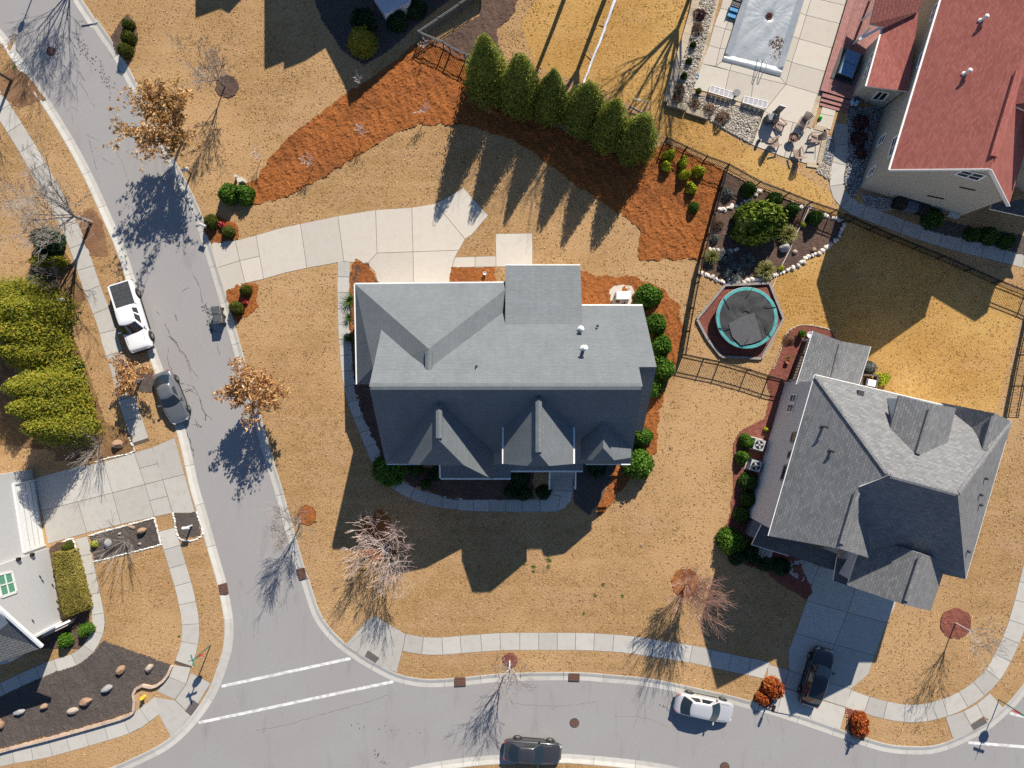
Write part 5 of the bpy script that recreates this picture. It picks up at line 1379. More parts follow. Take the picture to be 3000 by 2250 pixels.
def tuft_mesh(name, mat, n=420, seed=1, spread=1.0, hgt=1.0, wid=.022):
    rng = np.random.default_rng(seed); V = []; F = []
    for i in range(n):
        a = rng.uniform(0, 6.28); r = rng.uniform(.15, .55) * spread; h = hgt * rng.uniform(.5, 1.0) * (1.05 - r * .9)
        c, s = math.cos(a), math.sin(a); w = wid * rng.uniform(.7, 1.4)
        b = len(V)
        for f, zf in ((.08, 0), (.45, .75), (.8, 1.0), (1.0, .82)):
            V += [(c * r * f - s * w * (1 - f * .8), s * r * f + c * w * (1 - f * .8), h * zf), (c * r * f + s * w * (1 - f * .8), s * r * f - c * w * (1 - f * .8), h * zf)]
        F += [(b, b + 1, b + 3, b + 2), (b + 2, b + 3, b + 5, b + 4), (b + 4, b + 5, b + 7, b + 6)]
    return raw(name, V, F, mat)
BUSH['grass'] = tuft_mesh('grass_tuft', LF_GRASS, 480, 1)
BUSH['greygrass'] = tuft_mesh('grey_tuft', LF_GREYGRASS, 420, 2)
BUSH['yucca'] = tuft_mesh('yucca_tuft', LF_BOX, 70, 3, 1.1, .8, .014)
BUSH['weed'] = tuft_mesh('weed_tuft', LF_BOX, 26, 4, 1.0, .5, .05)
def tuft(kind, z, x, y, dpx, h, label, cat='ornamental grass', name='grass_clump'):
    w = P(z, x, y, h * .3); dia = dpx / 35
    o = obj(name, BUSH[kind], None, (w.x, w.y, .02)); o.scale = (dia, dia, h)
    o.rotation_euler = (0, 0, random.Random(x * 3 + y).uniform(0, 6.28))
    return tag(o, label, cat)

# --- conifers
def conifer_mesh(name, R, Hh, n, mat, seed, size=.2, pw=.85, lob=.18, rag=.10):
    rng = np.random.default_rng(seed)
    t = 1 - np.sqrt(rng.uniform(0, 1, n)); t = t * .97
    a = rng.uniform(0, 6.28, n)
    prof = R * (1 - t) ** pw * np.minimum(1, (t + .10) / .16) ** .5
    d = np.stack([np.cos(a), np.sin(a), t * 3.0], 1)
    r = prof * (1 + lob * lump(d, seed, 3.2) + rng.normal(0, rag, n)) * rng.choice([1, 1, 1, .85], n)
    pos = np.stack([np.cos(a) * r, np.sin(a) * r, .12 + t * Hh], 1)
    nrm = np.stack([np.cos(a), np.sin(a), np.full(n, .75)], 1)
    core = ico(3, lambda v: np.array([v[0] * R * .80 * max(0, 1 - (v[2] * .5 + .5)) ** pw * 1.25 * min(1, (v[2] * .5 + .6) / .5), v[1] * R * .80 * max(0, 1 - (v[2] * .5 + .5)) ** pw * 1.25 * min(1, (v[2] * .5 + .6) / .5), .15 + (v[2] * .5 + .5) * Hh * .93]))
    up = np.stack([np.cos(a) * .5, np.sin(a) * .5, np.ones(n)], 1)
    return quads(name, pos, nrm, size, .55, mat, rng, core, .5, up)
def conifer(p, R, Hh, n, mat, seed, label, group, **k):
    t = thing('conifer_tree', label, 'tree', (p.x, p.y, 0), group=group)
    obj('crown', conifer_mesh('crown', R, Hh, n, mat, seed, **k), t)
    MB().tube([(0, 0, 0), (0, 0, Hh * .7)], [.14, .03], 7).local(t, 'trunk', BARKDARK)
PXM = 35.0 * TO_SUN.x / TO_SUN.z, 35.0 * TO_SUN.y / TO_SUN.z
for i, (ax, ay, sx, sy, R, lab) in enumerate([
        (1417, 95, 1270, 669, 1.75, 'tallest cypress at the left end of the evergreen row'), (1523, 154, 1362, 669, 1.55, 'second cypress from the left in the evergreen row'),
        (1624, 199, 1469, 669, 1.5, 'third cypress from the left in the evergreen row'), (1733, 240, 1568, 690, 1.5, 'fourth cypress from the left in front of the white trunk'),
        (1812, 289, 1645, 735, 1.5, 'fifth cypress from the left beside the small goal'), (1898, 339, 1731, 742, 1.6, 'cypress at the right end of the evergreen row by the fence')]):
    h = (sy - ay) / (PXM[1] + (1125 - ay) / 60.0)
    by = ay + (1125 - ay) / 60.0 * h; bx = 1500 + (ax - 1500) * (1 - h / 60)
    conifer(W((bx, by)), R * (1.04 + .09 * math.sin(i * 2.3)), h * 1.0, 12500, LF_CONIFER, 20 + i * 7, lab, 'cypress row behind the driveway', size=.19, pw=(.80, .70, .86, .74, .82, .66)[i], lob=(.22, .34, .2, .36, .26, .3)[i], rag=.16)
for i, (x, y, h, R, lab) in enumerate([(87, 905, 7.0, 2.1, 'arborvitae cut by the left edge above its neighbours'), (140, 930, 7.2, 1.9, 'yellow green arborvitae nearest the mailbox post'), (149, 985, 7.2, 1.9, 'yellow green arborvitae in the middle of the upper clump'),
        (152, 1037, 6.6, 1.8, 'lowest arborvitae of the upper clump'), (203, 1136, 7.3, 1.85, 'first arborvitae of the lower clump with a tip pointing left'), (214, 1188, 7.3, 1.85, 'middle arborvitae of the lower clump'), (228, 1240, 6.9, 1.85, 'bottom arborvitae of the lower clump near the driveway')]):
    conifer(W((x, y)), R * (1.0 + .08 * math.sin(i * 2.1)), h * (1.05 + .07 * math.sin(i * 1.7)), 14000, LF_ARBOR, 40 + i, lab, 'yellow arborvitae along the left edge', size=.20, pw=.72, lob=.42, rag=.2)
p = P('i', 885, 420, 0)
conifer(p, 1.15, 2.6, 3500, LF_ARBOR, 60, 'rounded golden evergreen at the edge of the top house shade', None, size=.16, pw=.45)

BARKRUST = mottled('rusty_twig_bark', (.34, .19, .14), (.54, .36, .29), 5, rough=.9)
# --- branching trees
def branches(rng, base, h, spread, n0, levels, r0, trunk_h, up=.55, curve=.15, kids=(3, 5), lean=(0, 0)):
    """returns list of (pts, radii, level)"""
    out = []
    def grow(p, d, L, r, lv):
        pts = [p]; dd = d.copy(); k = 3 if lv < levels - 1 else 2
        for i in range(k):
            dd = dd + Vector((rng.uniform(-1, 1), rng.uniform(-1, 1), rng.uniform(-.4, .8))) * curve; dd.normalize()
            pts.append(pts[-1] + dd * (L / k))
        rad = [r * (1 - .55 * i / k) for i in range(k + 1)]
        out.append((pts, rad, lv))
        if lv < levels - 1:
            for c in range(rng.randint(*kids)):
                f = rng.uniform(.3, 1.0); i = min(int(f * k), k - 1); q = pts[i].lerp(pts[i + 1], f * k - i)
                a = rng.uniform(0, 6.28); side = Vector((math.cos(a), math.sin(a), rng.uniform(-.1, .6)))
                nd = (dd * up + side * (1 - up)).normalized()
                grow(q, nd, L * rng.uniform(.5, .8), rad[i] * .55, lv + 1)
    top = base + Vector((lean[0], lean[1], trunk_h))
    if trunk_h > .2: out.append(([base, base.lerp(top, .5) + Vector((rng.uniform(-.05, .05), rng.uniform(-.05, .05), 0)), top], [r0, r0 * .85, r0 * .75], -1))
    for i in range(n0):
        a = 2 * math.pi * (i + rng.uniform(-.3, .3)) / n0
        d = Vector((math.cos(a) * spread, math.sin(a) * spread, 1.0)).normalized()
        grow(top if trunk_h > .2 else base + Vector((math.cos(a), math.sin(a), 0)) * r0, d, (h - trunk_h) * rng.uniform(.5, .68), r0 * .6, 0)
    return out
def bare_tree(p, h, label, seed, spread=.5, n0=6, levels=4, r0=.08, trunk_h=1.2, bark=BARKGREY, twig=None, kids=(3, 5), up=.55, lean=(0, 0), name='bare_tree', cat='tree', group=None, curve=.15, tw=.009):
    rng = random.Random(seed)
    t = thing(name, label, cat, (p.x, p.y, 0), group=group)
    br = branches(rng, Vector((0, 0, 0)), h, spread, n0, levels, r0, trunk_h, up, curve, kids, lean)
    a = MB(); b = MB()
    for pts, rad, lv in br:
        (a if lv <= 0 else b).tube(pts, [max(x, tw) for x in rad], 6 if lv <= 0 else (4 if lv < 2 else 3), cap=False)
    a.local(t, 'trunk', bark, True); b.local(t, 'crown', twig or bark)
    return t, br
def leafy_tree(p, h, label, seed, mat, n, size=.22, crown=None, **k):
    t, br = bare_tree(p, h, label, seed, name='oak_tree', **k)
    rng = np.random.default_rng(seed)
    tips = [q for pts, rad, lv in br if lv >= 1 for q in pts[1:]]
    idx = rng.integers(0, len(tips), n)
    base = np.array([tuple(tips[i]) for i in idx]) + rng.normal(0, .075, (n, 3))
    keep = base[:, 2] > (crown or 1.2)
    base = base[keep]; n = len(base)
    d = rng.normal(0, 1, (n, 3)); d[:, 2] = np.abs(d[:, 2]) + .3; d /= np.linalg.norm(d, axis=1)[:, None]
    obj('leaves', quads('leaves', base, d, size, .5, mat, rng, None, .5), t)
leafy_tree(W((536, 412)), 6.0, 'brown leaved oak leaning over the left street near the top', 3, LF_OAK, 5200, .27, 1.2, spread=.72, n0=11, levels=4, r0=.11, trunk_h=1.5, bark=BARKGREY)
leafy_tree(W((777, 1146)), 4.9, 'rusty leaved oak between the street and the main house', 8, LF_OAK2, 4200, .26, 1.0, spread=.76, n0=11, levels=4, r0=.10, trunk_h=1.3, bark=BARKGREY)
leafy_tree(W((415, 1112)), 3.3, 'small brown leaved oak beside the left sidewalk', 5, LF_OAK2, 3200, .19, .6, spread=.7, n0=8, levels=3, r0=.06, trunk_h=.8, bark=BARKGREY)
bare_tree(W((34, 236)), 7.0, 'bare street tree with thick trunk at the left edge', 11, .5, 6, 4, .15, 2.2, BARKDARK)
bare_tree(W((267, 652)), 8.0, 'bare leaning tree on the left verge with long grey branches', 12, .5, 8, 5, .16, 2.3, BARKGREY, None, (3, 4))
bare_tree(W((660, 256)), 4.9, 'thin bare tree in the mulch ring on the upper lawn', 13, .42, 5, 5, .06, 1.3, BARKDARK, BARKGREY, (3, 4))
bare_tree(W((1130, 1604)), 4.6, 'wide bare tree with pink tipped twigs on the front lawn', 14, .75, 14, 4, .05, .12, BARKPALE, BARKRED, (3, 5), .6, curve=.16, tw=.011)
bare_tree(W((881, 1526)), 4.6, 'small bare tree in the straw ring by the left kerb', 15, .5, 7, 4, .06, 1.1, BARKGREY)
bare_tree(W((2010, 1706)), 5.0, 'reddish fine twigged tree in the ring on the right lawn', 16, .30, 12, 4, .045, .4, BARKRUST, BARKRUST, (4, 6), .68, curve=.13, tw=.009)
bare_tree(W((1493, 1937)), 5.6, 'thin bare street tree on the front verge', 17, .42, 6, 4, .08, 1.6, BARKPALE, BARKGREY, (3, 4))
bare_tree(W((2799, 1825)), 5.4, 'slender bare tree in the red mulch ring at the right', 18, .32, 5, 4, .06, 1.7, BARKPALE, BARKGREY, (3, 4))
bare_tree(W((368, 1586)), 3.6, 'fan shaped bare shrub tree in the small dark mulch patch', 19, .75, 9, 3, .035, .1, BARKGREY, None, (3, 4), .7, curve=.1, lean=(-.2, 0))
bare_tree(P('h', 600, 1560), 3.2, 'vase shaped bare shrub at the top of the left driveway', 20, .7, 16, 3, .03, .1, BARKGREY, None, (3, 4), .75, curve=.08, name='bare_shrub', cat='shrub')
bare_tree(P('h', 330, 330), 3.4, 'dead grey branches standing over the dark evergreen', 21, .7, 5, 3, .035, .1, BARKGREY, None, (3, 4), .7, name='bare_shrub', cat='shrub')
bare_tree(P('h', 330, 560), 2.0, 'low brown thicket of bare stems on the left', 22, 1.2, 22, 3, .03, .1, BARKDARK, BARKGREY, (3, 4), .7, name='bare_shrub', cat='shrub')
bare_tree(P('h', 300, 680), 1.6, 'dark bare thicket above the yellow arborvitae', 23, 1.3, 26, 3, .03, .1, BARKDARK, None, (3, 4), .7, name='bare_shrub', cat='shrub')
# tall trees beyond the top edge (their trunks and shadows reach into view)
def pale_log():
    a, b = W((1708, 252)), W((1812, -24)); rnd = random.Random(4); m = MB(); n = 14; pts = []
    for k in range(n + 1):
        q = a.lerp(b, k / n); pts.append(Vector((q.x + rnd.uniform(-.05, .05), q.y, .17 + .05 * math.sin(k * 1.3))))
    m.tube(pts, [.09 + .055 * k / n for k in range(n + 1)], 9)
    t = thing('fallen_trunk', 'long pale trunk lying across the golden lawn behind the cypress row', 'trunk', (a.x, a.y, 0))
    m.part(t, 'trunk', mottled('birch_bark', (.42, .45, .50), (.72, .74, .78), 5, rough=.8), True)
    for k in (4, 7, 9, 11):
        m = MB(); q = pts[k]; d = Vector((rnd.choice((-1, 1)) * .5, rnd.uniform(.3, .8), .15)); m.tube([q, q + d * .6, q + d], [.05, .035, .015], 5); m.part(t, 'branch_stub', BARKGREY)
pale_log()
bare_tree(W((1800, -75)), 15.0, 'tall bare tree beyond the top edge casting a double shadow', 25, .4, 8, 4, .22, 6.0, BARKGREY, None, (3, 4))
bare_tree(W((1678, -70)), 14.0, 'tall bare tree beyond the top edge left of the pale trunk', 26, .4, 7, 4, .2, 6.5, BARKGREY, None, (3, 4))
bare_tree(W((2075, -150)), 14.0, 'tall bare tree beyond the pool shading its cover', 27, .5, 9, 4, .2, 5.0, BARKGREY, None, (3, 5))
bare_tree(W((225, -85)), 6.4, 'bare street tree beyond the top edge shading the road', 28, .55, 9, 5, .09, 1.2, BARKGREY, None, (3, 4))
for k, (z, x, y, h, lab) in enumerate([('10', 1100, 748, 1.9, 'thin sapling near the fence shadow in the pine straw'), ('10', 703, 888, 2.0, 'pale twig sapling in the middle of the pine straw'), ('10', 375, 1080, 2.1, 'leaning sapling at the lower edge of the pine straw'),
        ('10', 36, 1030, 1.8, 'small sapling at the left tip of the pine straw'), ('10', 682, 550, 1.7, 'white twig sapling standing in the house shade'), ('10', 1098, 330, 1.6, 'pale sapling below the corner of the metal fence')]):
    bare_tree(P(z, x, y), h, lab, 70 + k, .5, 4, 3, .025, .8, BARKPALE, None, (3, 4), name='sapling', cat='sapling', group='saplings along the pine straw bed')

# --- shrubs
G1 = 'clipped globe shrubs'
bush('olive', '00', 820, 150, 35, 1.0, 'upper clipped shrub on the top driveway island', group=G1)
bush('olive', '00', 820, 235, 41, 1.1, 'middle clipped shrub on the top driveway island', group=G1)
bush('olive', '00', 800, 320, 43, 1.1, 'lower clipped shrub on the top driveway island', group=G1)
bush('bright2', '00', 1478, 1245, 62, 1.5, 'bright green bush at the tip of the pine straw, left lobe')
bush('bright', '00', 1570, 1255, 54, 1.4, 'bright green bush at the tip of the pine straw, right lobe')
bush('olive', '00', 1360, 1435, 43, 1.1, 'olive globe beside the grey mailbox at the driveway mouth', group=G1)
bush('olive', '00', 1472, 1500, 37, 1.0, 'olive globe below the pink flower at the driveway mouth', group=G1)
bush('pink', '00', 1436, 1458, 20, .5, 'pink blossoms between two olive globes north of the driveway', 'flower', name='flower_clump')
bush('olive', '01', 1585, 222, 35, 1.0, 'olive globe nearest the driveway on the straw island', group=G1)
bush('olive', '01', 1527, 335, 39, 1.05, 'olive globe right behind the waste bins', group=G1)
bush('pink', '01', 1580, 294, 17, .5, 'pink blossoms between two olive globes south of the driveway', 'flower', name='flower_clump')
bush('deep', 'h', 270, 320, 78, 2.2, 'dark evergreen under dead branches by the left sidewalk')
bush('arb', 'h', 275, 445, 95, 1.4, 'low olive shrub with flat top on the left lawn', dy=52, rz=.05)
bush('box', 'h', 195, 555, 30, .9, 'small green shrub at the edge of the left lawn')
bush('deep', 'h', 400, 1100, 70, 1.6, 'dark green shrub wedged between two arborvitae clumps')
bush('olive', 'g', 582, 768, 31, .9, 'small green globe at the head of the golden hedge', group=G1)
bush('bright', 'g', 745, 1505, 37, 1.0, 'round bright shrub inside the bend of the left garden path')
bush('green', 'g', 560, 1598, 40, 1.0, 'loose bright shrub in front of the pale porch')
bush('yellow', 'g', 825, 735, 18, .5, 'tiny yellow shrub in the small dark mulch patch')
for x, y, d, h, lab in ((895, 262, 80, 2.0, 'largest green shrub beside the generator'), (930, 435, 64, 1.7, 'second green shrub along the right side of the main house'), (965, 580, 70, 1.8, 'third green shrub along the right side of the main house'),
        (980, 725, 68, 1.8, 'fourth green shrub along the right side of the main house'), (925, 855, 56, 1.6, 'fifth green shrub half under the main roof edge'), (845, 1180, 64, 1.7, 'green shrub beyond the front right corner of the roof'), (830, 1340, 95, 2.0, 'broad green shrub at the front right corner of the main house')):
    bush('bright' if y % 2 else 'bright2', '21', x, y, d, h, lab, group='green shrubs along the main house')
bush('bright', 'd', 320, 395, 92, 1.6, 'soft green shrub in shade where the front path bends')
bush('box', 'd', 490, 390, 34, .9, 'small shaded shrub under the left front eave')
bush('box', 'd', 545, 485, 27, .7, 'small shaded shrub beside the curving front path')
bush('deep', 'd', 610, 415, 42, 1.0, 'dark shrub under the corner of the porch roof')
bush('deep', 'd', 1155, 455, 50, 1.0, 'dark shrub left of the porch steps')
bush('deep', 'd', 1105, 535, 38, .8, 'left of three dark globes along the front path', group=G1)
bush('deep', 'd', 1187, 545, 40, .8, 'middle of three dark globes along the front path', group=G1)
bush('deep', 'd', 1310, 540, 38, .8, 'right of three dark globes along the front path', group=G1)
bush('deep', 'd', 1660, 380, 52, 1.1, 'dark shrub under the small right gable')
tuft('yucca', '11', 600, 290, 62, .9, 'spiky plant by the garage wall nearest the driveway', 'spiky plant', 'yucca_plant')
tuft('yucca', '11', 602, 395, 50, .8, 'spiky plant by the garage wall in the middle', 'spiky plant', 'yucca_plant')
tuft('yucca', '11', 608, 535, 58, .9, 'spiky plant by the garage wall where the shade begins', 'spiky plant', 'yucca_plant')
for k, (x, y, lab) in enumerate(((1020, 1000, 'nearest the last cypress'), (1005, 1070, 'left of the second pair'), (1115, 1045, 'under the fence shadow'), (1120, 1125, 'below the taller pair'), (1215, 1105, 'nearest the black fence'), (1165, 1215, 'alone in the middle of the straw'), (1182, 1342, 'lowest of the young plants'))):
    bush('yellow' if k < 6 else 'green', '20', x, y, 30 if k else 34, 1.0 if k < 5 else .8, 'yellow green young shrub in pine straw, ' + lab, group='young shrubs in the pine straw')
# rock garden
bush('mag', 'b', 610, 465, 150, 3.0, 'big glossy green shrub in the rock garden', dy=118, rz=0)
for x, y, d, lab in ((540, 200, 38, 'dark globe by the fence, leftmost in the rock garden'), (755, 280, 38, 'dark globe above the big shrub in the rock garden'), (895, 365, 36, 'dark globe right of the big shrub in the rock garden'), (1085, 430, 40, 'dark globe at the right corner of the rock garden')):
    bush('box', 'b', x, y, d, 1.2, lab, group=G1)
tuft('grass', 'b', 845, 575, 62, .9, 'golden grass clump beside the white boulder')
tuft('grass', 'b', 665, 865, 62, .9, 'golden grass clump at the lower rock border')
tuft('grass', 'b', 230, 755, 48, .9, 'golden grass clump against the left fence')
tuft('greygrass', 'b', 415, 880, 62, .8, 'grey grass clump in shade by the lower rock border')
tuft('greygrass', 'b', 345, 745, 48, .7, 'grey grass clump below the short rock row')
tuft('greygrass', 'b', 520, 785, 48, .7, 'grey clump in the shadow of the big shrub')
bush('yellow', 'b', 800, 845, 16, .4, 'tiny yellow green plant beside the white rope')
bush('yellow', 'b', 980, 490, 16, .4, 'small yellow plant near the upper rope end')
bush('dry', 'b', 915, 448, 24, .5, 'dry tuft between two dark globes', name='dry_plant')
bush('dry', 'b', 290, 475, 30, .6, 'dry stems along the left fence of the garden', name='dry_plant')
bush('grey', 'b', 370, 235, 38, .7, 'grey perennial in the upper left garden corner', name='perennial_plant')
bush('grey', 'b', 265, 600, 26, .5, 'faded perennial by the left fence below the dry stems', name='perennial_plant')
# grey house
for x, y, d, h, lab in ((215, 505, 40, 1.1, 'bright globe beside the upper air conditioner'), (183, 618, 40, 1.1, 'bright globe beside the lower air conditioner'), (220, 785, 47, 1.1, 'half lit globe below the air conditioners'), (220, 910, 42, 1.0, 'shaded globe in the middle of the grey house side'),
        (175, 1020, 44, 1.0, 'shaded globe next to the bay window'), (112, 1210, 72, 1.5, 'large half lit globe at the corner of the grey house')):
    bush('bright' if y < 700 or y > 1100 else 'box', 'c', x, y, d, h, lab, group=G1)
for x, y, d, lab in ((150, 1312, 42, 'leftmost dark globe before the grey porch'), (232, 1255, 42, 'dark globe tucked beside the porch steps'), (262, 1325, 36, 'second dark globe before the grey porch'), (350, 1357, 40, 'third dark globe before the grey porch'), (450, 1380, 46, 'rightmost dark globe before the grey porch')):
    bush('deep', 'c', x, y, d, .9, lab, group=G1)
bush('yellow', 'c', 345, 420, 15, .4, 'tiny yellow plant in the shade of the grey house')
bush('grey', '31', 660, 722, 40, .8, 'silvery bush beside the rear porch roof')
bush('yellow', '31', 748, 800, 40, 1.0, 'yellow green bush behind the grill box')
bush('dry', 'b', 870, 1420, 30, .5, 'dry plant in the red bed by the rear porch', name='dry_plant')
tuft('yucca', 'b', 850, 1585, 28, .5, 'potted spiky plant in the red bed', 'spiky plant', 'yucca_plant')
# red roofed house
for x, y, d, lab in ((627, 1395, 54, 'largest round shrub below the gable wall'), (880, 1497, 38, 'second round shrub below the gable wall'), (990, 1505, 48, 'third round shrub below the gable wall'), (1102, 1540, 43, 'last round shrub below the gable wall')):
    bush('grey' if False else 'box', 'j', x, y, d, 1.0, lab, group=G1)
for x, y, d, lab in ((165, 770, 50, 'upper dark bush on the grey gravel'), (150, 880, 46, 'middle dark bush on the grey gravel'), (172, 980, 34, 'lower dark bush on the grey gravel')):
    bush('purple', 'j', x, y, d, .9, lab)
# pool garden
for kind, x, y, d, h, lab in (('purple', 390, 120, 36, .9, 'purple bush highest on the pebble strip'), ('dry', 362, 255, 32, .8, 'reddish dry bush below the purple one'), ('box', 325, 415, 18, .6, 'upper green tuft on the pebble strip'), ('box', 286, 565, 17, .6, 'middle green tuft on the pebble strip'),
        ('box', 240, 705, 17, .6, 'lower green tuft on the pebble strip'), ('dry', 195, 835, 36, .8, 'dry bush near the corner of the pebble bed'), ('dry', 160, 938, 32, .7, 'dry bush in the corner of the pebble bed'), ('dry', 340, 968, 34, .7, 'dry bush under the left white bench'), ('dry', 470, 1012, 32, .7, 'dry bush at the end of the stone wall'), ('dry', 600, 1092, 38, .8, 'dry bush in the wide part of the pebbles')):
    bush(kind, 'a', x, y, d, h, lab, name='shrub' if kind != 'dry' else 'dry_plant')
# nandinas
bush('red', 'f', 1642, 80, 54, 1.2, 'orange red bush left of the black car')
bush('red', 'f', 1578, 136, 36, .9, 'smaller orange red bush beside the mailbox post')
bush('red', 'f', 2142, 262, 46, 1.1, 'upper part of the red bush by the brick edged plot')
bush('red', 'f', 2140, 310, 42, 1.0, 'lower part of the red bush by the brick edged plot')
# shade of the top house
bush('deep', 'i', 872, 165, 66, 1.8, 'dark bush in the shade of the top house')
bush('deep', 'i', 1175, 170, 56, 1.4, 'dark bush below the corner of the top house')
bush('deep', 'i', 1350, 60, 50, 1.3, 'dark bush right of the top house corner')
# hedge
def hedge():
    q = [P('g', 475, 815, .9), P('g', 640, 800, .9), P('g', 775, 1310, .9), P('g', 565, 1385, .9)]
    c = sum(q, Vector()) / 4; rng = np.random.default_rng(5)
    n = 6500; u = rng.uniform(0, 1, n); v = rng.uniform(0, 1, n); face = rng.choice(5, n, p=[.5, .13, .13, .12, .12])
    A = [np.array(p) for p in q]
    u = np.where(face == 1, 0, np.where(face == 2, 1, u)); v = np.where(face == 3, 0, np.where(face == 4, 1, v))
    xy = (A[0][None] * (1 - u)[:, None] + A[1][None] * u[:, None]) * (1 - v)[:, None] + (A[3][None] * (1 - u)[:, None] + A[2][None] * u[:, None]) * v[:, None]
    z = np.where(face == 0, 1.15 + .12 * vnoise(xy[:, 0] * 2, xy[:, 1] * 2, 3) + rng.normal(0, .03, n), rng.uniform(.05, 1.15, n))
    pos = np.stack([xy[:, 0] - c.x, xy[:, 1] - c.y, z], 1); pos[:, :2] += rng.normal(0, .035, (n, 2))
    nr = np.stack([pos[:, 0] * .5, pos[:, 1] * .5, np.full(n, .8)], 1)
    cq = [(p - c) * .93 for p in q]
    core = ([(p.x, p.y, .02) for p in cq] + [(p.x, p.y, 1.1) for p in cq], [[4, 7, 6, 5], [0, 1, 5, 4], [1, 2, 6, 5], [2, 3, 7, 6], [3, 0, 4, 7]])
    t = obj('hedge', quads('hedge', pos, nr, .12, .6, LF_HEDGE, rng, core, .6), None, (c.x, c.y, 0))
    tag(t, 'clipped golden box hedge between pale house and path', 'hedge')
hedge()
# green weeds in the dormant front lawn
mbw = []
for k, (z, x, y, d) in enumerate([('22', 240, 310, 30), ('22', 140, 355, 26), ('22', 140, 385, 20), ('22', 235, 355, 26), ('22', 590, 470, 22), ('22', 538, 540, 20), ('22', 715, 545, 22), ('22', 465, 658, 20), ('22', 80, 340, 14), ('12', 380, 60, 22), ('02', 1160, 805, 16), ('00', 95, 435, 26)]):
    tuft('weed', z, x, y, d * .7, .08, 'low green weed patch in the turf %s' % ['right of the shadow notch', 'left of the shadow notch', 'below the shadow notch', 'beside the shadow notch', 'in the middle of the right lawn', 'left of the middle lawn', 'right of the middle lawn', 'near the front sidewalk', 'at the house shadow edge', 'by the straw ring at the left kerb', 'on the lawn inside the left sidewalk', 'at the top left kerb'][k], 'weed', 'weed_patch')
# ------------------------------------------------------------------ fences
def fence(pts, label, hgt=1.3, mat=BLACK, pick=.13, span=2.3, name='metal_fence', gap=None):
    line = [Vector((p.x, p.y, 0)) for p in pts]
    t = thing(name, label, 'fence', line[0].to_tuple())
    pk = MB()
    for a, b in zip(line, line[1:]):
        d = b - a; L = d.length; n = max(1, round(L / span))
        for k in range(n):
            p, q = a.lerp(b, k / n), a.lerp(b, (k + 1) / n)
            m = MB(); m.box((p.x, p.y, hgt / 2 + .03), (.085, .085, hgt + .1), math.atan2(d.y, d.x)); m.part(t, 'post', mat)
            for z in (.15, hgt - .22, hgt):
                r = MB(); r.bar(p + Vector((0, 0, z)), q + Vector((0, 0, z)), .05, .05); r.part(t, 'rail', mat)
        for k in range(int(L / pick)):
            p = a + d * ((k + .5) * pick / L); pk.box((p.x, p.y, hgt / 2 + .02), (.026, .026, hgt))
    e = line[-1]; m = MB(); m.box((e.x, e.y, hgt / 2 + .03), (.065, .065, hgt + .1)); m.part(t, 'post', mat)
    tag(pk.part(t, 'pickets', mat), kind='stuff')
fence(sp('1945,418 2060,472 2123,494.5 2213,545 2296,577 2361,603 2430,626'), 'black metal fence between pine straw and pool yard', 1.35)
fence(sp('2123,496 2088,625 2050,760 2022,905 1999,1039'), 'black metal fence down the left side of the rock garden', 1.3)
fence(sp('1999,1040 2060,1053 2106,1062 2187,1084.5 2250,1105 2309,1121'), 'black metal fence between trampoline and side lawn', 1.3)
fence(sp('2485,650 2600,700 2742,758 2905,830 3000,868 3060,893'), 'black metal fence in the shade below the red roofed house', 1.3)
fence(sp('3020,880 2985,1040 2950,1222'), 'black metal fence right of the golden back lawn', 1.3)
fence(sp('1398,-2 1349.6,34 1289.4,75 1231,114 1301,143 1320,156 1363,177 1420,205'), 'grey metal fence turning a corner behind the pine straw', 1.35, mottled('weathered_fence', (.10, .11, .12), (.2, .21, .22), 9, rough=.5))
fence(sp('2430,626 2462,640 2485,650'), 'black gate of the metal fence across the curved path', 1.35, pick=.1, name='metal_gate')

# ------------------------------------------------------------------ walls and timbers
def block_wall(z, txt, label, hgt, wid, step=.45, mat=STONE_TAN, name='stone_wall'):
    line = catmull(PL(z, txt), step)
    t = thing(name, label, 'wall', (line[0].x, line[0].y, 0))
    for a, b in zip(line, line[1:]):
        if (b - a).length < .08: continue
        m = MB(); d = (b - a); g = d.normalized() * .008
        n = Vector((-d.y, d.x, 0)).normalized() * wid / 2
        m.slab([a + n + g, b + n - g, b - n - g, a - n + g], -.05, hgt); m.part(t, 'stone_block', mat)
block_wall('a', '348,-30 320,100 255,330 170,600 70,965', 'tan stone wall along the left of the pebble bed', .35, .62, .7)
block_wall('a', '70,975 150,990 250,1025', 'upper step of the tan stone wall at the pebble corner', .45, .5, .7)
block_wall('a', '250,1035 380,1075 455,1100', 'lower step of the tan stone wall at the pebble corner', .32, .5, .7)
block_wall('a', '302,862 480,905 640,950 780,990 965,1042', 'low tan coping wall along the lower pool deck', .14, .28, .9)
block_wall('a', '550,-20 500,200 440,420 395,590 330,770', 'low tan coping along the left pool deck', .10, .26, .9)
block_wall('a', '1515,845 1480,960 1440,1090 1400,1195', 'tan coping strip beside the deck steps', .09, .42, .8)
block_wall('a', '1450,1188 1560,1215 1530,1380 1490,1550 1380,1535', 'tan coping round the right patio corner', .09, .4, .8)
block_wall('02', '1120,992 1100,1040 1060,1092 1020,1120 985,1130 930,1118 890,1138 872,1175 880,1225 874,1285 820,1320 700,1358 500,1415 300,1470 120,1515 0,1548 -100,1575', 'low tan block wall curling round the corner mulch bed', .3, .2, .4, mottled('wall_block', (.40, .28, .20), (.56, .45, .36), 6, rough=.9, bump=.3, bscale=20, objr=.15))
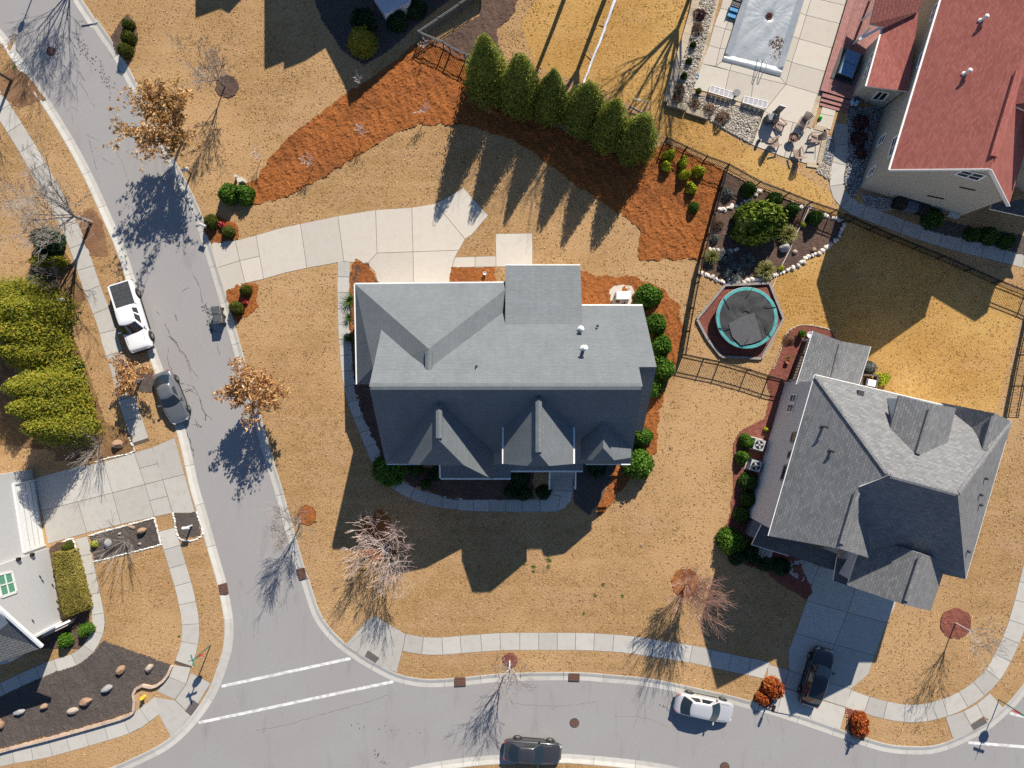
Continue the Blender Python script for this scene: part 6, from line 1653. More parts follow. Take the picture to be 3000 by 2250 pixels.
def timber_frame():
    q = PL('b', '112,1260 338,985 697,968 812,1256 632,1578 308,1562 200,1425')
    t = thing('timber_edging', 'grey timber frame round the trampoline bed', 'edging', (q[0].x, q[0].y, 0))
    tm = mottled('grey_timber', (.20, .18, .17), (.34, .31, .30), 7, rough=.9)
    for a, b in zip(q, q[1:] + q[:1]):
        m = MB(); e = (b - a).normalized() * .03; m.bar(a + e + Vector((0, 0, .1)), b - e + Vector((0, 0, .1)), .2, .24); m.part(t, 'timber', tm)
timber_frame()

# ------------------------------------------------------------------ trampoline
def trampoline():
    c = P('b', 520, 1248, .95); r = 2.52
    t = thing('trampoline', 'round trampoline with teal pad and sagging black net', 'trampoline', (c.x, c.y, 0))
    teal = mottled('teal_pad', (.05, .24, .24), (.10, .36, .35), 3, rough=.6)
    net = mottled('black_net', (.035, .035, .037), (.06, .06, .063), 5, rough=.8)
    n = 40; V = []; F = []
    for rr, z in ((r, .93), (r, .98), (r - .25, .99), (r - .26, .94)):
        for k in range(n): a = 6.2832 * k / n; V.append((rr * math.cos(a), rr * math.sin(a), z + .012 * math.sin(k * 2.1)))
    for j in range(3):
        for k in range(n): F.append((j * n + k, j * n + (k + 1) % n, (j + 1) * n + (k + 1) % n, (j + 1) * n + k))
    obj('safety_pad', raw('safety_pad', V, F, teal), t)
    V = [(0, 0, .90)]; F = []
    rng = np.random.default_rng(3)
    for j in range(1, 9):
        for k in range(n):
            a = 6.2832 * k / n; q = j / 8 * (r - .26); V.append((q * math.cos(a), q * math.sin(a), .90 + .05 * (j / 8)))
    F += [(0, 1 + k, 1 + (k + 1) % n) for k in range(n)]
    for j in range(7):
        for k in range(n): F.append((1 + j * n + k, 1 + (j + 1) * n + k, 1 + (j + 1) * n + (k + 1) % n, 1 + j * n + (k + 1) % n))
    obj('jumping_mat', raw('jumping_mat', V, F, mottled('mat_fabric', (.05, .05, .053), (.075, .075, .08), 3, rough=.75), True), t)
    # collapsed enclosure net: draped ring of folds lying over most of the mat
    V = []; F = []; m1, m2 = 60, 10
    for i in range(m1 + 1):
        a = 6.2832 * i / m1
        for j in range(m2 + 1):
            f = j / m2; ri = r * (.90 - f * (.72 + .05 * math.sin(a * 2.0 + 1)))
            z = .965 + .06 * math.sin(f * 3.1) + .03 * math.sin(a * 5 + f * 6) + .02 * math.sin(a * 8 - f * 9)
            V.append((ri * math.cos(a), ri * math.sin(a), z))
    for i in range(m1):
        for j in range(m2): q = i * (m2 + 1) + j; F.append((q, q + 1, q + m2 + 2, q + m2 + 1))
    obj('enclosure_net', raw('enclosure_net', V, F, net, True), t)
    pn = MB(); qs = [P('b', x, y, 1.05) - Vector((c.x, c.y, 0)) for x, y in ((370, 1295), (470, 1240), (580, 1210), (615, 1320), (640, 1425), (560, 1455), (470, 1470), (400, 1400))]
    pn.add([(p.x, p.y, 1.10) for p in qs] + [(p.x * 1.0, p.y, .97) for p in qs], [tuple(reversed(range(8)))] + [(i, (i + 1) % 8, 8 + (i + 1) % 8, 8 + i) for i in range(8)])
    pn.local(t, 'folded_net_panel', mottled('grey_net_panel', (.075, .075, .08), (.10, .10, .105), 3, rough=.8))
    for k in range(6):
        a = 6.2832 * k / 6 + .35
        m = MB(); m.tube([(r * .99 * math.cos(a), r * .99 * math.sin(a), 0), (r * .99 * math.cos(a), r * .99 * math.sin(a), 1.0)], .03, 6); m.local(t, 'leg', BLACK)
        m = MB(); m.tube([(r * math.cos(a), r * math.sin(a), 1.0), (r * .8 * math.cos(a + .1), r * .8 * math.sin(a + .1), 1.12), (r * .66 * math.cos(a + .25), r * .66 * math.sin(a + .25), 1.08)], .028, 6); m.local(t, 'net_pole', BLACK)
    m = MB(); m.tube([(r * math.cos(6.2832 * k / n), r * math.sin(6.2832 * k / n), .92) for k in range(n + 1)], .035, 6); m.local(t, 'frame_ring', STEEL)
trampoline()
def rope():
    a, b = P('b', 1040, 320, .1), P('b', 705, 1040, .1); m = MB()
    pts = [a.lerp(b, k / 16) + Vector((.05 * math.sin(k * .9), .04 * math.cos(k * .7), .0)) for k in range(17)]
    m.tube(pts, .022, 6)
    tag(obj('rope', m.mesh('rope', WHITE)), 'thin white rope lying across the rock garden', 'rope')
rope()

# ------------------------------------------------------------------ boulders
BROWNROCK = mottled('brown_rock', (.24, .14, .09), (.42, .28, .19), 4, rough=.9, bump=.5, bscale=12, dist=.05, coords='object')
GREYROCK = mottled('grey_rock', (.24, .235, .235), (.40, .39, .385), 4, rough=.9, bump=.5, bscale=12, dist=.05, coords='object')
PALEROCK = mottled('pale_rock', (.34, .27, .21), (.48, .41, .35), 4, rough=.9, bump=.5, bscale=12, dist=.05, coords='object')
def boulder(z, x, y, wpx, hpx, h, mat, label, rz=0., seed=1):
    p = P(z, x, y, h * .4); me = rock_mesh(seed + 100, mat, 1.0)
    o = obj('boulder', me, None, (p.x, p.y, h * .3)); o.scale = (wpx / 70, hpx / 70, h * .75); o.rotation_euler = (0, 0, rz)
    tag(o, label, 'boulder', 'boulders in the mulch beds')
boulder('02', 780, 1025, 36, 24, .5, BROWNROCK, 'brown boulder nearest the upper point of the corner bed', .5, 1)
boulder('02', 965, 1012, 32, 22, .45, PALEROCK, 'pale pointed boulder near the corner sidewalk', 1.0, 2)
boulder('02', 690, 1145, 36, 22, .5, GREYROCK, 'light grey boulder in the middle of the corner bed', .45, 3)
boulder('02', 555, 1230, 42, 24, .55, BROWNROCK, 'orange brown boulder beside the pale one', .3, 4)
boulder('02', 470, 1290, 36, 20, .4, PALEROCK, 'pale boulder touching the orange brown one', .2, 5)
boulder('02', 285, 1262, 28, 18, .4, BROWNROCK, 'small brown boulder at the shade edge', .4, 6)
boulder('02', 122, 1297, 40, 18, .4, GREYROCK, 'grey boulder in the shaded end of the corner bed', .2, 7)
boulder('02', 915, 122, 32, 18, .55, BROWNROCK, 'brown block boulder in the small mulch patch', .35, 8)
boulder('02', 695, 205, 24, 30, .5, GREYROCK, 'grey pointed boulder in the small mulch patch', .1, 9)
boulder('02', 775, 142, 11, 9, .2, PALEROCK, 'small white stone between the two patch boulders', .3, 10)
boulder('02', 905, 207, 11, 8, .2, PALEROCK, 'small pale stone near the bare shrub', .3, 11)
boulder('02', 852, 98, 22, 13, .15, BROWNROCK, 'flat brown stone at the top of the small patch', -.3, 12)
boulder('02', 0, 1370, 22, 34, .5, BROWNROCK, 'reddish boulder cut by the left edge', .3, 13)
boulder('b', 825, 677, 32, 28, .7, GREYROCK, 'white boulder beside the golden grass clump', .2, 14)
boulder('b', 912, 712, 16, 13, .3, PALEROCK, 'small pale stone right of the white boulder', .2, 15)
boulder('b', 1062, 695, 18, 14, .35, BROWNROCK, 'reddish stone inside the long rock border', .2, 16)
boulder('h', 715, 1560, 40, 30, .6, BROWNROCK, 'rusty boulder at the corner of the left driveway', .1, 17)
boulder('21', 1032, 1240, 13, 18, .08, BROWNROCK, 'flat stone patch on the side lawn', .1, 18)
boulder('22', 840, 215, 12, 15, .07, BROWNROCK, 'flat stone on the right lawn near the globe shrubs', .1, 19)

# ------------------------------------------------------------------ street furniture
def mailbox(z, x, y, label, rz, box=DKGREY, post=BARKDARK, h=1.1):
    p = P(z, x, y); t = thing('mailbox', label, 'mailbox', (p.x, p.y, 0), rz)
    MB().box((0, 0, h / 2), (.1, .1, h)).local(t, 'post', post)
    m = MB(); prof = [(-.11, 0), (.11, 0), (.11, .14), (.08, .21), (0, .24), (-.08, .21), (-.11, .14)]
    vs = [(xx, a, h + b) for xx in (-.27, .27) for a, b in prof]; k = len(prof)
    m.add(vs, [tuple(range(k)), tuple(reversed(range(k, 2 * k)))] + [(i, k + i, k + (i + 1) % k, (i + 1) % k) for i in range(k)]); m.local(t, 'box', box)
    MB().box((.05, .13, h + .2), (.03, .02, .16)).local(t, 'flag', TAIL)
WHITEP = mottled('white_plastic', (.68, .68, .68), (.8, .8, .8), 4, rough=.4)
mailbox('00', 1240, 1125, 'pale mailbox under the big brown oak', .5, mottled('pale_box', (.5, .52, .55), (.62, .64, .66), 4))
mailbox('00', 1355, 1480, 'grey mailbox beside the olive globe', -.4, mottled('grey_box', (.38, .39, .40), (.5, .51, .52), 4))
mailbox('h', 425, 690, 'white topped mailbox left of the pickup', .1, WHITEP)
mailbox('02', 1245, 85, 'white mailbox in its own mulch square', .1, WHITEP, WHITEP)
mailbox('f', 1612, 150, 'dark mailbox beside the orange red bush', 1.2, BLACK)
mailbox('f', 2112, 308, 'dark mailbox behind the red bush plot', 1.2, BLACK)
mailbox('e', 420, 1130, 'white mailbox by the small brown oak', .2, WHITEP)
def waste_bin(z, x, y, label, rz):
    p = P(z, x, y); t = thing('waste_bin', label, 'waste bin', (p.x, p.y, -.08), rz, 'wheeled waste bins at the kerb')
    MB().box((0, 0, .52), (.55, .62, .95), taper=1.12).local(t, 'body', DKGREY)
    m = MB(); m.box((.0, 0, 1.03), (.66, .72, .07)); m.box((-.02, 0, 1.08), (.5, .58, .05), taper=.8); l = m.local(t, 'lid', mottled('bin_lid', (.06, .07, .075), (.10, .11, .115), 4, rough=.45))
    m = MB(); m.bar((.38, -.28, 1.0), (.38, .28, 1.0), .05, .05); m.local(t, 'handle', mottled('bin_tan', (.30, .20, .13), (.38, .27, .18), 4))
    for s in (-1, 1):
        m = MB(); m.tube([(.27, s * .25, .12), (.27, s * .32, .12)], .12, 12); m.local(t, 'wheel', BLACK)
waste_bin('01', 1425, 362, 'upper dark waste bin at the right kerb', .1)
waste_bin('01', 1437, 415, 'lower dark waste bin at the right kerb', .1)
GREEN_S = N('street_sign_green').done((.02, .22, .14), .4, None, .5)
RED_S = N('stop_sign_red').done((.50, .02, .025), .4, None, .5)
def text_mesh(txt, size, mat):
    cu = bpy.data.curves.new('lettering', 'FONT'); cu.body = txt; cu.size = size; cu.align_x = 'CENTER'; cu.align_y = 'CENTER'; cu.extrude = .002
    o = bpy.data.objects.new('lettering', cu); COL.objects.link(o)
    me = bpy.data.meshes.new_from_object(o.evaluated_get(bpy.context.evaluated_depsgraph_get()))
    bpy.data.objects.remove(o); me.materials.clear(); me.materials.append(mat); return me
def street_sign(z, x, y, label, rz, hgt=3.45):
    p = P(z, x, y); t = thing('street_sign', label, 'street sign', (p.x, p.y, 0), rz)
    m = MB(); m.tube([(0, 0, 0), (0, 0, hgt - .1)], .045, 8); m.local(t, 'post', mottled('green_post', (.02, .09, .07), (.04, .13, .10), 6, rough=.5))
    m = MB(); n = 8; V = []
    for yy in (-.085, -.065):
        for k in range(n): a = math.pi / 8 + k * math.pi / 4; V.append((.41 * math.cos(a), yy, 2.25 + .41 * math.sin(a)))
    m.add(V, [tuple(range(n)), tuple(reversed(range(n, 2 * n)))] + [(i, n + i, n + (i + 1) % n, (i + 1) % n) for i in range(n)])
    s = m.local(t, 'stop_sign', RED_S)
    l = obj('lettering', text_mesh('STOP', .27, WHITE), s, (0, -.09, 2.25)); l.rotation_euler = (math.pi / 2, 0, 0)
    rim = MB(); rim.tube([(.385 * math.cos(math.pi / 8 + k * math.pi / 4), -.088, 2.25 + .385 * math.sin(math.pi / 8 + k * math.pi / 4)) for k in range(9)], .014, 4); rim.local(s, 'border', WHITE)
    m = MB(); m.box((0, 0, hgt - .32), (.95, .02, .2)); m.local(t, 'name_blade', GREEN_S)
    m = MB(); m.box((0, 0, hgt - .08), (.02, .95, .2)); m.local(t, 'name_blade', GREEN_S)
street_sign('02', 1365, 862, 'green post with stop sign and street name blades at the left corner', .35)
street_sign('32', 1497, 1215, 'stop sign post with street name blades at the right corner', -.35)
def hydrant():
    p = P('02', 937, 1195); t = thing('fire_hydrant', 'yellow fire hydrant in the wall recess at the corner', 'hydrant', (p.x, p.y, 0))
    yl = mottled('hydrant_yellow', (.55, .36, .03), (.68, .46, .05), 5, rough=.5)
    MB().lathe((0, 0, 0), [(.16, 0), (.16, .05), (.11, .07), (.11, .5), (.14, .52), (.14, .56), (.12, .6), (.07, .7), (.03, .74)], 14).local(t, 'barrel', yl)
    for a in (0, 2.1, 4.2):
        m = MB(); m.tube([(.1 * math.cos(a), .1 * math.sin(a), .42), (.2 * math.cos(a), .2 * math.sin(a), .42)], .065, 10); m.local(t, 'outlet', yl)
hydrant()
def street_lamp():
    kx, ky = PXM; h = 4.6; p = W((56 + kx * h, 88 - ky * h)); t = thing('street_lamp', 'street lamp beyond the top edge whose shadow lies on the road', 'street lamp', (p.x, p.y, 0))
    MB().tube([(0, 0, 0), (0, 0, .5), (0, 0, h - .6)], [.09, .06, .045], 10).local(t, 'post', BLACK)
    MB().lathe((0, 0, h - .65), [(.08, 0), (.2, .12), (.22, .45), (.12, .62), (.03, .75)], 12).local(t, 'lantern', BLACK)
street_lamp()
def utility(z, x, y, dx, dy, h, label, mat, rz=0., name='utility_box'):
    p = P(z, x, y); t = thing(name, label, 'utility box', (p.x, p.y, 0), rz)
    MB().box((0, 0, h / 2), (dx, dy, h), taper=.94).local(t, 'cabinet', mat); MB().box((0, 0, h + .02), (dx * 1.04, dy * 1.04, .05)).local(t, 'lid', mat)
    MB().box((0, 0, .03), (dx * 1.3, dy * 1.3, .06)).local(t, 'base', CONC)
BEIGE = mottled('beige_box', (.50, .46, .40), (.6, .56, .5), 4, rough=.5)
utility('00', 1575, 1180, .45, .35, .7, 'beige utility box above the bright green bush', BEIGE, .3)
utility('00', 1540, 1150, .2, .2, .5, 'small utility post beside the beige box', BEIGE)
# generator on its pad
def generator():
    p = P('21', 712, 262); q = PL('21', '632,220 660,195 720,186 775,195 796,240 790,300 760,315 640,315 624,280')
    t = thing('generator', 'white standby generator on a round concrete pad', 'generator', (p.x, p.y, 0))
    MB().slab(q, .0, .07).part(t, 'pad', CONC_DRIVE)
    MB().box((p.x, p.y, .43), (1.15, .62, .7)).part(t, 'cabinet', BEIGE)
    m = MB(); m.box((p.x, p.y, .82), (1.22, .68, .09), taper=.93); m.part(t, 'lid', WHITEP)
    for k in range(5): MB().box((p.x - .4 + k * .2, p.y - .315, .4), (.12, .02, .4)).part(t, 'louvre', MIDGREY)
generator()
def ac_unit(z, x, y, label, rz=-.28):
    p = P(z, x, y, .8); t = thing('air_conditioner', label, 'air conditioner', (p.x, p.y, 0), rz, 'air conditioners beside the grey house')
    MB().box((0, 0, .05), (1.15, 1.05, .1)).local(t, 'pad', CONC)
    MB().box((0, 0, .5), (.88, .88, .8)).local(t, 'casing', STEEL)
    top = MB(); top.lathe((0, 0, .9), [(.36, 0), (.36, .02)], 24); g = top.local(t, 'fan_grille', BLACK)
    for k in range(4):
        a = k * math.pi / 2 + .4; m = MB(); m.box((.17 * math.cos(a), .17 * math.sin(a), .93), (.28, .13, .015), a); m.local(g, 'fan_blade', STEEL)
    m = MB(); m.lathe((0, 0, .92), [(.07, 0), (.07, .03)], 12); m.local(g, 'hub', BLACK)
ac_unit('c', 293, 528, 'upper air conditioner beside the bright globe'); ac_unit('c', 268, 674, 'lower air conditioner with the larger fan opening')
utility('c', 283, 800, .3, .25, .6, 'small meter box below the air conditioners', STEEL, -.3)
# small pots, vent light
def pot(z, x, y, r, h, label, mat, plant=None, soil=True):
    p = P(z, x, y, h); t = thing('flower_pot', label, 'pot', (p.x, p.y, 0))
    MB().lathe((0, 0, 0), [(r * .7, 0), (r, h), (r * 1.08, h), (r * 1.08, h + .03), (r * .9, h + .03), (r * .85, h - .06)], 16).local(t, 'pot', mat)
    if plant: o = obj('plant', BUSH[plant], t, (0, 0, h - .05)); o.scale = (r * 2.4, r * 2.4, r * 3.4)
pot('b', 970, 1376, .25, .4, 'left white pot in the red bed', WHITEP, 'green'); pot('b', 1034, 1386, .25, .4, 'right white pot touching the porch roof', WHITEP)
pot('a', 372, 850, .2, .45, 'grey planter with clipped evergreen on the pool deck', MIDGREY, 'olive')
pot('b', 852, 1602, .18, .3, 'red pot in the red bed', mottled('terracotta', (.35, .10, .06), (.42, .14, .09), 4))
pot('11', 1483, 112, .14, .35, 'white pot on the straw by the garage eave', WHITEP)
# grill box behind the grey house
def grill_box():
    q = PL('31', '600,770 705,775 690,868 596,845', .5); c = sum(q, Vector()) / 4
    t = thing('grill_station', 'timber framed grill corner with white lid behind the grey house', 'grill', (c.x, c.y, 0))
    for a, b in zip(q, q[1:] + q[:1]): MB().bar(a, b, .14, .5).part(t, 'timber', BARKDARK)
    m = MB(); m.box((c.x + .15, c.y - .1, .75), (.75, .6, .25), -.2, taper=.85); m.part(t, 'lid', WHITEP)
    m = MB(); m.box((c.x + .15, c.y - .1, .45), (.7, .55, .35), -.2); m.part(t, 'body', DKGREY)
grill_box()
# goal frame behind cypress
def goal():
    pts = PL('20', '770,690 785,662 872,685 858,735', .0); t = thing('play_goal', 'small white metal goal frame behind the last cypress', 'goal', (pts[0].x, pts[0].y, 0))
    a, b, c, d = pts; m = MB(); m.tube([a + Vector((0, 0, .05)), b + Vector((0, 0, .7)), c + Vector((0, 0, .7)), d + Vector((0, 0, .05))], .06, 8); m.part(t, 'frame', STEEL, True)
    m = MB(); m.tube([a + Vector((0, 0, .05)), d + Vector((0, 0, .05))], .03, 6); m.part(t, 'base_bar', STEEL)
goal()

# ------------------------------------------------------------------ deck, hot tub, steps
def deck():
    DW = mottled('red_brown_decking', (.26, .115, .10), (.38, .19, .17), 3, rough=.7, objr=.14)
    L0, L1 = P('a', 1512, 842, .35), P('a', 1790, -80, .35); u = (L1 - L0).normalized(); v = Vector((u.y, -u.x, 0))
    Ln = (L1 - L0).length
    t = thing('deck', 'red brown plank deck along the red roofed house', 'deck', (L0.x, L0.y, 0))
    m = MB(); m.slab([L0 + u * .05, L1, L1 + v * 4.0, L0 + v * 3.5 + u * .05], 0, .30); m.part(t, 'deck_frame', BARKDARK)
    for k in range(26):
        w = .145; o = v * (k * w)
        m = MB(); m.slab([Vector((p.x, p.y, 0)) for p in (L0 + o, L1 + o, L1 + o + v * (w - .012), L0 + o + v * (w - .012))], .3, .345); m.part(t, 'plank', DW)
    # steps
    s0 = P('a', 1538, 862, .3); dv = (P('a', 1800, 935, .3) - s0); d1 = dv.normalized(); n1 = Vector((d1.y, -d1.x, 0))
    for k in range(3):
        m = MB(); o = n1 * (.05 + .34 * k); m.slab([Vector((p.x, p.y, 0)) for p in (s0 + o, s0 + o + dv, s0 + o + dv + n1 * .3, s0 + o + n1 * .3)], 0, .27 - k * .09); m.part(t, 'step', DW)
deck()
def hot_tub():
    q = PL('30', '520,325 600,347 545,497 465,475', .95); c = sum(q, Vector()) / 4; e = q[3] - q[0]; rz = math.atan2(e.y, e.x)
    t = thing('hot_tub', 'hot tub with blue grey cover on the shaded deck', 'hot tub', (c.x, c.y, 0), rz)
    lx = e.length + .15; ly = (q[1] - q[0]).length + .3
    m = MB(); m.box((0, 0, .6), (lx, ly, .55)); m.local(t, 'shell', BLACK)
    m = MB(); m.box((0, 0, .36), (lx + .5, ly + .6, .06)); m.local(t, 'base_mat', DKGREY)
    bl = mottled('blue_vinyl', (.10, .20, .33), (.15, .27, .42), 3, rough=.5)
    for s in (-1, 1): m = MB(); m.box((s * lx / 4 * .98, 0, .92), (lx * .48, ly * .92, .1), taper=.96); m.local(t, 'cover_half', bl)
hot_tub()
def toys():
    p = P('30', 560, 655, .4); t = thing('toy_pile', 'pale blue toys heaped at the deck corner', 'toys', (p.x, p.y, 0)); rnd = random.Random(5)
    tb = mottled('blue_toy', (.25, .45, .6), (.35, .55, .7), 4, rough=.5)
    for k in range(6): m = MB(); m.box((p.x + rnd.uniform(-.35, .35), p.y + rnd.uniform(-.3, .3), .2 + rnd.uniform(0, .3)), (rnd.uniform(.2, .45), rnd.uniform(.15, .35), rnd.uniform(.1, .3)), rnd.uniform(0, 3), taper=.8); m.part(t, 'toy', tb if k % 3 else DKGREY)
toys()

# ------------------------------------------------------------------ patio furniture
WOODC = mottled('weathered_chair_wood', (.26, .18, .14), (.40, .30, .25), 8, rough=.85, coords='object')
def adirondack(z, x, y, rz, label):
    p = P(z, x, y, .35); t = thing('garden_chair', label, 'chair', (p.x, p.y, .05), rz, 'wooden chairs round the fire pit')
    seat = MB()
    for k in range(5): seat = MB(); seat.box((.28 - k * .125, 0, .36 - k * .03), (.11, .52, .025)); seat.local(t, 'seat_slat', WOODC)
    for k in range(6):
        m = MB(); yy = -.25 + k * .1; hh = .78 + .1 * math.sin(math.pi * (k + .5) / 6)
        a = Vector((-.28, yy * .8, .22)); b = a + Vector((-.36 * hh / .8, yy * .45, hh)); m.bar(a, b, .085, .022); m.local(t, 'back_slat', WOODC)
    for s in (-1, 1):
        m = MB(); m.box((.06, s * .36, .56), (.78, .13, .025)); m.local(t, 'armrest', WOODC)
        m = MB(); m.box((.36, s * .31, .28), (.09, .035, .56)); m.local(t, 'leg', WOODC)
        m = MB(); m.bar((.36, s * .29, .33), (-.55, s * .29, .04), .035, .11); m.local(t, 'leg', WOODC)
fc = S('a', 1258, 1288)
for x, y, lab in ((1128, 1168, 'wooden chair left of the fire pit facing down right'), (1345, 1150, 'wooden chair above the fire pit with long slatted back'), (1460, 1290, 'wooden chair right of the fire pit'), (1300, 1435, 'wooden chair below the fire pit at the patio edge'), (1082, 1335, 'wooden chair lower left of the fire pit')):
    q = S('a', x, y); a = math.atan2(-(fc[1] - q[1]), fc[0] - q[0]); adirondack('a', x, y, a, lab)
def fire_pit():
    p = P('a', 1258, 1288, .4); t = thing('fire_pit', 'round metal fire pit bowl with logs on the patio', 'fire pit', (p.x, p.y, .05))
    MB().lathe((0, 0, .25), [(.2, 0), (.38, .18), (.43, .22), (.40, .22), (.34, .14), (.15, .06)], 20).local(t, 'bowl', IRON)
    for k in range(3): a = k * 2.1; MB().tube([(.3 * math.cos(a), .3 * math.sin(a), 0), (.22 * math.cos(a), .22 * math.sin(a), .35)], .025, 6).local(t, 'leg', BLACK)
    for k in range(4): a = k * .9; MB().tube([(-.22 * math.cos(a), -.22 * math.sin(a), .45), (.22 * math.cos(a), .22 * math.sin(a), .48)], .04, 6).local(t, 'log', WOODC)
fire_pit()
def bench(z, a, b, dep, label):
    A, B = P(z, *a, .45), P(z, *b, .45); d = B - A; L = d.length; t = thing('white_bench', label, 'bench', ((A + B) / 2).to_tuple()[:2] + (.05,), math.atan2(d.y, d.x), 'white benches on the lower pool deck')
    for s in (0, 1): MB().bar((-L / 2, -s * dep, .45), (L / 2, -s * dep, .45), .06, .06).local(t, 'rail', WHITEP)
    n = 6
    for k in range(n):
        x = -L / 2 + L * k / (n - 1); MB().bar((x, 0, .45), (x, -dep, .45), .05, .05).local(t, 'cross_bar', WHITEP)
        for s in (0, 1):
            if k in (0, n - 1): MB().box((x, -s * dep, .22), (.05, .05, .44)).local(t, 'leg', WHITEP)
    for k in range(n - 1): MB().box((-L / 2 + L * (k + .5) / (n - 1), -dep / 2, .44), (L / (n - 1) - .09, dep - .1, .03)).local(t, 'panel', mottled('bench_sling', (.36, .34, .36), (.46, .44, .46), 5))
bench('a', (485, 800), (702, 866), .55, 'left white slatted bench beside the planter'); bench('a', (800, 900), (1018, 952), .55, 'right white slatted bench nearer the grill')
def round_table():
    p = P('a', 728, 866, .5); t = thing('side_table', 'grey round table between the white benches', 'table', (p.x, p.y, .05))
    MB().lathe((0, 0, .45), [(.29, 0), (.31, .02), (.31, .05), (.28, .06)], 18).local(t, 'top', MIDGREY); MB().tube([(0, 0, 0), (0, 0, .46)], .05, 8).local(t, 'stem', DKGREY); MB().lathe((0, 0, 0), [(.22, 0), (.2, .04)], 14).local(t, 'base', DKGREY)
round_table()
def grill():
    p = P('a', 1045, 1105, .6); t = thing('kettle_grill', 'grey covered grill on the patio', 'grill', (p.x, p.y, .05), .2)
    MB().box((0, 0, .4), (.75, .6, .7), taper=.9).local(t, 'body', DKGREY); m = MB(); m.box((0, 0, .85), (.78, .62, .22), taper=.8); m.local(t, 'hood', MIDGREY)
    MB().bar((-.3, -.34, .8), (.3, -.34, .8), .03, .03).local(t, 'handle', STEEL)
    b = P('a', 1085, 1068); t2 = thing('patio_screen', 'slim upright grey panel behind the covered grill', 'screen', (b.x, b.y, .05), -.25)
    MB().box((0, 0, .9), (.55, .05, 1.7)).local(t2, 'panel', MIDGREY); MB().box((0, 0, 1.77), (.57, .07, .04)).local(t2, 'top_rail', WHITEP)
    for s in (-1, 1): MB().box((s * .22, 0, .03), (.06, .4, .06)).local(t2, 'foot', DKGREY)
grill()
def small_toys():
    p = P('a', 1512, 1098, .15); o = obj('toy', MB().lathe((0, 0, 0), [(.14, 0), (.17, .1), (.1, .22), (.03, .26)], 10).mesh('toy', N('green_toy').done((.03, .55, .06), .4)), None, (p.x, p.y, .05)); tag(o, 'bright green toy on the small path slab', 'toy')
    p = P('a', 357, 714, .1); o = obj('water_bowl', MB().lathe((0, 0, 0), [(.13, 0), (.17, .1), (.15, .1), (.11, .03)], 14).mesh('water_bowl', N('blue_bowl').done((.10, .38, .65), .4)), None, (p.x, p.y, .05)); tag(o, 'blue bowl at the left edge of the pool deck', 'bowl')
    p = P('a', 935, 1318, .3); t = thing('lantern', 'small black lantern at the left patio edge', 'lantern', (p.x, p.y, .05))
    MB().box((0, 0, .2), (.2, .2, .4)).local(t, 'body', BLACK); MB().lathe((0, 0, .4), [(.12, 0), (.03, .1)], 8).local(t, 'cap', BLACK)
    # pool slide with blue steps, seen at the top edge
    q = P('a', 715, 60, .5); t = thing('pool_steps', 'blue moulded pool steps at the top left of the cover', 'pool steps', (q.x, q.y, .05), -1.9)
    blue = mottled('pool_blue', (.05, .22, .42), (.09, .32, .55), 3, rough=.45)
    for k in range(4): MB().box((-.75 + k * .45, 0, .55 - k * .13), (.42, .7, .12)).local(t, 'tread', blue if k > 1 else DKGREY)
    for s in (-1, 1): MB().bar((-1.0, s * .38, .75), (.9, s * .38, .2), .06, .1).local(t, 'side_rail', DKGREY)
    a = P('a', 945, 640); t = thing('pool_handrail', 'bent metal handrail at the lower pool edge', 'handrail', (a.x, a.y, 0))
    for s in (-1, 1):
        MB().tube([Vector((s * .22, -.35, .05)), Vector((s * .22, -.3, .85)), Vector((s * .22, 0, 1.0)), Vector((s * .22, .5, .55)), Vector((s * .22, .7, .12))], .028, 7).local(t, 'rail', STEEL)
small_toys()
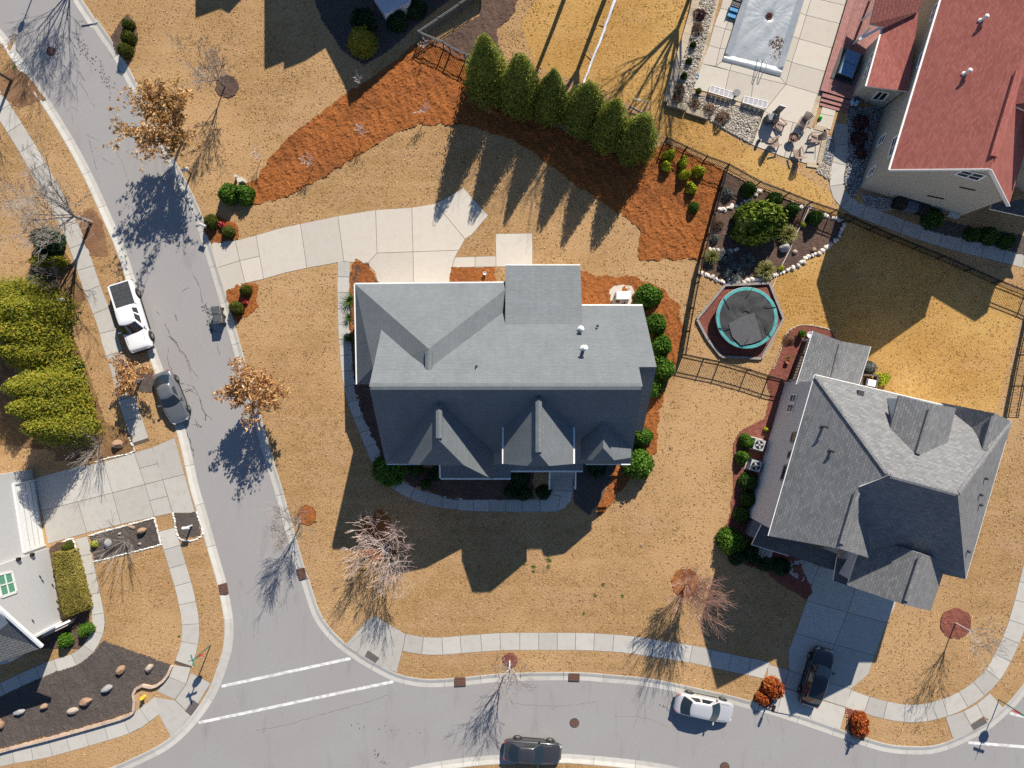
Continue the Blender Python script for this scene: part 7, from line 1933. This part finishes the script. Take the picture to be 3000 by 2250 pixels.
# leaves lying on the cover and on lawns
def loose_leaves():
    rng = np.random.default_rng(8); n = 420
    f = [P('a', *p) for p in ((960, 490), (1180, 330), (1200, 360), (1110, 560), (1000, 540))]
    px = rng.uniform(950, 1200, n); py = rng.uniform(330, 560, n)
    k = ((px - 1110) / 90) ** 2 + ((py - 450) / 120) ** 2 < 1; k &= ~(((px - 1040) / 60) ** 2 + ((py - 470) / 50) ** 2 < .5)
    pos = np.array([tuple(P('a', x, y, .10)) for x, y in zip(px[k], py[k])]); pos[:, 2] = rng.uniform(.05, .09, len(pos))
    o = obj('fallen_leaves', quads('fallen_leaves', pos, np.tile((0, 0, 1.0), (len(pos), 1)), .16, .6, LF_DRY, rng, None, .3)); tag(o, 'brown leaves gathered on the pool cover', 'leaves', kind='stuff')
    px = rng.normal(1030, 14, 90); py = rng.normal(150, 14, 90)
    pos = np.array([tuple(P('a', x, y, .05)) for x, y in zip(px, py)]); pos[:, 2] = rng.uniform(.03, .09, 90)
    o = obj('fallen_leaves', quads('fallen_leaves', pos, np.tile((0, 0, 1.0), (90, 1)), .15, .6, LF_PURPLE, rng, None, .4)); tag(o, 'dark wet leaves in the pool cover drain', 'leaves', kind='stuff')
    # litter specks on the road
    P0 = [('00', 500, 260, 600, 400, 60), ('00', 640, 430, 720, 620, 45), ('01', 1310, 310, 1380, 420, 60), ('01', 1340, 420, 1380, 500, 40), ('12', 600, 1370, 1000, 1440, 12), ('12', 760, 1540, 840, 1640, 24), ('f', 1010, 165, 1045, 195, 9), ('01', 1250, 1070, 1300, 1110, 14)]
    L = []
    for z, x0, y0, x1, y1, m in P0:
        for _ in range(m):
            a = rng.uniform(0, 1); L.append(tuple(P(z, x0 + (x1 - x0) * (a + rng.normal(0, .18)), y0 + (y1 - y0) * (a + rng.normal(0, .12)))))
    pos = np.array(L); pos[:, 2] = -.07
    o = obj('road_litter', quads('road_litter', pos, np.tile((0, 0, 1.0), (len(pos), 1)), .13, .5, mottled('dark_debris', (.05, .045, .045), (.12, .11, .10), 8), rng, None, .2)); tag(o, 'dark leaf debris scattered on the asphalt', 'debris', kind='stuff')
loose_leaves()
# dark bins by the gable wall
def gable_stuff():
    for x, y, s, lab, mt in ((405, 1300, .8, 'dark wheeled bin nearest the gable corner', BLACK), (475, 1325, .9, 'blue grey covered grill below the gable wall', mottled('blue_cover', (.07, .09, .13), (.10, .125, .17), 3)), (545, 1340, .9, 'black box below the gable wall beside the round shrub', BLACK)):
        p = P('j', x, y, .5); t = thing('covered_box', lab, 'box', (p.x, p.y, 0), -.28)
        MB().box((0, 0, .45), (s * 1.1, .75, .85), taper=.9).local(t, 'body', mt); MB().box((0, 0, .92), (s * 1.08, .72, .07), taper=.9).local(t, 'lid', mt)
gable_stuff()

# ------------------------------------------------------------------ turf: tufts of dormant grass wherever bare lawn lies open
def turf(n=150000):
    g = .1; x0, y0 = -47.0, -36.0; nx, ny = 940, 720
    busy = np.zeros((ny, nx), bool)
    def mark(px, py):
        i = ((px - x0) / g).astype(int); j = ((py - y0) / g).astype(int)
        k = (i >= 0) & (i < nx) & (j >= 0) & (j < ny); busy[j[k], i[k]] = True
    skip = ('lawn', 'ground', 'road', 'crown', 'trunk', 'leaves', 'shrub', 'grass', 'weed', 'yucca', 'pickets', 'post', 'rail', 'fallen', 'hedge', 'perennial', 'dry_plant', 'flower', 'haze')
    bpy.context.view_layer.update()
    for o in list(COL.objects):
        if o.type != 'MESH' or o.name.startswith(skip): continue
        me = o.data; nv = len(me.vertices)
        if nv == 0 or nv > 200000: continue
        co = np.empty(nv * 3, 'f'); me.vertices.foreach_get('co', co); co = co.reshape(-1, 3)
        M = np.array(o.matrix_world); co = co @ M[:3, :3].T + M[:3, 3]
        if co[:, 2].min() > .12: continue
        if (co[:, :2].max(0) - co[:, :2].min(0)).max() < .35 or len(me.polygons) > 900:
            mark(co[:, 0], co[:, 1]); continue
        for f in me.polygons:
            q = co[list(f.vertices)]
            if q[:, 2].min() > .3: continue
            lo = q[:, :2].min(0); hi = q[:, :2].max(0)
            if (hi - lo).min() < .03: continue
            a, b = max(0, int((lo[0] - x0) / g)), min(nx, int((hi[0] - x0) / g) + 1); c, d = max(0, int((lo[1] - y0) / g)), min(ny, int((hi[1] - y0) / g) + 1)
            if b <= a or d <= c: continue
            X, Y = np.meshgrid(x0 + (np.arange(a, b) + .5) * g, y0 + (np.arange(c, d) + .5) * g)
            busy[c:d, a:b] |= inside(X, Y, q)
    free = ~busy                                   # keep a small margin round everything
    for s in ((0, 1), (0, -1), (1, 0), (-1, 0)): free &= ~np.roll(busy, s, (0, 1))
    rng = np.random.default_rng(77)
    X = rng.uniform(-45.5, 45.5, n); Y = rng.uniform(-34.5, 34.5, n)
    dens = vnoise(X * .35, Y * .35, 5) * .6 + vnoise(X * 1.4, Y * 1.4, 6) * .6
    k = (rng.uniform(.15, .95, n) < dens) & free[((Y - y0) / g).astype(int), ((X - x0) / g).astype(int)]
    X, Y = X[k], Y[k]
    on = np.zeros(len(X), bool)
    for pl in LAWN_POLYS: on |= inside(X, Y, pl)
    gold = np.zeros(len(X), bool)
    for pl in GOLD_POLYS: gold |= inside(X, Y, pl)
    for sel, mat, lab in ((on & ~gold, LF_TURF, 'tufts of tan dormant grass all over the lawns'), (on & gold, LF_TURF_GOLD, 'tufts of golden dormant grass on the back lawns')):
        m = int(sel.sum())
        pos = np.stack([X[sel], Y[sel], rng.uniform(.012, .035, m)], 1)
        o = obj('grass', quads('grass', pos, np.tile((0, 0, 1.0), (m, 1)), .15, .45, mat, rng, None, .27)); tag(o, lab, 'grass', kind='stuff')
turf()
